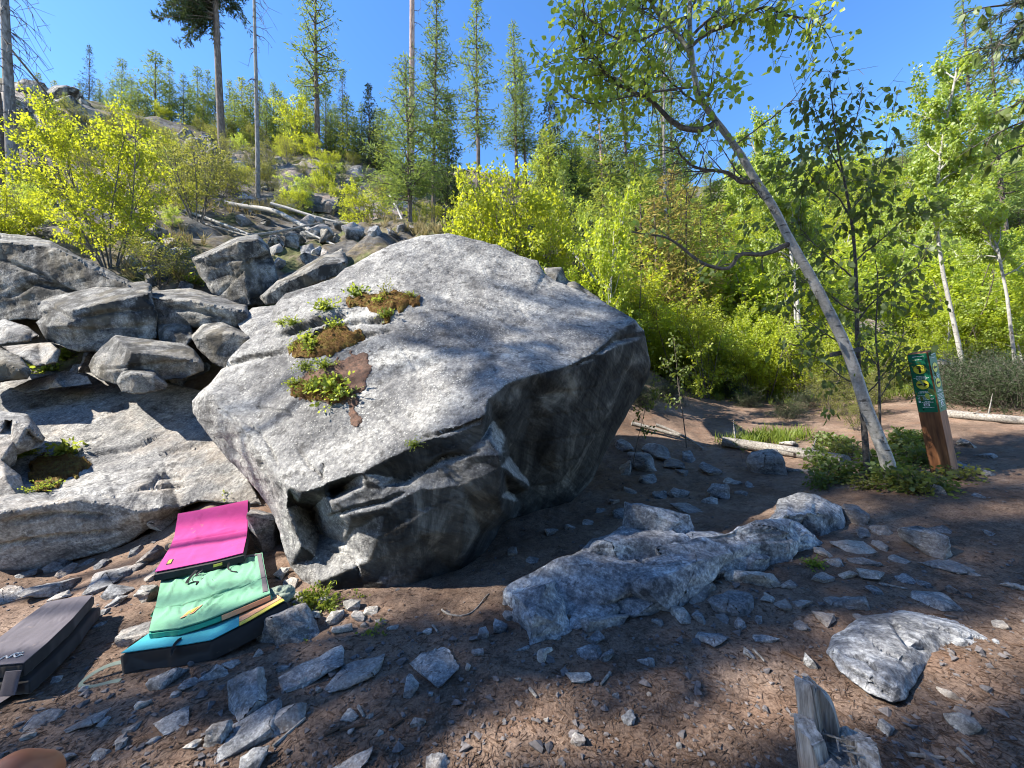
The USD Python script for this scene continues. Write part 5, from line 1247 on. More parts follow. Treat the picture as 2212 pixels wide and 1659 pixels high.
bare_trunk('dead_tree', [(8, 445, 13.5), (2, 320, 13.5), (-4, 200, 13.5)], 0.12, 0.07, 'conifer_bark', 'second darker trunk hugging the left edge of the view', 12, 0.7, 0.8, 8)
bare_trunk('dead_tree', [(1436, 430, 23), (1434, 250, 23), (1437, 60, 23)], 0.09, 0.05, 'dead_bark', 'bare dead pole standing behind the aspen limbs', 26, 0.8, 0.4, 9)

# ---------------------------------------------------------------- shrubs and young broadleaf trees
bl('maple', 'maple_leaf', seed=21, H=4.0, W=3.4, stems=7, leaf=0.072, n_target=21000, r0=0.032, lean=0.42, droop=0.35, lower=0.12)
bl('maple_b', 'maple_leaf', seed=22, H=2.6, W=2.6, stems=7, leaf=0.075, n_target=9000, r0=0.02, lean=0.36, droop=0.35, lower=0.1)
bl('olive', 'olive_leaf', seed=23, H=2.6, W=2.4, stems=8, leaf=0.06, n_target=4200, r0=0.02, lean=0.5, droop=0.2, lower=0.15)
bl('aspen_a', 'birch_leaf', 'aspen_bark', seed=24, H=5.0, W=2.6, stems=1, leaf=0.075, n_target=6500, r0=0.045, lean=0.05, droop=0.6, lower=0.22)
bl('aspen_b', 'birch_leaf', 'aspen_bark', seed=25, H=4.0, W=2.6, stems=2, leaf=0.075, n_target=6500, r0=0.035, lean=0.12, droop=0.6, lower=0.1)
bl('thicket_a', 'birch_leaf', seed=26, H=2.6, W=2.3, stems=6, leaf=0.07, n_target=7000, r0=0.018, lean=0.35, droop=0.5, lower=0.05)
bl('thicket_b', 'maple_leaf', seed=27, H=2.4, W=2.2, stems=6, leaf=0.06, n_target=6500, r0=0.015, lean=0.32, droop=0.6, lower=0.05)
bl('thicket_c', 'aspen_leaf', seed=28, H=3.0, W=2.4, stems=5, leaf=0.07, n_target=7000, r0=0.018, lean=0.3, droop=0.5, lower=0.05)
bl('tall_aspen', 'aspen_leaf', 'aspen_bark', seed=29, H=9.0, W=4.2, stems=1, leaf=0.095, n_target=14000, r0=0.085, lean=0.02, droop=0.6, lower=0.48)
bl('juniper', 'juniper_needle', seed=30, H=0.7, W=1.6, stems=12, leaf=0.045, n_target=9000, r0=0.012, lean=1.5, droop=-0.2, lower=0.05, wid=0.4)
bl('leafy_plant', 'dark_leaf', seed=31, H=0.42, W=0.5, stems=6, leaf=0.065, n_target=260, r0=0.004, lean=0.5, shape='six', droop=0.3, lower=0.15, levels=2)
bl('leafy_plant_b', 'olive_leaf', seed=32, H=0.35, W=0.5, stems=7, leaf=0.05, n_target=300, r0=0.004, lean=0.7, shape='six', droop=0.2, lower=0.1, levels=2)
bl('sprout', 'fern', seed=33, H=0.22, W=0.14, stems=3, leaf=0.030, n_target=36, r0=0.002, lean=0.3, shape='six', droop=0.0, lower=0.3, levels=2)
bl('slender_sapling', 'dark_leaf', 'twig', seed=34, H=2.0, W=0.9, stems=1, leaf=0.06, n_target=190, r0=0.012, lean=0.06, shape='six', droop=0.7, lower=0.4, levels=3)

SHR = [
    ('maple', 'maple_shrub', (238, 575), (205, 222), 9.2, 'big yellow-green maple shrub on the rocks at the upper left', 0.74),
    ('maple_b', 'maple_shrub', (15, 500), (12, 390), 9.5, 'yellow-green shrub cut by the left edge under the grey trunk', 0.9),
    ('olive', 'shrub', (425, 470), (425, 285), 13, 'dull olive shrub with grey twigs right of the big maple', 1.1),
    ('olive', 'shrub', (350, 590), (372, 505), 8.6, 'low green shrub in the gap left of the dark triangular boulder', 1.5),
    ('olive', 'shrub', (470, 420), (470, 330), 16, 'grey-twigged shrub in front of the bare fir trunk', 1.2),
    ('thicket_b', 'willow_shrub', (635, 335), (640, 205), 26, 'yellow-green willow on the edge of the cliff', 0.85),
    ('maple_b', 'shrub', (1095, 565), (1092, 352), 10, 'yellow many-stemmed shrub right behind the top of the boulder', 0.85),
    ('maple_b', 'shrub', (1030, 530), (1030, 400), 11, 'yellow shrub left of the many-stemmed one behind the boulder', 0.8),
    ('maple_b', 'shrub', (1165, 575), (1168, 420), 10.5, 'yellow shrub right of the many-stemmed one behind the boulder', 0.8),
    ('aspen_b', 'aspen_tree', (1290, 640), (1283, 375), 8.2, 'light green aspen sapling with round leaves right of the yellow shrubs', 0.7),
    ('thicket_a', 'shrub', (1225, 640), (1215, 560), 9, 'low yellowish shrub at the right shoulder of the boulder', 0.9),
    ('tall_aspen', 'aspen_tree', (2092, 830), (1935, 70), 9.8, 'tall white-trunked aspen behind the signpost, crown against the sky', 0.75),
    ('tall_aspen', 'aspen_tree', (2198, 800), (2120, 240), 10.5, 'white-trunked aspen at the right edge beyond the juniper', 0.75),
    ('tall_aspen', 'aspen_tree', (1742, 885), (1672, 170), 10.5, 'pale double aspen behind the leaning trunk', 0.72),
    ('tall_aspen', 'aspen_tree', (1730, 880), (1700, 330), 10.8, 'shorter pale aspen stem close to the double aspen', 0.6),
    ('slender_sapling', 'sapling', (1485, 965), (1478, 700), 6.6, 'thin sapling standing in front of the bare sunny dirt', 1.0),
    ('slender_sapling', 'sapling', (1360, 990), (1418, 770), 5.9, 'thin curved sapling beside the overhanging tip of the boulder', 0.7),
    ('slender_sapling', 'sapling', (1608, 1000), (1590, 905), 6.0, 'small bare sapling growing beside the fallen log', 0.8),
]
for key, nm, b, t, d, lab, w in SHR:
    tree(key, nm, b, t, d, lab, cat='tree' if 'tree' in nm else ('sapling' if nm == 'sapling' else 'shrub'), wide=w)

ZONES = [
    # (px0, px1, base y0, y1, d0, d1, height m, kinds, n, label)
    (1400, 1760, 830, 868, 9.6, 12.5, (1.8, 3.0), ['thicket_a', 'thicket_b', 'aspen_b', 'thicket_c'], 12, 'bright yellow-green bush at the edge of the sunny dirt behind the fallen log'),
    (1290, 1500, 700, 790, 11, 14, (1.8, 3.2), ['thicket_a', 'thicket_b', 'aspen_a'], 10, 'bright bush in the dense stand right of the boulder'),
    (1500, 1820, 690, 800, 13, 18, (3.0, 5.0), ['aspen_a', 'aspen_b', 'thicket_c', 'thicket_a'], 15, 'bright young aspen in the dense stand behind the leaning trunk'),
    (1800, 2000, 800, 850, 10, 13.5, (1.2, 2.4), ['thicket_c', 'thicket_a', 'thicket_b'], 8, 'leafy bush growing round the pale rock face'),
    (2000, 2300, 740, 800, 12, 17, (2.2, 4.6), ['aspen_a', 'thicket_c', 'thicket_a', 'aspen_b'], 15, 'sunlit green bush in the stand beyond the path'),
    (1560, 1950, 480, 640, 20, 40, (4.0, 6.5), ['aspen_a', 'thicket_a', 'thicket_c', 'aspen_b', 'thicket_b'], 34, 'green tree on the slope high behind the leaning aspen'),
    (1900, 2330, 430, 680, 18, 42, (4.0, 6.5), ['aspen_a', 'thicket_c', 'aspen_b', 'thicket_a', 'thicket_b'], 34, 'green tree on the slope at the upper right'),
    (1180, 1560, 430, 560, 18, 32, (3.0, 5.0), ['thicket_c', 'thicket_a', 'aspen_a'], 16, 'green bush on the slope right of the yellow shrubs'),
    (340, 800, 320, 480, 14, 27, (0.7, 2.0), ['olive', 'olive', 'thicket_b', 'thicket_c'], 46, 'low olive bush among the rocks and logs of the left slope'),
    (800, 1000, 430, 520, 14, 22, (0.7, 1.5), ['olive', 'thicket_b'], 8, 'low bush round the feet of the tall conifers'),
    (20, 400, 240, 520, 11, 21, (0.7, 1.7), ['olive', 'olive', 'thicket_c'], 22, 'low bush under and behind the big maple shrub'),
]
rr = random.Random(12)
for x0, x1, y0, y1, d0, d1, (h0, h1), kinds, n, lab in ZONES:
    for i in range(n):
        px = x0 + (x1 - x0) * (i + rr.random()) / n
        u = rr.random()
        d = d0 + (d1 - d0) * u
        p = P(px, y1 + (y0 - y1) * u, d)
        z0 = gz(p[0], p[1])
        kk, hh = rr.choice(kinds), rr.uniform(h0, h1)
        look = {'thicket_a': 'bright green', 'thicket_b': 'yellow-green', 'thicket_c': 'fresh green', 'aspen_a': 'single-stemmed green', 'aspen_b': 'two-stemmed green', 'olive': 'olive', 'maple_b': 'yellow'}[kk]
        tall = 'taller ' if hh > h0 + 0.6 * (h1 - h0) else 'lower ' if hh < h0 + 0.3 * (h1 - h0) else ''
        qx, qy = project((p[0], p[1], z0 + hh * 0.5))
        plant(kk, 'bush' if 'bush' in lab else 'young_tree', (p[0], p[1], z0 - 0.05), hh, singled(f"{tall}{look} {'bush' if 'bush' in lab else 'young tree'}", qx, qy, FOREST, lab, True), 'bush' if 'bush' in lab else 'tree', lab.replace('bush', 'bushes').replace('aspen in', 'aspens in').replace('green tree', 'green trees'), rr.uniform(0, 360), (rr.gauss(0, 0.05), rr.gauss(0, 0.05)), rr.uniform(0.85, 1.15))

JUN = [(2085, 850, 8.0), (2150, 860, 7.4), (2205, 868, 7.0), (2060, 830, 9.0), (2130, 836, 8.6), (2240, 850, 7.6), (2190, 835, 8.8)]
for i, (px, py, d) in enumerate(JUN):
    p = P(px, py, d)
    plant('juniper', 'juniper_shrub', (p[0], p[1], gz(p[0], p[1]) - 0.05), 0.75, singled('dark spreading juniper', px, py, FOREST[:18] + [(2100, 900, 'the middle of the path log'), (2200, 910, 'the right end of the path log')], 'dark spreading juniper beyond the grey log by the path', True), 'shrub', 'dark junipers beyond the grey log by the path', i * 57.0)
for i, (px, py) in enumerate([(1620, 880), (1590, 862), (1700, 905), (1750, 880), (1445, 868), (1400, 880)]):
    p, d = hit(px, py)
    plant('juniper', 'juniper_shrub', (p[0], p[1], p[2] - 0.03), 0.45, singled('low green juniper', px, py, FOREST[:18] + [(1600, 900, 'the sunny dirt'), (1420, 900, 'the shaded dirt edge')], 'low green juniper on the sunny dirt behind the fallen log', True), 'shrub', 'low junipers on the sunny dirt', i * 71.0, wide=0.8)
rr = random.Random(31)
for i in range(34):
    px, py = rr.uniform(1765, 2085), rr.uniform(945, 1060)
    if px > 2010 and py < 985 or (px > 2060 and py < 1010):
        continue
    p, d = hit(px, py)
    dark = i % 3 != 2
    plant('leafy_plant' if dark else 'leafy_plant_b', 'plant', (p[0], p[1], p[2] - 0.02), rr.uniform(0.2, 0.42), singled('dark leafy ground plant' if dark else 'yellowish leafy ground plant', px, py, FOREST, 'dark leafy ground plant round the foot of the leaning aspen' if dark else 'yellowish leafy ground plant between aspen foot and signpost', True), 'plant', 'dark leafy plants round the aspen foot' if dark else 'yellowish plants between aspen foot and signpost', rr.uniform(0, 360), wide=rr.uniform(0.9, 1.4))
for i, (px, py, h) in enumerate([(1790, 900, 0.9), (1820, 880, 1.0), (1770, 870, 0.9), (1880, 900, 0.8), (1900, 870, 0.9), (1850, 930, 0.7)]):
    p, d = hit(px, py)
    plant('olive', 'shrub', (p[0], p[1], p[2] - 0.03), h, singled('small twiggy bush', px, py, FOREST, 'small twiggy bush behind the foot of the leaning aspen', True), 'shrub', 'small twiggy bushes behind the aspen foot', i * 49.0)


# grass
def grass(name, spots, n, size, mat, label, seed):
    rng = np.random.default_rng(seed)
    V, A, S = [], [], []
    for px, py, sx, sy in spots:
        for _ in range(n):
            x, y = px + rng.normal() * sx, py + rng.normal() * sy
            p, d = hit(x, y)
            k = 16
            V.append(np.tile(p, (k, 1)) + rng.normal(size=(k, 3)) * np.array([0.035, 0.035, 0.0]))
            A.append(rng.normal(size=(k, 3)) * 0.35 + np.array([0, 0, 1.0])); S.append(size * rng.uniform(0.5, 1.2, k))
    return obj(name, leaves(np.vstack(V), np.vstack(A), np.concatenate(S), rng, 'four', 0.10), M[mat], label=label, kind='stuff')


grass('grass', [(1600, 855, 40, 8), (1670, 860, 40, 8), (1740, 858, 30, 8), (1560, 850, 30, 6), (1620, 960, 30, 6), (1690, 950, 30, 6), (1900, 855, 30, 10), (2040, 800, 30, 8), (1960, 840, 20, 8)], 34, 0.24, 'grass', 'bright green grass at the edge of the sunny dirt', 3)
grass('grass', [(560, 455, 40, 6), (900, 500, 40, 8), (970, 505, 30, 6), (640, 310, 80, 8), (520, 450, 40, 6), (330, 590, 40, 12), (380, 520, 40, 12), (830, 470, 40, 10)], 26, 0.32, 'dry_grass', 'yellowish dry grass on the slope and ledges', 4)


# ---------------------------------------------------------------- the leaning aspen and the dark-leaved young tree
def limb_tree(name, label, trunk_px, r_base, r_top, limbs, bark, leafmat, seed, leaf, twig_n, leaf_per, d_of, hang=0.6, bare=(), leafy_top=None, shape='six', cat='tree', tw_len=0.5, trunk_sides=12):
    rng = np.random.default_rng(seed)
    c = spline([P(*q) for q in trunk_px], 60)
    c[0, 2] = gz(c[0, 0], c[0, 1]) - 0.1
    base = c[0].copy()
    t = thing(name, base, label, cat)
    c = c - base
    rad = np.interp(np.linspace(0, 1, 60), [0, 0.06, 1], [r_base * 1.25, r_base, r_top])
    v, f = tube(c, rad, trunk_sides)
    nn = vnormals(v, f)
    v = v + nn * ((fbm(v * np.array([14, 14, 7.0]), 3, 4) - 0.5) * 0.14 * r_base)[:, None]
    obj('trunk', (v, f), M[bark], parent=t, smooth=60)
    PP, AA, tw = [], [], []

    def twigs(cur, r, n, L, leafy, t0=None):
        t0 = t0 if t0 is not None else (0.42 if leafy > 10.5 and n > 50 else 0.15)
        for _ in range(n):
            k = rng.uniform(t0, 1.0) * (len(cur) - 1)
            q = np.array([np.interp(k, np.arange(len(cur)), cur[:, i]) for i in range(3)])
            ax = cur[min(int(k) + 1, len(cur) - 1)] - cur[max(int(k) - 1, 0)]; ax /= np.linalg.norm(ax) + 1e-9
            s = rng.normal(size=3); s /= np.linalg.norm(s)
            d = ax * 0.6 + s * 0.8 + np.array([0, 0, -0.05]); d /= np.linalg.norm(d)
            l = L * rng.uniform(0.4, 1.25)
            w = np.linspace(0, 1, 6)
            bend = rng.normal(size=3) * 0.35
            tc = q + d * (w * l)[:, None] + bend * (w ** 2 * l)[:, None] - np.array([0, 0, 0.12]) * (w ** 2 * l)[:, None] + np.cumsum(rng.normal(size=(6, 3)) * 0.02 * l, axis=0)
            tw.append(tube(tc, np.linspace(min(r * 0.35, 0.008), 0.0015, 6), 4, cap=False))
            subs = [(tc, l)]
            for _ in range(2):
                j = rng.integers(1, 5)
                e = rng.normal(size=3); e /= np.linalg.norm(e)
                l2 = l * rng.uniform(0.25, 0.55)
                e2 = tc[j] + np.linspace(0, 1, 4)[:, None] * l2 * (e * 0.8 + d * 0.5)
                tw.append(tube(e2, np.linspace(0.003, 0.0012, 4), 3, cap=False))
                subs.append((e2, l2))
            if leafy > 0:
                for sc, sl in subs:
                    m_ = rng.poisson(leafy * sl / L + 0.6)
                    if m_ == 0:
                        continue
                    # leaves sit in little sprays near the ends
                    u = np.clip(rng.choice([0.55, 0.8, 0.97], m_) + rng.normal(size=m_) * 0.08, 0.1, 1.02) * (len(sc) - 1)
                    qq = np.stack([np.interp(u, np.arange(len(sc)), sc[:, i]) for i in range(3)], 1)
                    o = rng.normal(size=(m_, 3))
                    PP.append(qq + o * leaf * 0.5); AA.append(o * 0.6 + d * 0.25 - np.array([0, 0, hang]))

    for li, (pts, r0, r1, n, L, leafy) in enumerate(limbs):
        cur = spline([P(*q) for q in pts], 26) - base
        k = int(np.argmin(np.linalg.norm(c - cur[0], axis=1)))
        cur = cur + np.linspace(1, 0, 26)[:, None] ** 3 * (c[k] - cur[0])
        cur[1:-1] += np.cumsum(rng.normal(size=(24, 3)), axis=0) * 0.004
        obj('limb', tube(cur, np.linspace(r0, r1, 26), 8), M['twig' if r0 < 0.03 or li in bare else bark], parent=t, smooth=60)
        twigs(cur, r0, n, L, leafy)
    if leafy_top:
        n, L, leafy, t0 = leafy_top
        twigs(c, r_top * 1.5, n, L, leafy, t0)
    obj('twigs', join(tw), M['twig'], parent=t, kind='stuff')
    PP, AA = np.vstack(PP), np.vstack(AA)
    obj('foliage', leaves(PP, AA, leaf * rng.uniform(0.65, 1.2, len(PP)), rng, shape, 1.0 if hang < 0.8 else 0.72, 0.2), M[leafmat], parent=t)
    return t


A = 4.4
limb_tree('aspen_tree', 'large leaning white-barked aspen with curved limbs reaching left', [(1930, 1050, 4.30), (1914, 989, 4.3), (1894, 937, 4.3), (1870, 877, 4.3), (1846, 800, 4.3), (1830, 756, 4.3), (1806, 704, 4.32), (1778, 648, 4.34), (1746, 588, 4.36), (1716, 536, 4.38), (1694, 495, 4.4), (1667, 442, 4.4), (1637, 397, 4.42), (1607, 345, 4.44), (1581, 307, 4.46), (1547, 262, 4.48), (1521, 225, 4.5), (1503, 180, 4.5), (1495, 124, 4.5), (1491, 90, 4.5), (1490, 40, 4.5), (1489, -60, 4.5), (1480, -160, 4.5)], 0.062, 0.018, [
    ([(1697, 521, A), (1662, 540, A), (1626, 548, A - .05), (1592, 551, A - .1), (1584, 570, A - .1), (1551, 576, A - .15), (1506, 556, A - .2), (1457, 521, A - .2), (1401, 506, A - .25), (1360, 500, A - .3)], 0.030, 0.006, 12, 0.35, 5),
    ([(1632, 400, A), (1592, 390, A), (1570, 371, A), (1532, 364, A + .05), (1487, 345, A + .1), (1469, 319, A + .1), (1465, 289, A + .15)], 0.026, 0.006, 26, 0.5, 0.7),
    ([(1547, 270, A), (1520, 285, A), (1490, 287, A), (1465, 278, A), (1439, 259, A + .05), (1412, 228, A + .1), (1382, 210, A + .1), (1330, 180, A + .15), (1285, 130, A + .2), (1250, 70, A + .2)], 0.034, 0.006, 52, 0.6, 11),
    ([(1382, 210, A + .1), (1330, 212, A), (1280, 218, A - .1), (1225, 190, A - .1)], 0.012, 0.004, 22, 0.36, 10),
    ([(1494, 115, A + .1), (1457, 62, A + .1), (1420, 22, A + .1), (1385, -30, A + .1), (1350, -80, A)], 0.030, 0.008, 44, 0.6, 11),
    ([(1440, 45, A + .1), (1400, 70, A), (1350, 90, A - .1), (1300, 60, A - .1), (1260, 20, A)], 0.016, 0.004, 40, 0.5, 11),
    ([(1496, 110, A + .1), (1551, 67, A + .1), (1607, 37, A + .1), (1652, 15, A + .1), (1705, 30, A + .1), (1760, 36, A), (1800, 20, A)], 0.022, 0.004, 36, 0.42, 9),
    ([(1494, 72, A + .1), (1532, 41, A + .1), (1562, 11, A + .15), (1600, -40, A + .2)], 0.018, 0.005, 20, 0.5, 7),
    ([(1500, 150, A), (1530, 200, A - .2), (1545, 130, A - .4), (1560, 90, A - .5)], 0.010, 0.003, 16, 0.45, 7),
    ([(1590, 320, A), (1640, 280, A), (1690, 240, A - .1), (1740, 180, A - .1), (1762, 140, A - .1)], 0.010, 0.002, 10, 0.35, 0.4),
    ([(1520, 222, A), (1470, 200, A + .2), (1430, 150, A + .3), (1410, 90, A + .3)], 0.014, 0.003, 22, 0.5, 2),
    ([(1560, 280, A), (1520, 250, A + .3), (1500, 320, A + .4), (1440, 380, A + .5)], 0.010, 0.003, 22, 0.5, 0.5),
    ([(1665, 440, A), (1620, 400, A + .2), (1575, 340, A + .3), (1550, 300, A + .3)], 0.012, 0.003, 16, 0.4, 0.4),
], 'aspen_bark', 'aspen_leaf', 11, 0.072, 0, 0, None, hang=0.55, bare=(0, 1, 2, 5, 6, 7), leafy_top=(22, 0.6, 7, 0.86), cat='tree')

D = 4.75
limb_tree('young_tree', 'slim young tree with dark drooping leaves right of the leaning aspen', [(1870, 960, 4.72), (1862, 880, D), (1855, 790, D), (1850, 640, D), (1846, 540, D), (1838, 470, D), (1822, 380, D), (1806, 290, D), (1795, 200, D), (1790, 160, D)], 0.028, 0.005, [
    ([(1848, 600, D), (1800, 560, D), (1755, 520, D - .1), (1720, 480, D - .1)], 0.010, 0.003, 16, 0.40, 5),
    ([(1850, 560, D), (1895, 520, D), (1940, 480, D - .1), (1975, 450, D - .1)], 0.010, 0.003, 16, 0.40, 5),
    ([(1840, 470, D), (1800, 420, D), (1760, 390, D - .1), (1725, 350, D)], 0.009, 0.003, 16, 0.35, 5),
    ([(1838, 450, D), (1880, 400, D), (1910, 350, D), (1930, 300, D)], 0.009, 0.003, 16, 0.35, 5),
    ([(1820, 370, D), (1790, 320, D), (1770, 270, D), (1755, 220, D)], 0.008, 0.003, 14, 0.32, 5),
    ([(1812, 330, D), (1840, 280, D), (1860, 230, D), (1865, 180, D)], 0.008, 0.003, 14, 0.32, 5),
    ([(1852, 680, D), (1800, 640, D - .1), (1740, 600, D - .2), (1690, 590, D - .2)], 0.010, 0.003, 16, 0.40, 4),
    ([(1853, 700, D), (1900, 640, D - .1), (1950, 600, D - .2), (2000, 540, D - .2)], 0.010, 0.003, 18, 0.40, 4),
    ([(1856, 780, D), (1800, 730, D - .1), (1740, 690, D - .2), (1700, 650, D - .3)], 0.010, 0.003, 14, 0.38, 3),
    ([(1858, 840, D), (1800, 800, D - .2), (1740, 760, D - .3), (1700, 740, D - .3)], 0.010, 0.003, 12, 0.36, 2),
    ([(1860, 860, D), (1910, 800, D), (1935, 760, D), (1950, 700, D)], 0.009, 0.003, 12, 0.36, 3),
], 'twig', 'dark_leaf', 12, 0.10, 0, 0, None, hang=1.1, leafy_top=(30, 0.32, 4.5, 0.55))

limb_tree('young_tree', 'leafless-looking thin stem standing between aspen and young tree', [(1905, 960, 4.6), (1900, 880, 4.6), (1898, 800, 4.6), (1892, 730, 4.6), (1896, 640, 4.6), (1890, 560, 4.6)], 0.014, 0.004, [
    ([(1900, 860, 4.6), (1940, 800, 4.6), (1975, 770, 4.6)], 0.006, 0.002, 8, 0.25, 3),
    ([(1900, 800, 4.6), (1860, 740, 4.5), (1830, 690, 4.5)], 0.006, 0.002, 8, 0.25, 3)], 'twig', 'dark_leaf', 13, 0.06, 0, 0, None, hang=1.0, leafy_top=(12, 0.25, 3, 0.4))

# twigs reaching in from the right edge, close to the camera
B = 2.5


def spray(name, label, curves, leafmat, leaf, n, L, leafy, seed, hang=1.0, wid=0.62, needles=False):
    rng = np.random.default_rng(seed)
    base = P(*curves[0][0])
    t = thing(name, base, label, 'branch')
    wood, PP, AA, SS = [], [], [], []
    for pts in curves:
        c = spline([P(*q) for q in pts], 20) - base
        wood.append(tube(c, np.linspace(0.010, 0.002, 20), 6, cap=False))
        for _ in range(n):
            k = rng.uniform(0.05, 1) * 19
            q = np.array([np.interp(k, np.arange(20), c[:, i]) for i in range(3)])
            d = (c[-1] - c[0]) / np.linalg.norm(c[-1] - c[0]) * 0.6 + rng.normal(size=3) * 0.6 - np.array([0, 0, 0.3])
            d /= np.linalg.norm(d)
            l = L * rng.uniform(0.4, 1.2)
            tc = q + d * (np.linspace(0, 1, 5) * l)[:, None]
            wood.append(tube(tc, np.linspace(0.003, 0.001, 5), 4, cap=False))
            u = rng.uniform(0, 1, leafy)
            o = rng.normal(size=(leafy, 3))
            PP.append(q + d * (u * l)[:, None]); AA.append((o * 0.8 + d * 0.9) if needles else (o * 0.4 + d * 0.3 - np.array([0, 0, hang])))
    PP, AA = np.vstack(PP), np.vstack(AA)
    obj('twigs', join(wood), M['twig'], parent=t, smooth=60, kind='stuff')
    obj('foliage', leaves(PP, AA, leaf * rng.uniform(0.6, 1.2, len(PP)), rng, 'six', wid, 0.2), M[leafmat], parent=t)


spray('branch', 'dark large-leaved branch hanging in from the right edge', [[(2300, 230, B), (2212, 262, B), (2150, 290, B), (2100, 320, B)], [(2300, 300, B), (2230, 310, B), (2170, 330, B), (2130, 370, B)], [(2300, 160, B), (2215, 215, B), (2160, 240, B)]], 'dark_leaf', 0.085, 9, 0.14, 3, 41)
spray('branch', 'thin leafy twigs hanging in at the upper right corner', [[(2300, -40, B), (2180, 10, B), (2110, 20, B), (2060, 40, B)], [(2300, 60, B), (2180, 80, B), (2110, 110, B), (2062, 130, B)], [(2240, 20, B), (2170, 130, B), (2140, 180, B)]], 'dark_leaf', 0.075, 8, 0.15, 2, 42)
spray('branch', 'dark drooping conifer branch in the upper right corner', [[(2330, -30, B - .2), (2250, 20, B - .2), (2190, 60, B - .2), (2150, 110, B - .2)], [(2330, 40, B - .2), (2250, 90, B - .2), (2200, 130, B - .2)], [(2330, -80, B - .2), (2240, -20, B - .2), (2160, 30, B - .2)]], 'fir_needle', 0.05, 26, 0.12, 34, 43, wid=0.12, needles=True)

# ---------------------------------------------------------------- plank on the aspen, signpost, stump
M['dark_plank'] = bark_look('dark_plank', [(0.3, (0.03, 0.03, 0.028)), (0.5, (0.06, 0.056, 0.05)), (0.7, (0.10, 0.095, 0.085))], (20, 20, 20), 0.3)


def boxmesh(x, y, z, bevel=0.004):
    b = trimesh.creation.box((x - 2 * bevel, y - 2 * bevel, z - 2 * bevel))
    v = []
    for sx in (-1, 1):
        for sy in (-1, 1):
            for sz in (-1, 1):
                c = np.array([sx * x / 2, sy * y / 2, sz * z / 2]); s = np.array([sx, sy, sz])
                for k in range(3):
                    q = c - s * bevel; q[k] = c[k]
                    v.append(q)
    v = np.array(v)
    h = trimesh.Trimesh(v, ConvexHull(v).simplices, process=False)
    h.fix_normals()
    return np.array(h.vertices), np.array(h.faces)


a, b = P(1812, 765, 4.22), P(1882, 752, 4.40)
v, f = boxmesh(np.linalg.norm(b - a), 0.025, 0.05, 0.003)
ex = (b - a) / np.linalg.norm(b - a); ez = np.array([0, 0, 1.0]) - ex * ex[2]; ez /= np.linalg.norm(ez); ey = np.cross(ez, ex)
obj('plank', (v @ np.stack([ex, ey, ez]) + (a + b) / 2 - 0.08 * (-ey), f), M['dark_plank'], label='short dark plank fixed across the leaning aspen trunk', cat='plank')


def flat(name, rough=0.6, **kw):
    g = G(name)
    n = g.noise(g.ob(), 30, 5, 0.6)
    c = g.mix(0.25, kw['c'], g.ramp(n, [(0.35, tuple(x * 0.6 for x in kw['c'])), (0.65, tuple(min(1, x * 1.25) for x in kw['c']))]))
    return g.done(base_color=c, roughness=rough, specular_ior_level=0.3)


g = G('cedar')
v_ = g.map(g.ob(), scale=(16, 16, 1.3))
n_ = g.noise(v_, 2.0, 7, 0.6)
c_ = g.ramp(n_, [(0.3, (0.09, 0.032, 0.012)), (0.5, (0.21, 0.085, 0.03)), (0.7, (0.32, 0.145, 0.06))])
c_ = g.mix(0.5, c_, g.ramp(g.noise(g.map(g.ob(), scale=(3, 3, 1)), 1.5, 4, 0.6), [(0.35, (0.25, 0.22, 0.2)), (0.62, (0.72, 0.68, 0.62))]), 'overlay')
M['cedar'] = g.done(base_color=c_, roughness=0.7, normal=g.bump(n_, 0.4, 0.004))
M['green_sign'] = flat('green_sign', 0.4, c=(0.012, 0.15, 0.075))
M['sign_yellow'] = flat('sign_yellow', 0.45, c=(0.62, 0.60, 0.05))
M['sign_black'] = flat('sign_black', 0.5, c=(0.012, 0.012, 0.012))
M['sign_white'] = flat('sign_white', 0.5, c=(0.72, 0.76, 0.74))
pb, pt = P(2042, 1010, 4.55), P(1988, 760, 4.55)
pb[2] = min(pb[2], gz(pb[0], pb[1])) - 0.05
W_ = 0.185
HGT = np.linalg.norm(pt - pb)
ez = (pt - pb) / HGT
fr = np.array([-0.92, -0.39, 0.0]); fr -= ez * (fr @ ez); fr /= np.linalg.norm(fr)      # where the front of the post looks
ey = -fr; ex = np.cross(ey, ez)
PM = Gf.Matrix4d(*ex, 0, *ey, 0, *ez, 0, *pb, 1)
post = UsdGeom.Xform.Define(stage, unique('/World/signpost'))
post.AddTransformOp().Set(PM)
tag(post, 'square orange-brown wooden signpost with green arrow panels beside the path', 'signpost')
v, f = boxmesh(W_, W_, HGT, 0.012)
obj('post', (v + np.array([0, 0, HGT / 2]), f), M['cedar'], parent=post, smooth=20)


def plate(x0, x1, z0, z1, depth, th, side=False, round_=0.012):
    """a thin sheet lying on the front (or the right side) of the post"""
    poly = shapely.box(x0, z0, x1, z1).buffer(-round_).buffer(round_)
    return place2d(poly, depth, th, side)


def place2d(poly, depth, th, side):
    V, F, o = [], [], 0
    for q in getattr(poly, 'geoms', [poly]):
        e = trimesh.creation.extrude_polygon(q, th, engine='earcut')
        v = np.array(e.vertices)
        if side:
            w = np.column_stack([W_ / 2 + depth + v[:, 2], v[:, 0], v[:, 1]])
            V.append(w); F.append(np.array(e.faces) + o)
        else:
            w = np.column_stack([v[:, 0], -W_ / 2 - depth - v[:, 2], v[:, 1]])
            V.append(w); F.append(np.array(e.faces) + o)
        o += len(v)
    return np.vstack(V), np.vstack(F)


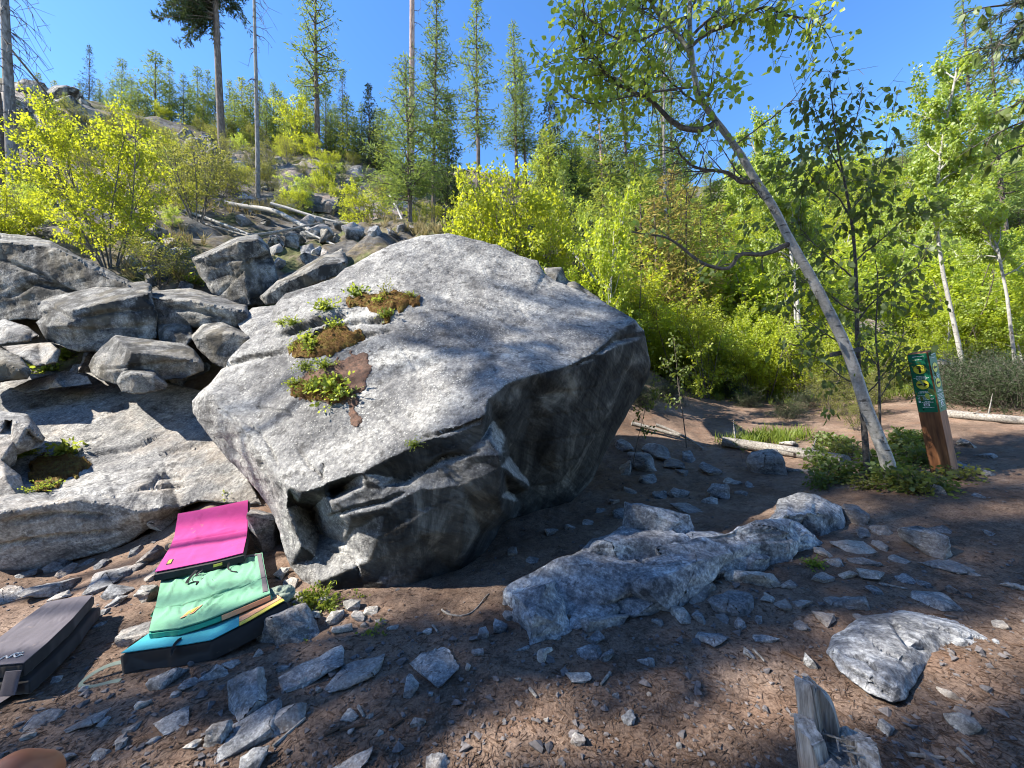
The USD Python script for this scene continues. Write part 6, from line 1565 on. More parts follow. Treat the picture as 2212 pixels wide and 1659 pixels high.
def arrow(cx, cz, s, ang):
    p = np.array([(-0.5, -0.11), (0.12, -0.11), (0.12, -0.30), (0.5, 0), (0.12, 0.30), (0.12, 0.11), (-0.5, 0.11)]) * s
    c, n = math.cos(ang), math.sin(ang)
    return Polygon(p @ np.array([[c, n], [-n, c]]) + (cx, cz))


zb = HGT * 0.535
S_ = HGT / 1.45
for side in (False, True):
    hw = W_ / 2 - 0.010
    pan = obj('panel', plate(-hw, hw, zb, HGT - 0.012, 0.0, 0.003, side), M['green_sign'], parent=post)
    top = HGT - 0.012
    ph = top - zb
    for k, (fz, ang) in enumerate(((0.735, math.pi / 2), (0.475, 0.0))):
        cz = zb + ph * fz
        ang = ang if not side else math.pi * 1.0
        obj('disc_rim', place2d(shapely.Point(0, cz).buffer(0.060), 0.0033, 0.0008, side), M['sign_black'], parent=pan)
        obj('disc', place2d(shapely.Point(0, cz).buffer(0.055), 0.0044, 0.0008, side), M['sign_yellow'], parent=pan)
        obj('arrow', place2d(arrow(0, cz, 0.085, ang), 0.0056, 0.0008, side), M['sign_black'], parent=pan)
    rows = [(0.955, 0.62, 0.10), (0.90, 0.45, 0.0), (0.615, 0.55, 0), (0.592, 0.85, 0), (0.572, 0.6, 0), (0.552, 0.45, 0), (0.355, 0.5, 0), (0.335, 0.68, 0), (0.285, 0.8, -.05), (0.262, 0.66, -.1), (0.238, 0.84, 0), (0.215, 0.82, 0), (0.188, 0.3, 0.3), (0.172, 0.62, 0.25), (0.082, 0.6, 0.2)]
    polys = []
    rw = random.Random(5)
    for fz, wd, off in rows:
        x = -hw * wd * 0.95 + off * hw * 0.5
        end = hw * wd * 0.95 + off * hw * 0.5
        while x < end:
            l = rw.uniform(0.006, 0.022)
            polys.append(shapely.box(x, zb + ph * fz - 0.0033, min(x + l, end + 0.002), zb + ph * fz + 0.0033))
            x += l + 0.004
    obj('lettering', place2d(shapely.MultiPolygon(polys), 0.0033, 0.0007, side), M['sign_white'], parent=pan, kind='stuff')
    obj('pictogram', place2d(shapely.box(-0.026, zb + ph * 0.105, 0.026, zb + ph * 0.152), 0.0033, 0.0007, side), M['sign_white'], parent=pan)
    obj('pictogram', place2d(Polygon([(-0.016, zb + ph * 0.115), (0.018, zb + ph * 0.115), (0.012, zb + ph * 0.145), (0.0, zb + ph * 0.128), (-0.012, zb + ph * 0.14)]), 0.0042, 0.0006, side), M['sign_black'], parent=pan)
    obj('pictogram', place2d(shapely.Point(-0.055, zb + ph * 0.18).buffer(0.011), 0.0033, 0.0007, side), M['sign_white'], parent=pan)
    obj('bolt', place2d(shapely.Point(-0.035, zb + ph * 0.045).buffer(0.008), 0.0033, 0.003, side), M['sign_black'], parent=pan)

# stump: a ring of splintered wood, open and hollow on one side
sb = P(1835, 1600, 1.30)
sb[2] = gz(sb[0], sb[1]) - 0.06
NA, NZ = 150, 34
rng = np.random.default_rng(8)
th = np.arange(NA) / NA * 2 * np.pi
peak_a = math.radians(200)
spl = np.interp(th, np.linspace(0, 2 * np.pi, 38), np.concatenate([rng.uniform(0, 1, 37), [0]]))
spl[-1] = spl[0]
dist_ = lambda a: np.abs((th - math.radians(a) + np.pi) % (2 * np.pi) - np.pi)
win_ = lambda a, w, p: np.clip(1 - dist_(a) / w, 0, 1) ** p
top = 0.37 + 0.010 * spl + 0.17 * win_(98, 0.85, 0.30) + 0.08 * win_(160, 0.75, 0.22) + 0.04 * win_(335, 0.6, 0.3) - 0.03 * win_(265, 0.5, 0.5)
top = top + 0.014 * (np.floor(hash1(np.floor(th * 9), 3) * 4) / 4 - 0.5)
rad = 0.118 * (1 + 0.10 * np.sin(2 * th + 0.6) + 0.05 * np.sin(5 * th)) * (1 + 0.10 * (fbm(np.stack([np.cos(th) * 5, np.sin(th) * 5, th * 0], 1), 4, 2) - 0.5) * 2)
crack = np.where(np.abs((th * 11 / 2 / np.pi) % 1 - 0.5) < 0.05, 0.010, 0.0)
Z = np.linspace(0, 1, NZ)
R_out = (rad - crack)[:, None] * (1.18 - 0.22 * Z[None, :] ** 0.6)
Zo = Z[None, :] * top[:, None]
R_in = np.maximum((rad * (0.46 + 0.06 * spl))[:, None] * (1.0 + 0.0 * Z[None, :]), 0.02)
floor_ = 0.345
Zi = floor_ + (np.maximum(top, floor_ + 0.02) - floor_)[:, None] * Z[None, :]
wob = (fbm(np.stack(np.broadcast_arrays(np.cos(th)[:, None] * 9, np.sin(th)[:, None] * 9, Zo * 4), -1), 4, 5) - 0.5) * 0.014
sh = np.array([-0.10, 0.0])
Xo, Yo = (R_out + wob) * np.cos(th)[:, None] + sh[0] * Zo, (R_out + wob) * np.sin(th)[:, None]
Xi, Yi = R_in * np.cos(th)[:, None] * (0.9 + 0.1 * Z) + sh[0] * Zi, R_in * np.sin(th)[:, None]
V = np.vstack([np.stack([Xo, Yo, Zo], -1).reshape(-1, 3), np.stack([Xi, Yi, Zi], -1).reshape(-1, 3), [[sh[0] * floor_, 0, floor_ - 0.01]]])
i, j = np.meshgrid(np.arange(NA), np.arange(NZ - 1), indexing='ij')
i2 = (i + 1) % NA
q = np.stack([i * NZ + j, i2 * NZ + j, i2 * NZ + j + 1, i * NZ + j + 1], -1).reshape(-1, 4)
o = NA * NZ
qi = np.stack([o + i * NZ + j, o + i * NZ + j + 1, o + i2 * NZ + j + 1, o + i2 * NZ + j], -1).reshape(-1, 4)
ii = np.arange(NA); i2 = (ii + 1) % NA
rim = np.stack([ii * NZ + NZ - 1, i2 * NZ + NZ - 1, o + i2 * NZ + NZ - 1, o + ii * NZ + NZ - 1], -1)
qq = np.vstack([q, qi, rim])
F = np.vstack([qq[:, [0, 1, 2]], qq[:, [0, 2, 3]], np.stack([np.full(NA, 2 * o), o + ii * NZ, o + i2 * NZ], 1)])
g = G('stump_wood')
v_ = g.map(g.ob(), scale=(30, 30, 2.0))
n_ = g.noise(v_, 1.6, 8, 0.68)
c_ = g.ramp(n_, [(0.3, (0.05, 0.045, 0.042)), (0.43, (0.17, 0.16, 0.15)), (0.55, (0.32, 0.31, 0.295)), (0.72, (0.48, 0.475, 0.47))])
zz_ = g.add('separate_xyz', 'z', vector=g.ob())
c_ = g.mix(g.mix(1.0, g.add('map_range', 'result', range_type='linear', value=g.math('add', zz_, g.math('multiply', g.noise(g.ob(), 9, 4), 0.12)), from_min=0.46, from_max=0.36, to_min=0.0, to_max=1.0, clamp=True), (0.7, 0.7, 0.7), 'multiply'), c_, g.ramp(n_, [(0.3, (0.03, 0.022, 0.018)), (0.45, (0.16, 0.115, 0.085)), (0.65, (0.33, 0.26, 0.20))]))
M['stump'] = g.done(base_color=c_, roughness=0.9, specular_ior_level=0.2, normal=g.bump(n_, 0.9, 0.008))
st = thing('tree_stump', sb, 'splintered grey hollow stump at the bottom right', 'stump')
obj('trunk', (V, F), M['stump'], parent=st, smooth=40)
ch = []
for k in range(14):
    a_ = rng.uniform(0, 6.28)
    p0 = np.array([rng.normal() * 0.035 + sh[0] * floor_, rng.normal() * 0.035, floor_ + 0.012 + 0.004 * k])
    dv = np.array([math.cos(a_), math.sin(a_), rng.normal() * 0.1]) * rng.uniform(0.015, 0.04)
    ch.append(tube([p0 - dv, p0 + dv], [0.004, 0.002], 5))
obj('splinters', join(ch), M['grey_wood'], parent=st, kind='stuff')


# ---------------------------------------------------------------- crash pads
def cloth(name, c, rough=0.85, fleck=0.3, scale=60):
    g = G(name)
    n = g.noise(g.pos(), 7, 6, 0.65)
    w = g.noise(g.pos(), scale * 5, 3, 0.6)
    col = g.ramp(n, [(0.3, tuple(x * 0.78 for x in c)), (0.55, c), (0.75, tuple(min(1, x * 1.12 + 0.01) for x in c))])
    col = g.mix(fleck, col, g.ramp(w, [(0.35, tuple(x * 0.6 for x in c)), (0.65, tuple(min(1, x * 1.3 + 0.01) for x in c))]))
    dirt = g.ramp(g.noise(g.pos(), 13, 7, 0.7), bw(0.62, 0.74))
    col = g.mix(g.mix(1.0, dirt, (0.6,) * 3, 'multiply'), col, (0.24, 0.19, 0.15))
    return g.done(base_color=col, roughness=rough, specular_ior_level=0.2, sheen_weight=0.1, normal=g.bump(w, 0.25, 0.002))


M['pink_cloth'] = cloth('pink_cloth', (0.42, 0.032, 0.19))
M['green_cloth'] = cloth('green_cloth', (0.13, 0.31, 0.19))
M['teal_cloth'] = cloth('teal_cloth', (0.02, 0.25, 0.17))
M['blue_cloth'] = cloth('blue_cloth', (0.03, 0.27, 0.33))
M['orange_cloth'] = cloth('orange_cloth', (0.60, 0.30, 0.16))
M['yellow_cloth'] = cloth('yellow_cloth', (0.46, 0.40, 0.06))
M['black_cloth'] = cloth('black_cloth', (0.012, 0.012, 0.014), 0.75)
M['grey_cloth'] = cloth('grey_cloth', (0.085, 0.075, 0.088), 0.8)
M['strip_cloth'] = cloth('strip_cloth', (0.10, 0.085, 0.095), 0.9)
M['pale_strap'] = cloth('pale_strap', (0.17, 0.21, 0.17), 0.8)
M['print_white'] = cloth('print_white', (0.6, 0.58, 0.55), 0.7)


def on_ground(px, py, lift):
    """where the view through a pixel meets the height 'lift' above the ground"""
    r = ray(px, py)
    a_, b_ = 0.8, 8.0
    dd = np.linspace(a_, b_, 1500)
    p = EYE + dd[:, None] * r
    k = int(np.argmax(p[:, 2] < terr(p[:, :2]) + lift))
    return p[k]


def surf(rows, nu, nv, wr=0.0, seed=0, folds=()):
    """rows of 3-D points from back to front; bends are kept, everything between is straight"""
    rows = np.array(rows, float)
    m_, k_ = rows.shape[:2]
    U, Vv = np.linspace(0, k_ - 1, nu), np.linspace(0, m_ - 1, nv)
    out = np.zeros((nv, nu, 3))
    for a_, v in enumerate(Vv):
        i0 = min(int(v), m_ - 2); t = v - i0
        row = rows[i0] * (1 - t) + rows[i0 + 1] * t
        for c in range(3):
            out[a_, :, c] = np.interp(U, np.arange(k_), row[:, c])
    if wr:
        uu, vv = np.meshgrid(np.linspace(0, 1, nu), np.linspace(0, 1, nv))
        q = np.stack([uu * 6 + vv * 2.5, vv * 3 - uu, 0 * uu + seed], -1)
        win = np.clip(np.minimum(np.minimum(uu, 1 - uu), np.minimum(vv, 1 - vv)) * 9, 0, 1)
        out[..., 2] += wr * win * ((fbm(q, 4, seed) - 0.5) * 1.2 + 0.6 * np.exp(-((fbm(q * 0.9 + 9, 2, seed + 3) - 0.5) / 0.03) ** 2) - 0.5 * np.exp(-((fbm(q * 1.1 + 4, 2, seed + 5) - 0.55) / 0.03) ** 2))
    for fv, depth in folds:
        w = np.linspace(0, 1, nv)
        out[..., 2] -= depth * np.exp(-((w - fv) / 0.018) ** 2)[:, None]
    return out


def slab(S, th, n0=0.0, soft=0.012):
    """thick sheet below the surface S (nv, nu, 3): top at n0 below S, rounded rim"""
    nv, nu = S.shape[:2]
    du = np.gradient(S, axis=1); dv = np.gradient(S, axis=0)
    N = np.cross(dv, du); N /= np.linalg.norm(N, axis=2, keepdims=True)
    if N[..., 2].mean() < 0:
        N = -N
    eu = np.minimum(np.arange(nu), nu - 1 - np.arange(nu)); ev = np.minimum(np.arange(nv), nv - 1 - np.arange(nv))
    e = np.minimum(eu[None, :] / 2.0, ev[:, None] / 2.0)
    e = np.clip(e, 0, 1)
    rnd = soft * (1 - np.sqrt(1 - (1 - e) ** 2))
    T = S - N * (n0 + rnd)[..., None]
    Bm = S - N * (n0 + th - rnd)[..., None]
    idx = np.arange(nv * nu).reshape(nv, nu)

    def quads(I):
        return np.stack([I[:-1, :-1], I[:-1, 1:], I[1:, 1:], I[1:, :-1]], -1).reshape(-1, 4)
    qt, qb = quads(idx), quads(idx + nv * nu)[:, ::-1]
    loop = np.concatenate([idx[0, :-1], idx[:-1, -1], idx[-1, :0:-1], idx[:0:-1, 0]])
    l2 = np.roll(loop, -1)
    qs = np.stack([loop, loop + nv * nu, l2 + nv * nu, l2], 1)
    q_ = np.vstack([qt, qb, qs])
    v = np.vstack([T.reshape(-1, 3), Bm.reshape(-1, 3)])
    f = np.vstack([q_[:, [0, 1, 2]], q_[:, [0, 2, 3]]])
    m_ = trimesh.Trimesh(v, f, process=False)
    if m_.volume < 0:
        f = f[:, ::-1]
    return v, f


def bilerp(S, u, v):
    nv, nu = S.shape[:2]
    a_, b_ = v * (nv - 1), u * (nu - 1)
    i, j = min(int(a_), nv - 2), min(int(b_), nu - 2)
    s, t = a_ - i, b_ - j
    p = (S[i, j] * (1 - s) * (1 - t) + S[i + 1, j] * s * (1 - t) + S[i, j + 1] * (1 - s) * t + S[i + 1, j + 1] * s * t)
    return p


def patch(S, u0, u1, v0, v1, th=0.003, nu=14, nv=14):
    return slab(np.array([[bilerp(S, u, v) + np.array([0, 0, th]) for u in np.linspace(u0, u1, nu)] for v in np.linspace(v0, v1, nv)]), th * 1.4, 0.0, 0.0005)


def strap(pts, w, mat, parent, name='strap', up=(0, 0, 1.0), th=0.002):
    c = spline(pts, 24)
    t = np.gradient(c, axis=0); t /= np.linalg.norm(t, axis=1, keepdims=True)
    s = np.cross(t, np.asarray(up)); s /= np.linalg.norm(s, axis=1, keepdims=True) + 1e-9
    S = np.stack([c - s * w / 2, c + s * w / 2], 1)
    return obj(name, slab(np.repeat(S, 1, axis=1), th, 0.0, 0.0), M[mat], parent=parent)


def group(name, label, cat):
    x = UsdGeom.Xform.Define(stage, unique('/World/' + name))
    return tag(x, label, cat)


# blue pad, lowest of the pile, bent up at its right
pf = [(259, 1413, .13), (337, 1402, .13), (400, 1394, .13), (457, 1384, .13), (540, 1341, .17), (617, 1297, .22)]
pk = [(312, 1376, .13), (380, 1362, .13), (430, 1352, .13), (470, 1345, .13), (535, 1310, .15), (590, 1278, .17)]
front = [on_ground(*q) for q in pf]
back = []
for a_, q in zip(front, pk):
    b_ = on_ground(*q)
    back.append(a_ + (b_ - a_) * 2.6)
for b_ in back:
    b_[2] = min(b_[2], gz(b_[0], b_[1]) + 0.13)
S = surf([back, front], 60, 20, 0.006, 3)
bp = group('crash_pad', 'blue, orange and yellow topped crash pad lying under the green one', 'crash pad')
obj('foam_body', slab(S, 0.13, 0.004, 0.012), M['black_cloth'], parent=bp, smooth=40)
obj('top_cover', patch(S, 0.0, 0.74, 0.05, 0.985, 0.004, 44, 14), M['blue_cloth'], parent=bp, smooth=40)
obj('orange_panel', patch(S, 0.742, 0.995, 0.05, 0.91, 0.004, 18, 12), M['orange_cloth'], parent=bp, smooth=40)
obj('yellow_edge', patch(S, 0.742, 0.995, 0.925, 0.99, 0.004, 18, 4), M['yellow_cloth'], parent=bp, smooth=40)
e0 = bilerp(S, 0.33, 0.94)
strap([e0 + [0, 0.03, 0.008], e0 + [0, 0, 0.012], bilerp(S, 0.33, 1.0) + [0, -0.008, 0.004], bilerp(S, 0.325, 1.0) + [-0.005, -0.012, -0.04]], 0.022, 'black_cloth', bp, 'carry_strap', up=(1, 0, 0.2))
c0 = bilerp(S, 0.0, 0.95) + [0, 0, -0.06]
pts = [c0, on_ground(228, 1440, .05), on_ground(190, 1462, .03), on_ground(174, 1476, .012), on_ground(182, 1484, .008), on_ground(215, 1480, .006), on_ground(260, 1470, .006)]
strap(pts, 0.022, 'pale_strap', bp, 'loose_strap', up=(0.0, -0.6, 0.8))
# green pad on top of it
rows = [[(352, 1236, .16), (400, 1226, .16), (460, 1214, .17), (520, 1203, .17), (567, 1195, .18)],
        [(346, 1262, .16), (398, 1252, .16), (460, 1240, .17), (524, 1226, .18), (570, 1215, .18)],
        [(336, 1310, .18), (394, 1302, .18), (460, 1286, .19), (530, 1262, .20), (576, 1246, .20)],
        [(332, 1320, .175), (392, 1312, .175), (460, 1294, .185), (532, 1269, .20), (577, 1251, .205)],
        [(321, 1366, .175), (386, 1358, .175), (440, 1342, .185), (520, 1310, .215), (584, 1283, .235)]]
S = surf([[on_ground(*q) for q in r_] for r_ in rows], 66, 66, 0.020, 6, folds=((0.62, 0.014),))
gp_ = group('crash_pad', 'pale green crinkled crash pad folded over the blue one', 'crash pad')
obj('foam_body', slab(S, 0.045, 0.004, 0.008), M['teal_cloth'], parent=gp_, smooth=40)
obj('top_cover', patch(S, 0.002, 0.998, 0.0, 0.998, 0.006, 66, 66), M['green_cloth'], parent=gp_, smooth=40)
obj('side_panel', slab(np.array([[bilerp(S, u, 1.0) + np.array([0.003, -0.006, -z_]) for u in np.linspace(0.62, 1.0, 12)] for z_ in np.linspace(0.008, 0.04, 4)]), 0.004, 0, 0.0), M['orange_cloth'], parent=gp_)
obj('edge_strip', patch(S, 0.935, 0.985, 0.02, 0.96, 0.011, 5, 40), M['strip_cloth'], parent=gp_, smooth=40)
obj('edge_strip', patch(S, 0.55, 0.93, 0.02, 0.055, 0.011, 20, 4), M['strip_cloth'], parent=gp_, smooth=40)
em = []
for u, v in [(0.25, 0.90), (0.31, 0.83), (0.43, 0.80), (0.37, 0.88)]:
    em.append(bilerp(S, u, v) + [0, 0, 0.012])
obj('emblem', slab(surf([[em[0], em[3]], [em[1], em[2]]], 8, 8), 0.003, 0, 0), M['orange_cloth'], parent=gp_)
em2 = np.mean(em, axis=0) + (np.array(em) - np.mean(em, axis=0)) * 0.62 + [0, 0, 0.0025]
obj('emblem', slab(surf([[em2[0], em2[3]], [em2[1], em2[2]]], 8, 8), 0.002, 0, 0), M['yellow_cloth'], parent=gp_)
# crumpled cloth at its corner
cc = on_ground(606, 1283, .17)
b0 = trimesh.creation.icosphere(subdivisions=4)
v = np.array(b0.vertices) * np.array([0.10, 0.07, 0.055])
v = v + vnormals(v, np.array(b0.faces)) * ((np.abs(fbm(v * 16, 4, 5) - 0.5) - 0.1) * 0.10)[:, None]
obj('cloth_bundle', (v + cc, np.array(b0.faces)), M['pale_strap'], smooth=50, label='crumpled grey-green cloth at the right corner of the green pad', cat='cloth')
# pink pad
rows = [[(384, 1110, .34), (430, 1102, .34), (480, 1092, .35), (537, 1080, .36)],
        [(376, 1160, .24), (425, 1152, .24), (478, 1142, .25), (536, 1129, .27)],
        [(366, 1184, .20), (418, 1176, .20), (474, 1167, .21), (535, 1156, .23)],
        [(333, 1238, .25), (400, 1225, .25), (464, 1212, .25), (526, 1196, .26)]]
S = surf([[on_ground(*q) for q in r_] for r_ in rows], 40, 60, 0.007, 9, folds=((0.52, 0.008),))
pp = group('crash_pad', 'flat bright pink crash pad leaning uphill beside the boulder', 'crash pad')
obj('foam_body', slab(S, 0.075, 0.004, 0.012), M['black_cloth'], parent=pp, smooth=40)
obj('top_cover', patch(S, 0.004, 0.992, 0.004, 0.99, 0.005, 40, 60), M['pink_cloth'], parent=pp, smooth=40)
obj('side_tag', patch(S, 0.09, 0.15, 0.86, 0.93, 0.008, 4, 4), M['black_cloth'], parent=pp)
obj('side_tag', patch(S, 0.10, 0.14, 0.87, 0.92, 0.011, 4, 4), M['yellow_cloth'], parent=pp)
obj('front_tag', slab(np.array([[bilerp(S, u, 1.0) + np.array([0, -0.012, -z_]) for u in np.linspace(0.66, 0.76, 4)] for z_ in np.linspace(0.025, 0.045, 3)]), 0.003, 0, 0.0), M['yellow_cloth'], parent=pp)
h0, h1 = bilerp(S, 0.0, 0.42), bilerp(S, 0.0, 0.62)
strap([h0 + [0, 0, -0.03], h0 * 0.7 + h1 * 0.3 + np.array([-0.035, -0.01, -0.02]), h0 * 0.3 + h1 * 0.7 + np.array([-0.035, -0.01, -0.02]), h1 + [0, 0, -0.03]], 0.025, 'black_cloth', pp, 'handle')
k0 = bilerp(S, 0.47, 1.0) + [0, -0.01, -0.04]
strap([k0, k0 + [0.0, -0.05, -0.02], k0 + [0.02, -0.12, -0.045], k0 + [0.08, -0.13, -0.03], k0 + [0.14, -0.17, -0.04]], 0.02, 'black_cloth', pp, 'buckle_strap', up=(0.3, 0.3, 1))
strap([k0 + [0.05, 0, 0], k0 + [0.03, -0.06, -0.03], k0 + [0.07, -0.11, -0.035], k0 + [0.13, -0.05, -0.03]], 0.016, 'black_cloth', pp, 'buckle_strap', up=(0.3, 0.3, 1))
k0 = bilerp(S, 0.84, 1.0) + [0, -0.01, -0.04]
strap([k0, k0 + [0.02, -0.04, -0.02], k0 + [0.09, -0.09, -0.03], k0 + [0.13, -0.10, -0.03]], 0.016, 'black_cloth', pp, 'buckle_strap', up=(0.3, 0.3, 1))
# black folded pad at the left edge
rows = [[(104, 1300, .20), (150, 1291, .20), (203, 1284, .20)],
        [(40, 1346, .21), (100, 1342, .21), (158, 1336, .21)],
        [(-20, 1392, .21), (40, 1392, .21), (104, 1388, .21)],
        [(-100, 1436, .20), (-20, 1440, .20), (50, 1434, .20)]]
S = surf([[on_ground(*q) for q in r_] for r_ in rows], 40, 44, 0.006, 12)
kp = group('crash_pad', 'black folded crash pad cut by the left edge of the view', 'crash pad')
obj('upper_half', slab(S, 0.085, 0.0, 0.016), M['black_cloth'], parent=kp, smooth=40)
obj('top_cover', patch(S, 0.006, 0.994, 0.01, 0.99, 0.004, 40, 44), M['grey_cloth'], parent=kp, smooth=40)
ctr = S.reshape(-1, 3).mean(0)
S2 = (S - ctr) * np.array([1.06, 1.05, 1.0]) + ctr + np.array([0.015, 0.01, -0.098])
obj('lower_half', slab(S2, 0.085, 0.0, 0.016), M['black_cloth'], parent=kp, smooth=40)
wr_ = []
rw = random.Random(3)
cu = []
for k in range(9):
    u = 0.50 + 0.036 * k
    cu.append(bilerp(S, u, 0.905 - 0.03 * (k / 8) + 0.022 * math.sin(k * 2.1)) + [0, 0, 0.009])
obj('script_print', tube(spline(cu, 60), 0.0035, 5), M['print_white'], parent=kp)
for k, (u, v) in enumerate([(0.66, 0.87), (0.72, 0.86), (0.76, 0.90)]):
    a_, b_ = bilerp(S, u, v) + [0, 0, 0.009], bilerp(S, u + 0.07, v - 0.03) + [0, 0, 0.009]
    obj('script_print', tube([a_, (a_ + b_) / 2 + [0, 0.01, 0], b_], 0.003, 5), M['print_white'], parent=kp)
cl = [bilerp(S, u, 1.0) + [0, -0.012, -0.03] for u in (0.75, 0.99)]
obj('closure_flap', slab(np.array([[cl[0] * (1 - t) + cl[1] * t + np.array([-0.01 * z_ * 9, -0.05 * z_ * 4, -z_]) for t in np.linspace(0, 1, 8)] for z_ in np.linspace(0, 0.12, 6)]), 0.012, 0, 0.003), M['grey_cloth'], parent=kp, smooth=40)
fl = on_ground(12, 1506, .02)
obj('strap_end', slab(surf([[fl + [-0.15, 0.05, 0.03], fl + [0.05, 0.06, 0.02]], [fl + [-0.16, -0.06, 0.0], fl + [0.02, -0.06, 0.0]]], 8, 8), 0.006, 0, 0.002), M['grey_cloth'], parent=kp, smooth=40)

# ---------------------------------------------------------------- bare knee of a person at the corner
import manifold3d as m3


def limb_hull(chain):
    tot = None
    for (a_, ra), (b_, rb) in zip(chain, chain[1:]):
        s1 = m3.Manifold.sphere(ra, 40).translate(tuple(map(float, a_)))
        s2 = m3.Manifold.sphere(rb, 40).translate(tuple(map(float, b_)))
        h = m3.Manifold.batch_hull([s1, s2])
        tot = h if tot is None else tot + h
    return tot


kn = P(24, 1690, 0.95)
leg = limb_hull([(kn + [-0.42, -0.50, -0.30], 0.095), (kn + [-0.2, -0.26, -0.10], 0.078), (kn, 0.062), (kn + [0.02, 0.02, -0.02], 0.06), (kn + [-0.02, -0.03, -0.25], 0.055), (kn + [-0.03, -0.06, -0.55], 0.042), (kn + [-0.03, -0.05, -0.72], 0.045), (kn + [0.05, 0.06, -0.76], 0.035)])
leg = leg.refine_to_length(0.02).to_mesh()
lm = trimesh.Trimesh(leg.vert_properties[:, :3], leg.tri_verts)
trimesh.smoothing.filter_taubin(lm, 0.5, 0.52, 12)
g = G('skin')
c_ = g.ramp(g.noise(g.pos(), 22, 5, 0.6), [(0.3, (0.27, 0.085, 0.03)), (0.7, (0.36, 0.125, 0.05))])
M['skin'] = g.done(base_color=c_, roughness=0.55, subsurface_weight=0.1, subsurface_scale=0.01, subsurface_radius=(1.0, 0.35, 0.2))
obj('person', lm, M['skin'], smooth=True, label='bare bent knee of a seated person at the lower left corner', cat='person')


# ---------------------------------------------------------------- moss and plants on the boulder
def moss(name, rock, poly, rise, mat, label, seed, cat='moss'):
    xy, v, n = RELIEF[rock]
    pg = Polygon(poly)
    ins = shapely.contains_xy(pg.buffer(2), xy[:, 0], xy[:, 1])
    k = np.where(ins)[0]
    q, w, nn = xy[k], v[k], n[k]
    # a finer patch of the same surface
    x0, y0, x1, y1 = pg.bounds
    gx, gy = np.meshgrid(np.arange(x0, x1, 1.9), np.arange(y0, y1, 1.9))
    gq = np.stack([gx.ravel(), gy.ravel()], 1)
    jag = (fbm(np.column_stack([gq / 14.0, np.zeros(len(gq))]), 3, seed) - 0.5) * 26
    dd = np.array([pg.exterior.distance(shapely.Point(p)) * (1 if pg.contains(shapely.Point(p)) else -1) for p in gq]) + jag
    keep = dd > -1.5
    gq, dd = gq[keep], dd[keep]
    dist, nb = cKDTree(xy).query(gq, k=4)
    ww = 1 / (dist + 0.2); ww /= ww.sum(1, keepdims=True)
    pos, nor = (v[nb] * ww[..., None]).sum(1), (n[nb] * ww[..., None]).sum(1)
    nor = nor * 0.6 + np.array([0, 0, 0.5]); nor /= np.linalg.norm(nor, axis=1, keepdims=True)
    h = np.clip(dd / 9.0, -0.3, 1)
    lift = rise * (np.sign(h) * np.sqrt(np.abs(h))) - 0.012 * (dd < 0) + rise * 0.9 * (fbm(pos * 22, 4, seed) - 0.5) * np.clip(h, 0, 1)
    pos = pos + nor * lift[:, None]
    tri = Delaunay(gq).simplices
    e = np.linalg.norm(gq[tri] - gq[tri[:, [1, 2, 0]]], axis=2).max(1)
    tri = tri[e < 4.5]
    a2 = (gq[tri[:, 1], 0] - gq[tri[:, 0], 0]) * (gq[tri[:, 2], 1] - gq[tri[:, 0], 1]) - (gq[tri[:, 1], 1] - gq[tri[:, 0], 1]) * (gq[tri[:, 2], 0] - gq[tri[:, 0], 0])
    tri[a2 > 0] = tri[a2 > 0][:, ::-1]
    t = thing(name, (0, 0, 0), label, cat)
    obj('mat', (pos, tri), M[mat], parent=t, smooth=True)
    rng = np.random.default_rng(seed)
    pick = np.where(dd > 1)[0]
    if len(pick) and mat != 'soil':
        pick = rng.choice(pick, min(len(pick) * 4, 2600))
        pp_ = pos[pick] + rng.normal(size=(len(pick), 3)) * 0.006
        obj('tips', leaves(pp_, nor[pick] + rng.normal(size=(len(pick), 3)) * 0.7, 0.022 * rng.uniform(0.5, 1.3, len(pick)), rng, 'four', 0.3), M['moss_tip'], parent=t)
    elif len(pick):
        pick = rng.choice(pick, min(len(pick), 700))
        obj('needles', leaves(pos[pick] + nor[pick] * 0.004, rng.normal(size=(len(pick), 3)) * np.array([1, 1, 0.25]), 0.04 * rng.uniform(0.5, 1.3, len(pick)), rng, 'four', 0.10), M['litter'], parent=t)


def mottled(name, a_, b_, c2, scale):
    g = G(name)
    n = g.noise(g.pos(), scale, 8, 0.7)
    c = g.ramp(n, [(0.33, a_), (0.5, b_), (0.66, c2)])
    return g.done(base_color=c, roughness=0.95, specular_ior_level=0.1, normal=g.bump(g.noise(g.pos(), scale * 5, 5, 0.7), 0.9, 0.01))


M['moss'] = mottled('brown_moss', (0.05, 0.026, 0.012), (0.13, 0.07, 0.025), (0.15, 0.14, 0.035), 14)
M['soil'] = mottled('soil', (0.07, 0.045, 0.034), (0.13, 0.085, 0.066), (0.20, 0.11, 0.075), 20)
M['moss_tip'] = leaf_look('moss_tips', (0.14, 0.07, 0.02), (0.20, 0.17, 0.04), (0.15, 0.12, 0.03), 0.02, 0.25)
moss('soil_patch', 'boulder', [(645, 812), (700, 790), (760, 762), (800, 758), (806, 790), (796, 830), (778, 850), (770, 885), (782, 905), (775, 925), (760, 918), (752, 878), (700, 872), (650, 862), (628, 838)], 0.012, 'soil', 'brown soil and needles washed down the mossy ledges of the boulder', 3, 'soil')
moss('moss_patch', 'boulder', [(748, 652), (790, 636), (842, 632), (884, 634), (908, 644), (902, 660), (880, 668), (856, 676), (838, 702), (822, 696), (812, 674), (790, 660), (752, 664)], 0.035, 'moss', 'rusty moss cushion along the upper ledge of the boulder', 4)
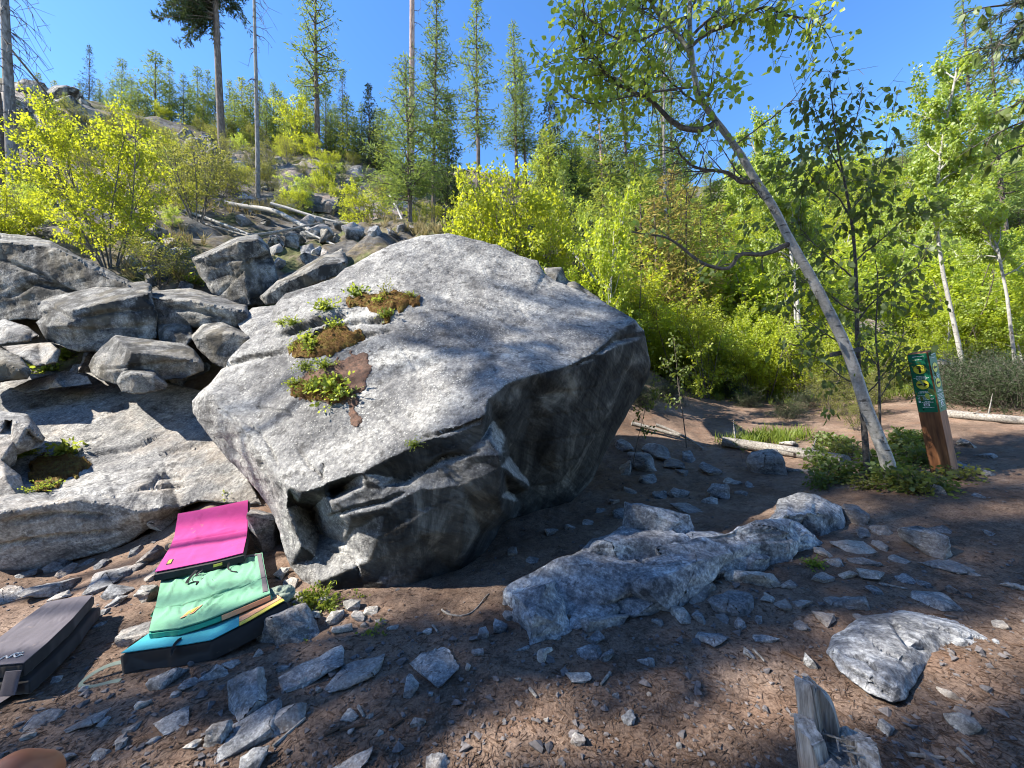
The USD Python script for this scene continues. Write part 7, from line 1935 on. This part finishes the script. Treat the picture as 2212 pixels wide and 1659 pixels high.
moss('moss_patch', 'boulder', [(622, 752), (662, 724), (700, 706), (742, 706), (778, 712), (788, 726), (772, 746), (730, 766), (690, 772), (640, 776)], 0.03, 'moss', 'brown moss cushion on the middle ledge of the boulder', 5)
moss('moss_patch', 'boulder', [(626, 836), (650, 818), (700, 812), (740, 824), (766, 846), (748, 866), (700, 874), (664, 872), (640, 858)], 0.03, 'moss', 'dark moss cushion on the lowest ledge of the boulder', 6)
moss('moss_patch', 'rock6', [(66, 1000), (96, 982), (140, 976), (180, 990), (200, 1006), (170, 1026), (130, 1040), (112, 1066), (78, 1064), (60, 1034)], 0.05, 'moss', 'shaggy rust-brown moss mound on the left slab', 7)


def tuft_mesh(seed, n, size, width, spread, per):
    rng = np.random.default_rng(seed)
    PP, AA, SS, st = [], [], [], []
    for _ in range(n):
        d = rng.normal(size=3) * spread + np.array([0, 0, 1.0]); d /= np.linalg.norm(d)
        L = size * rng.uniform(0.5, 1.15)
        s = np.linspace(0, 1, 4)
        c = d * (s * L)[:, None] + np.array([d[0], d[1], -0.4]) * (s ** 2 * L * 0.35)[:, None]
        st.append(tube(c, np.linspace(0.0018, 0.0008, 4), 3, cap=False))
        u = np.linspace(0.2, 1, per)
        q = np.stack([np.interp(u, s, c[:, i]) for i in range(3)], 1)
        PP.append(q); AA.append(rng.normal(size=(per, 3)) * 0.7 + d * 0.7); SS.append(size * width * rng.uniform(0.6, 1.2, per))
    return join(st), leaves(np.vstack(PP), np.vstack(AA), np.concatenate(SS), rng, 'six', 0.8)


def tf(key, mat, **kw):
    def build():
        a_, b_ = tuft_mesh(**kw)
        return [('stems', a_, mat), ('leaves', b_, mat)]
    proto(key, {'H': kw['size'], 'build': build})


tf('fern_a', 'fern', seed=1, n=46, size=0.13, width=0.20, spread=0.75, per=7)
tf('fern_b', 'fern', seed=2, n=40, size=0.12, width=0.26, spread=0.8, per=6)
tf('round_leaf', 'aspen_leaf', seed=3, n=26, size=0.12, width=0.28, spread=0.9, per=4)
tf('thin_tuft', 'grass', seed=4, n=60, size=0.14, width=0.35, spread=0.5, per=3)
tf('tall_sprig', 'olive_leaf', seed=5, n=7, size=0.30, width=0.09, spread=0.22, per=16)
PL = [('fern_b', 705, 668, 0.20, 'fullest green plant tuft on the upper left ledge of the boulder'), ('thin_tuft', 772, 642, 0.17, 'grassy tuft left of the tall sprig on the boulder'), ('tall_sprig', 836, 645, 0.36, 'tall brownish leafy sprig on top of the upper moss ledge'), ('fern_a', 636, 700, 0.15, 'low plant cushion at the left rim of the boulder'), ('fern_a', 610, 700, 0.10, 'smallest plant at the left rim of the boulder'), ('fern_b', 680, 752, 0.19, 'bright broad-leaved tuft on the middle moss ledge'), ('thin_tuft', 662, 735, 0.15, 'bluish thin tuft above the bright broad-leaved one'), ('thin_tuft', 722, 706, 0.14, 'dark green tuft in the crack above the middle ledge'), ('fern_a', 640, 752, 0.12, 'dull plant at the left end of the middle moss ledge'), ('fern_a', 662, 796, 0.14, 'left of two tufts above the soil patch'), ('fern_a', 703, 792, 0.16, 'right of two tufts above the soil patch'), ('fern_a', 640, 832, 0.14, 'small tuft at the left end of the lowest moss'), ('fern_a', 676, 842, 0.20, 'yellow-green fern tuft in the middle of the lowest moss'), ('fern_b', 722, 842, 0.26, 'biggest bright fern tuft on the lowest moss'), ('round_leaf', 742, 858, 0.18, 'round-leaved plant below the biggest fern tuft'), ('round_leaf', 722, 868, 0.15, 'pale round leaves hanging under the lowest moss'), ('fern_a', 889, 640, 0.11, 'small tuft at the right end of the upper moss'), ('thin_tuft', 834, 684, 0.13, 'bright small tuft hanging below the upper moss'), ('fern_a', 894, 962, 0.09, 'single tiny plant in the crack on the front of the boulder'), ('thin_tuft', 822, 655, 0.12, 'yellow-green tuft at the foot of the tall sprig')]
for i, (k, px, py, h, lab) in enumerate(PL):
    p, n = on_relief('boulder', px, py)
    plant(k, 'plant', p - n * 0.01, h * 0.85, lab, 'plant', rotz_=i * 53.0, lean=(0.0, 0.35))
for i, (k, rk, px, py, h, lab) in enumerate([('thin_tuft', 'rock6', 140, 985, 0.20, 'green grass tuft on the moss mound of the left slab'), ('fern_a', 'rock6', 92, 1060, 0.15, 'small leafy plant at the lower end of the left moss mound'), ('fern_a', 'rock6', 60, 985, 0.14, 'small plant at the upper left of the left moss mound')]):
    p, n = on_relief(rk, px, py)
    plant(k, 'plant', p, h, lab, 'plant', rotz_=i * 40.0)
GPL = [('fern_b', 1758, 1222, 0.09, 'small green-brown tuft at the right foot of the outcrop'), ('fern_a', 690, 1300, 0.15, 'yellow-green plant mat at the sunny foot of the boulder'), ('fern_a', 712, 1312, 0.12, 'plant right beside the mat at the foot of the boulder'), ('fern_a', 668, 1296, 0.12, 'plant left beside the mat at the foot of the boulder'), ('sprout', 805, 1372, 0.20, 'thin sprout with paired leaves in front of the boulder'), ('sprout', 818, 1356, 0.13, 'shorter sprout right behind the thin sprout'), ('sprout', 660, 1380, 0.13, 'sprout growing beside the pointed slanting stone'), ('sprout', 778, 1290, 0.14, 'sprout in the shade under the front of the boulder'), ('fern_a', 455, 1078, 0.12, 'low green mat uphill of the pink pad'), ('fern_a', 500, 1075, 0.14, 'low green mat between pink pad and pale stone'), ('sprout', 640, 1370, 0.12, 'tiny sprout left of the slanting stone'), ('thin_tuft', 140, 775, 0.22, 'green tuft below the flat bright rock at the left'), ('thin_tuft', 100, 810, 0.25, 'dark green tuft in the shade of the left blocks'), ('fern_b', 420, 612, 0.25, 'pale bluish plant above the dark rock rib')]
for i, (k, px, py, h, lab) in enumerate(GPL):
    p, d = hit(px, py)
    plant(k, 'plant', (p[0], p[1], p[2] - 0.01), h, lab, 'plant', rotz_=i * 61.0)

# ---------------------------------------------------------------- tall conifers left of the view, whose shade falls on the foreground
con('shade_fir', 'fir_needle', seed=51, H=16.0, base=6.0, R=1.2, droop=0.2, dens=1.5, needle=0.38, nw=0.5, style='column', r0=0.12, whorl=0.42, gap=0.08)
con('shade_fir_high', 'fir_needle', seed=52, H=20.0, base=14.2, R=0.95, droop=0.2, dens=1.5, needle=0.38, nw=0.5, style='column', r0=0.10, whorl=0.4, gap=0.08)
con('shade_fir_mid', 'fir_needle', seed=54, H=18.0, base=10.0, R=1.0, droop=0.15, dens=1.5, needle=0.36, nw=0.5, style='column', r0=0.10, whorl=0.4, gap=0.08)
con('shade_tuft', 'fir_needle', seed=53, H=14.0, base=13.0, R=0.8, droop=0.1, dens=1.2, needle=0.30, nw=0.42, style='column', r0=0.09, whorl=0.3)  # unseen tree, bare stem and small crown shaped to shadow the boulder
hx, hy = -SUN[0] / math.hypot(SUN[0], SUN[1]), -SUN[1] / math.hypot(SUN[0], SUN[1])
# (kind, distance towards the sun, sideways, height of the top, width)
SHADE = [('shade_fir', -12.0, -1.6, 16.0, 1.0), ('shade_fir', -13.0, -0.2, 17.0, 0.75), ('shade_fir', -12.0, 1.22, 17.5, 0.42), ('shade_fir', -13.4, 1.10, 18.5, 0.46), ('shade_fir', -12.4, 0.45, 17.0, 0.6), ('shade_fir', -14.6, 1.36, 18.5, 0.30),
         ('shade_fir_mid', -12.0, 2.22, 17.5, 0.44), ('shade_fir_mid', -13.6, 2.12, 19.0, 0.40), ('shade_fir_mid', -13.0, 2.62, 18.6, 0.46), ('shade_fir_mid', -14.6, 2.45, 19.6, 0.46),
         ('shade_fir_high', -20.0, 3.1, 28.0, 0.75), ('shade_fir_high', -20.5, 4.3, 31.0, 0.7),
         ('shade_tuft', -12.0, 3.95, 14.3, 1.1)]
for i, (k_, r_, s_, top_, w) in enumerate(SHADE):
    q = np.array([hx, hy]) * r_ + np.array([-hy, hx]) * s_
    zg = gz(q[0], q[1])
    plant(k_, 'fir_tree', (q[0], q[1], zg - 0.2), top_ - zg, 'tall bare-trunked fir standing left of the view', 'conifer', 'tall firs standing left of the view', i * 43.0, wide=w)
# the forest that closes the clearing behind and to the right of the viewpoint
con('forest_fir', 'fir_needle', seed=61, H=16.0, base=1.5, R=3.0, droop=0.2, dens=0.8, needle=0.5, nw=0.5, style='fir', r0=0.2, whorl=0.45)
rr = random.Random(9)
for i in range(30):
    a_ = math.radians(rr.uniform(35, 140)) if i % 3 else math.radians(rr.uniform(40, 130))
    r_ = rr.uniform(6.5, 20)
    x_, y_ = r_ * math.cos(a_), -r_ * math.sin(a_)
    if x_ < -7 and y_ > -6 or (y_ > -1.5 and x_ < 9):
        continue
    plant('forest_fir', 'fir_tree', (x_, y_, gz(x_, y_) - 0.2), rr.uniform(12, 19), 'dark fir of the forest behind the viewpoint', 'conifer', 'dark firs of the forest behind the viewpoint', rr.uniform(0, 360))
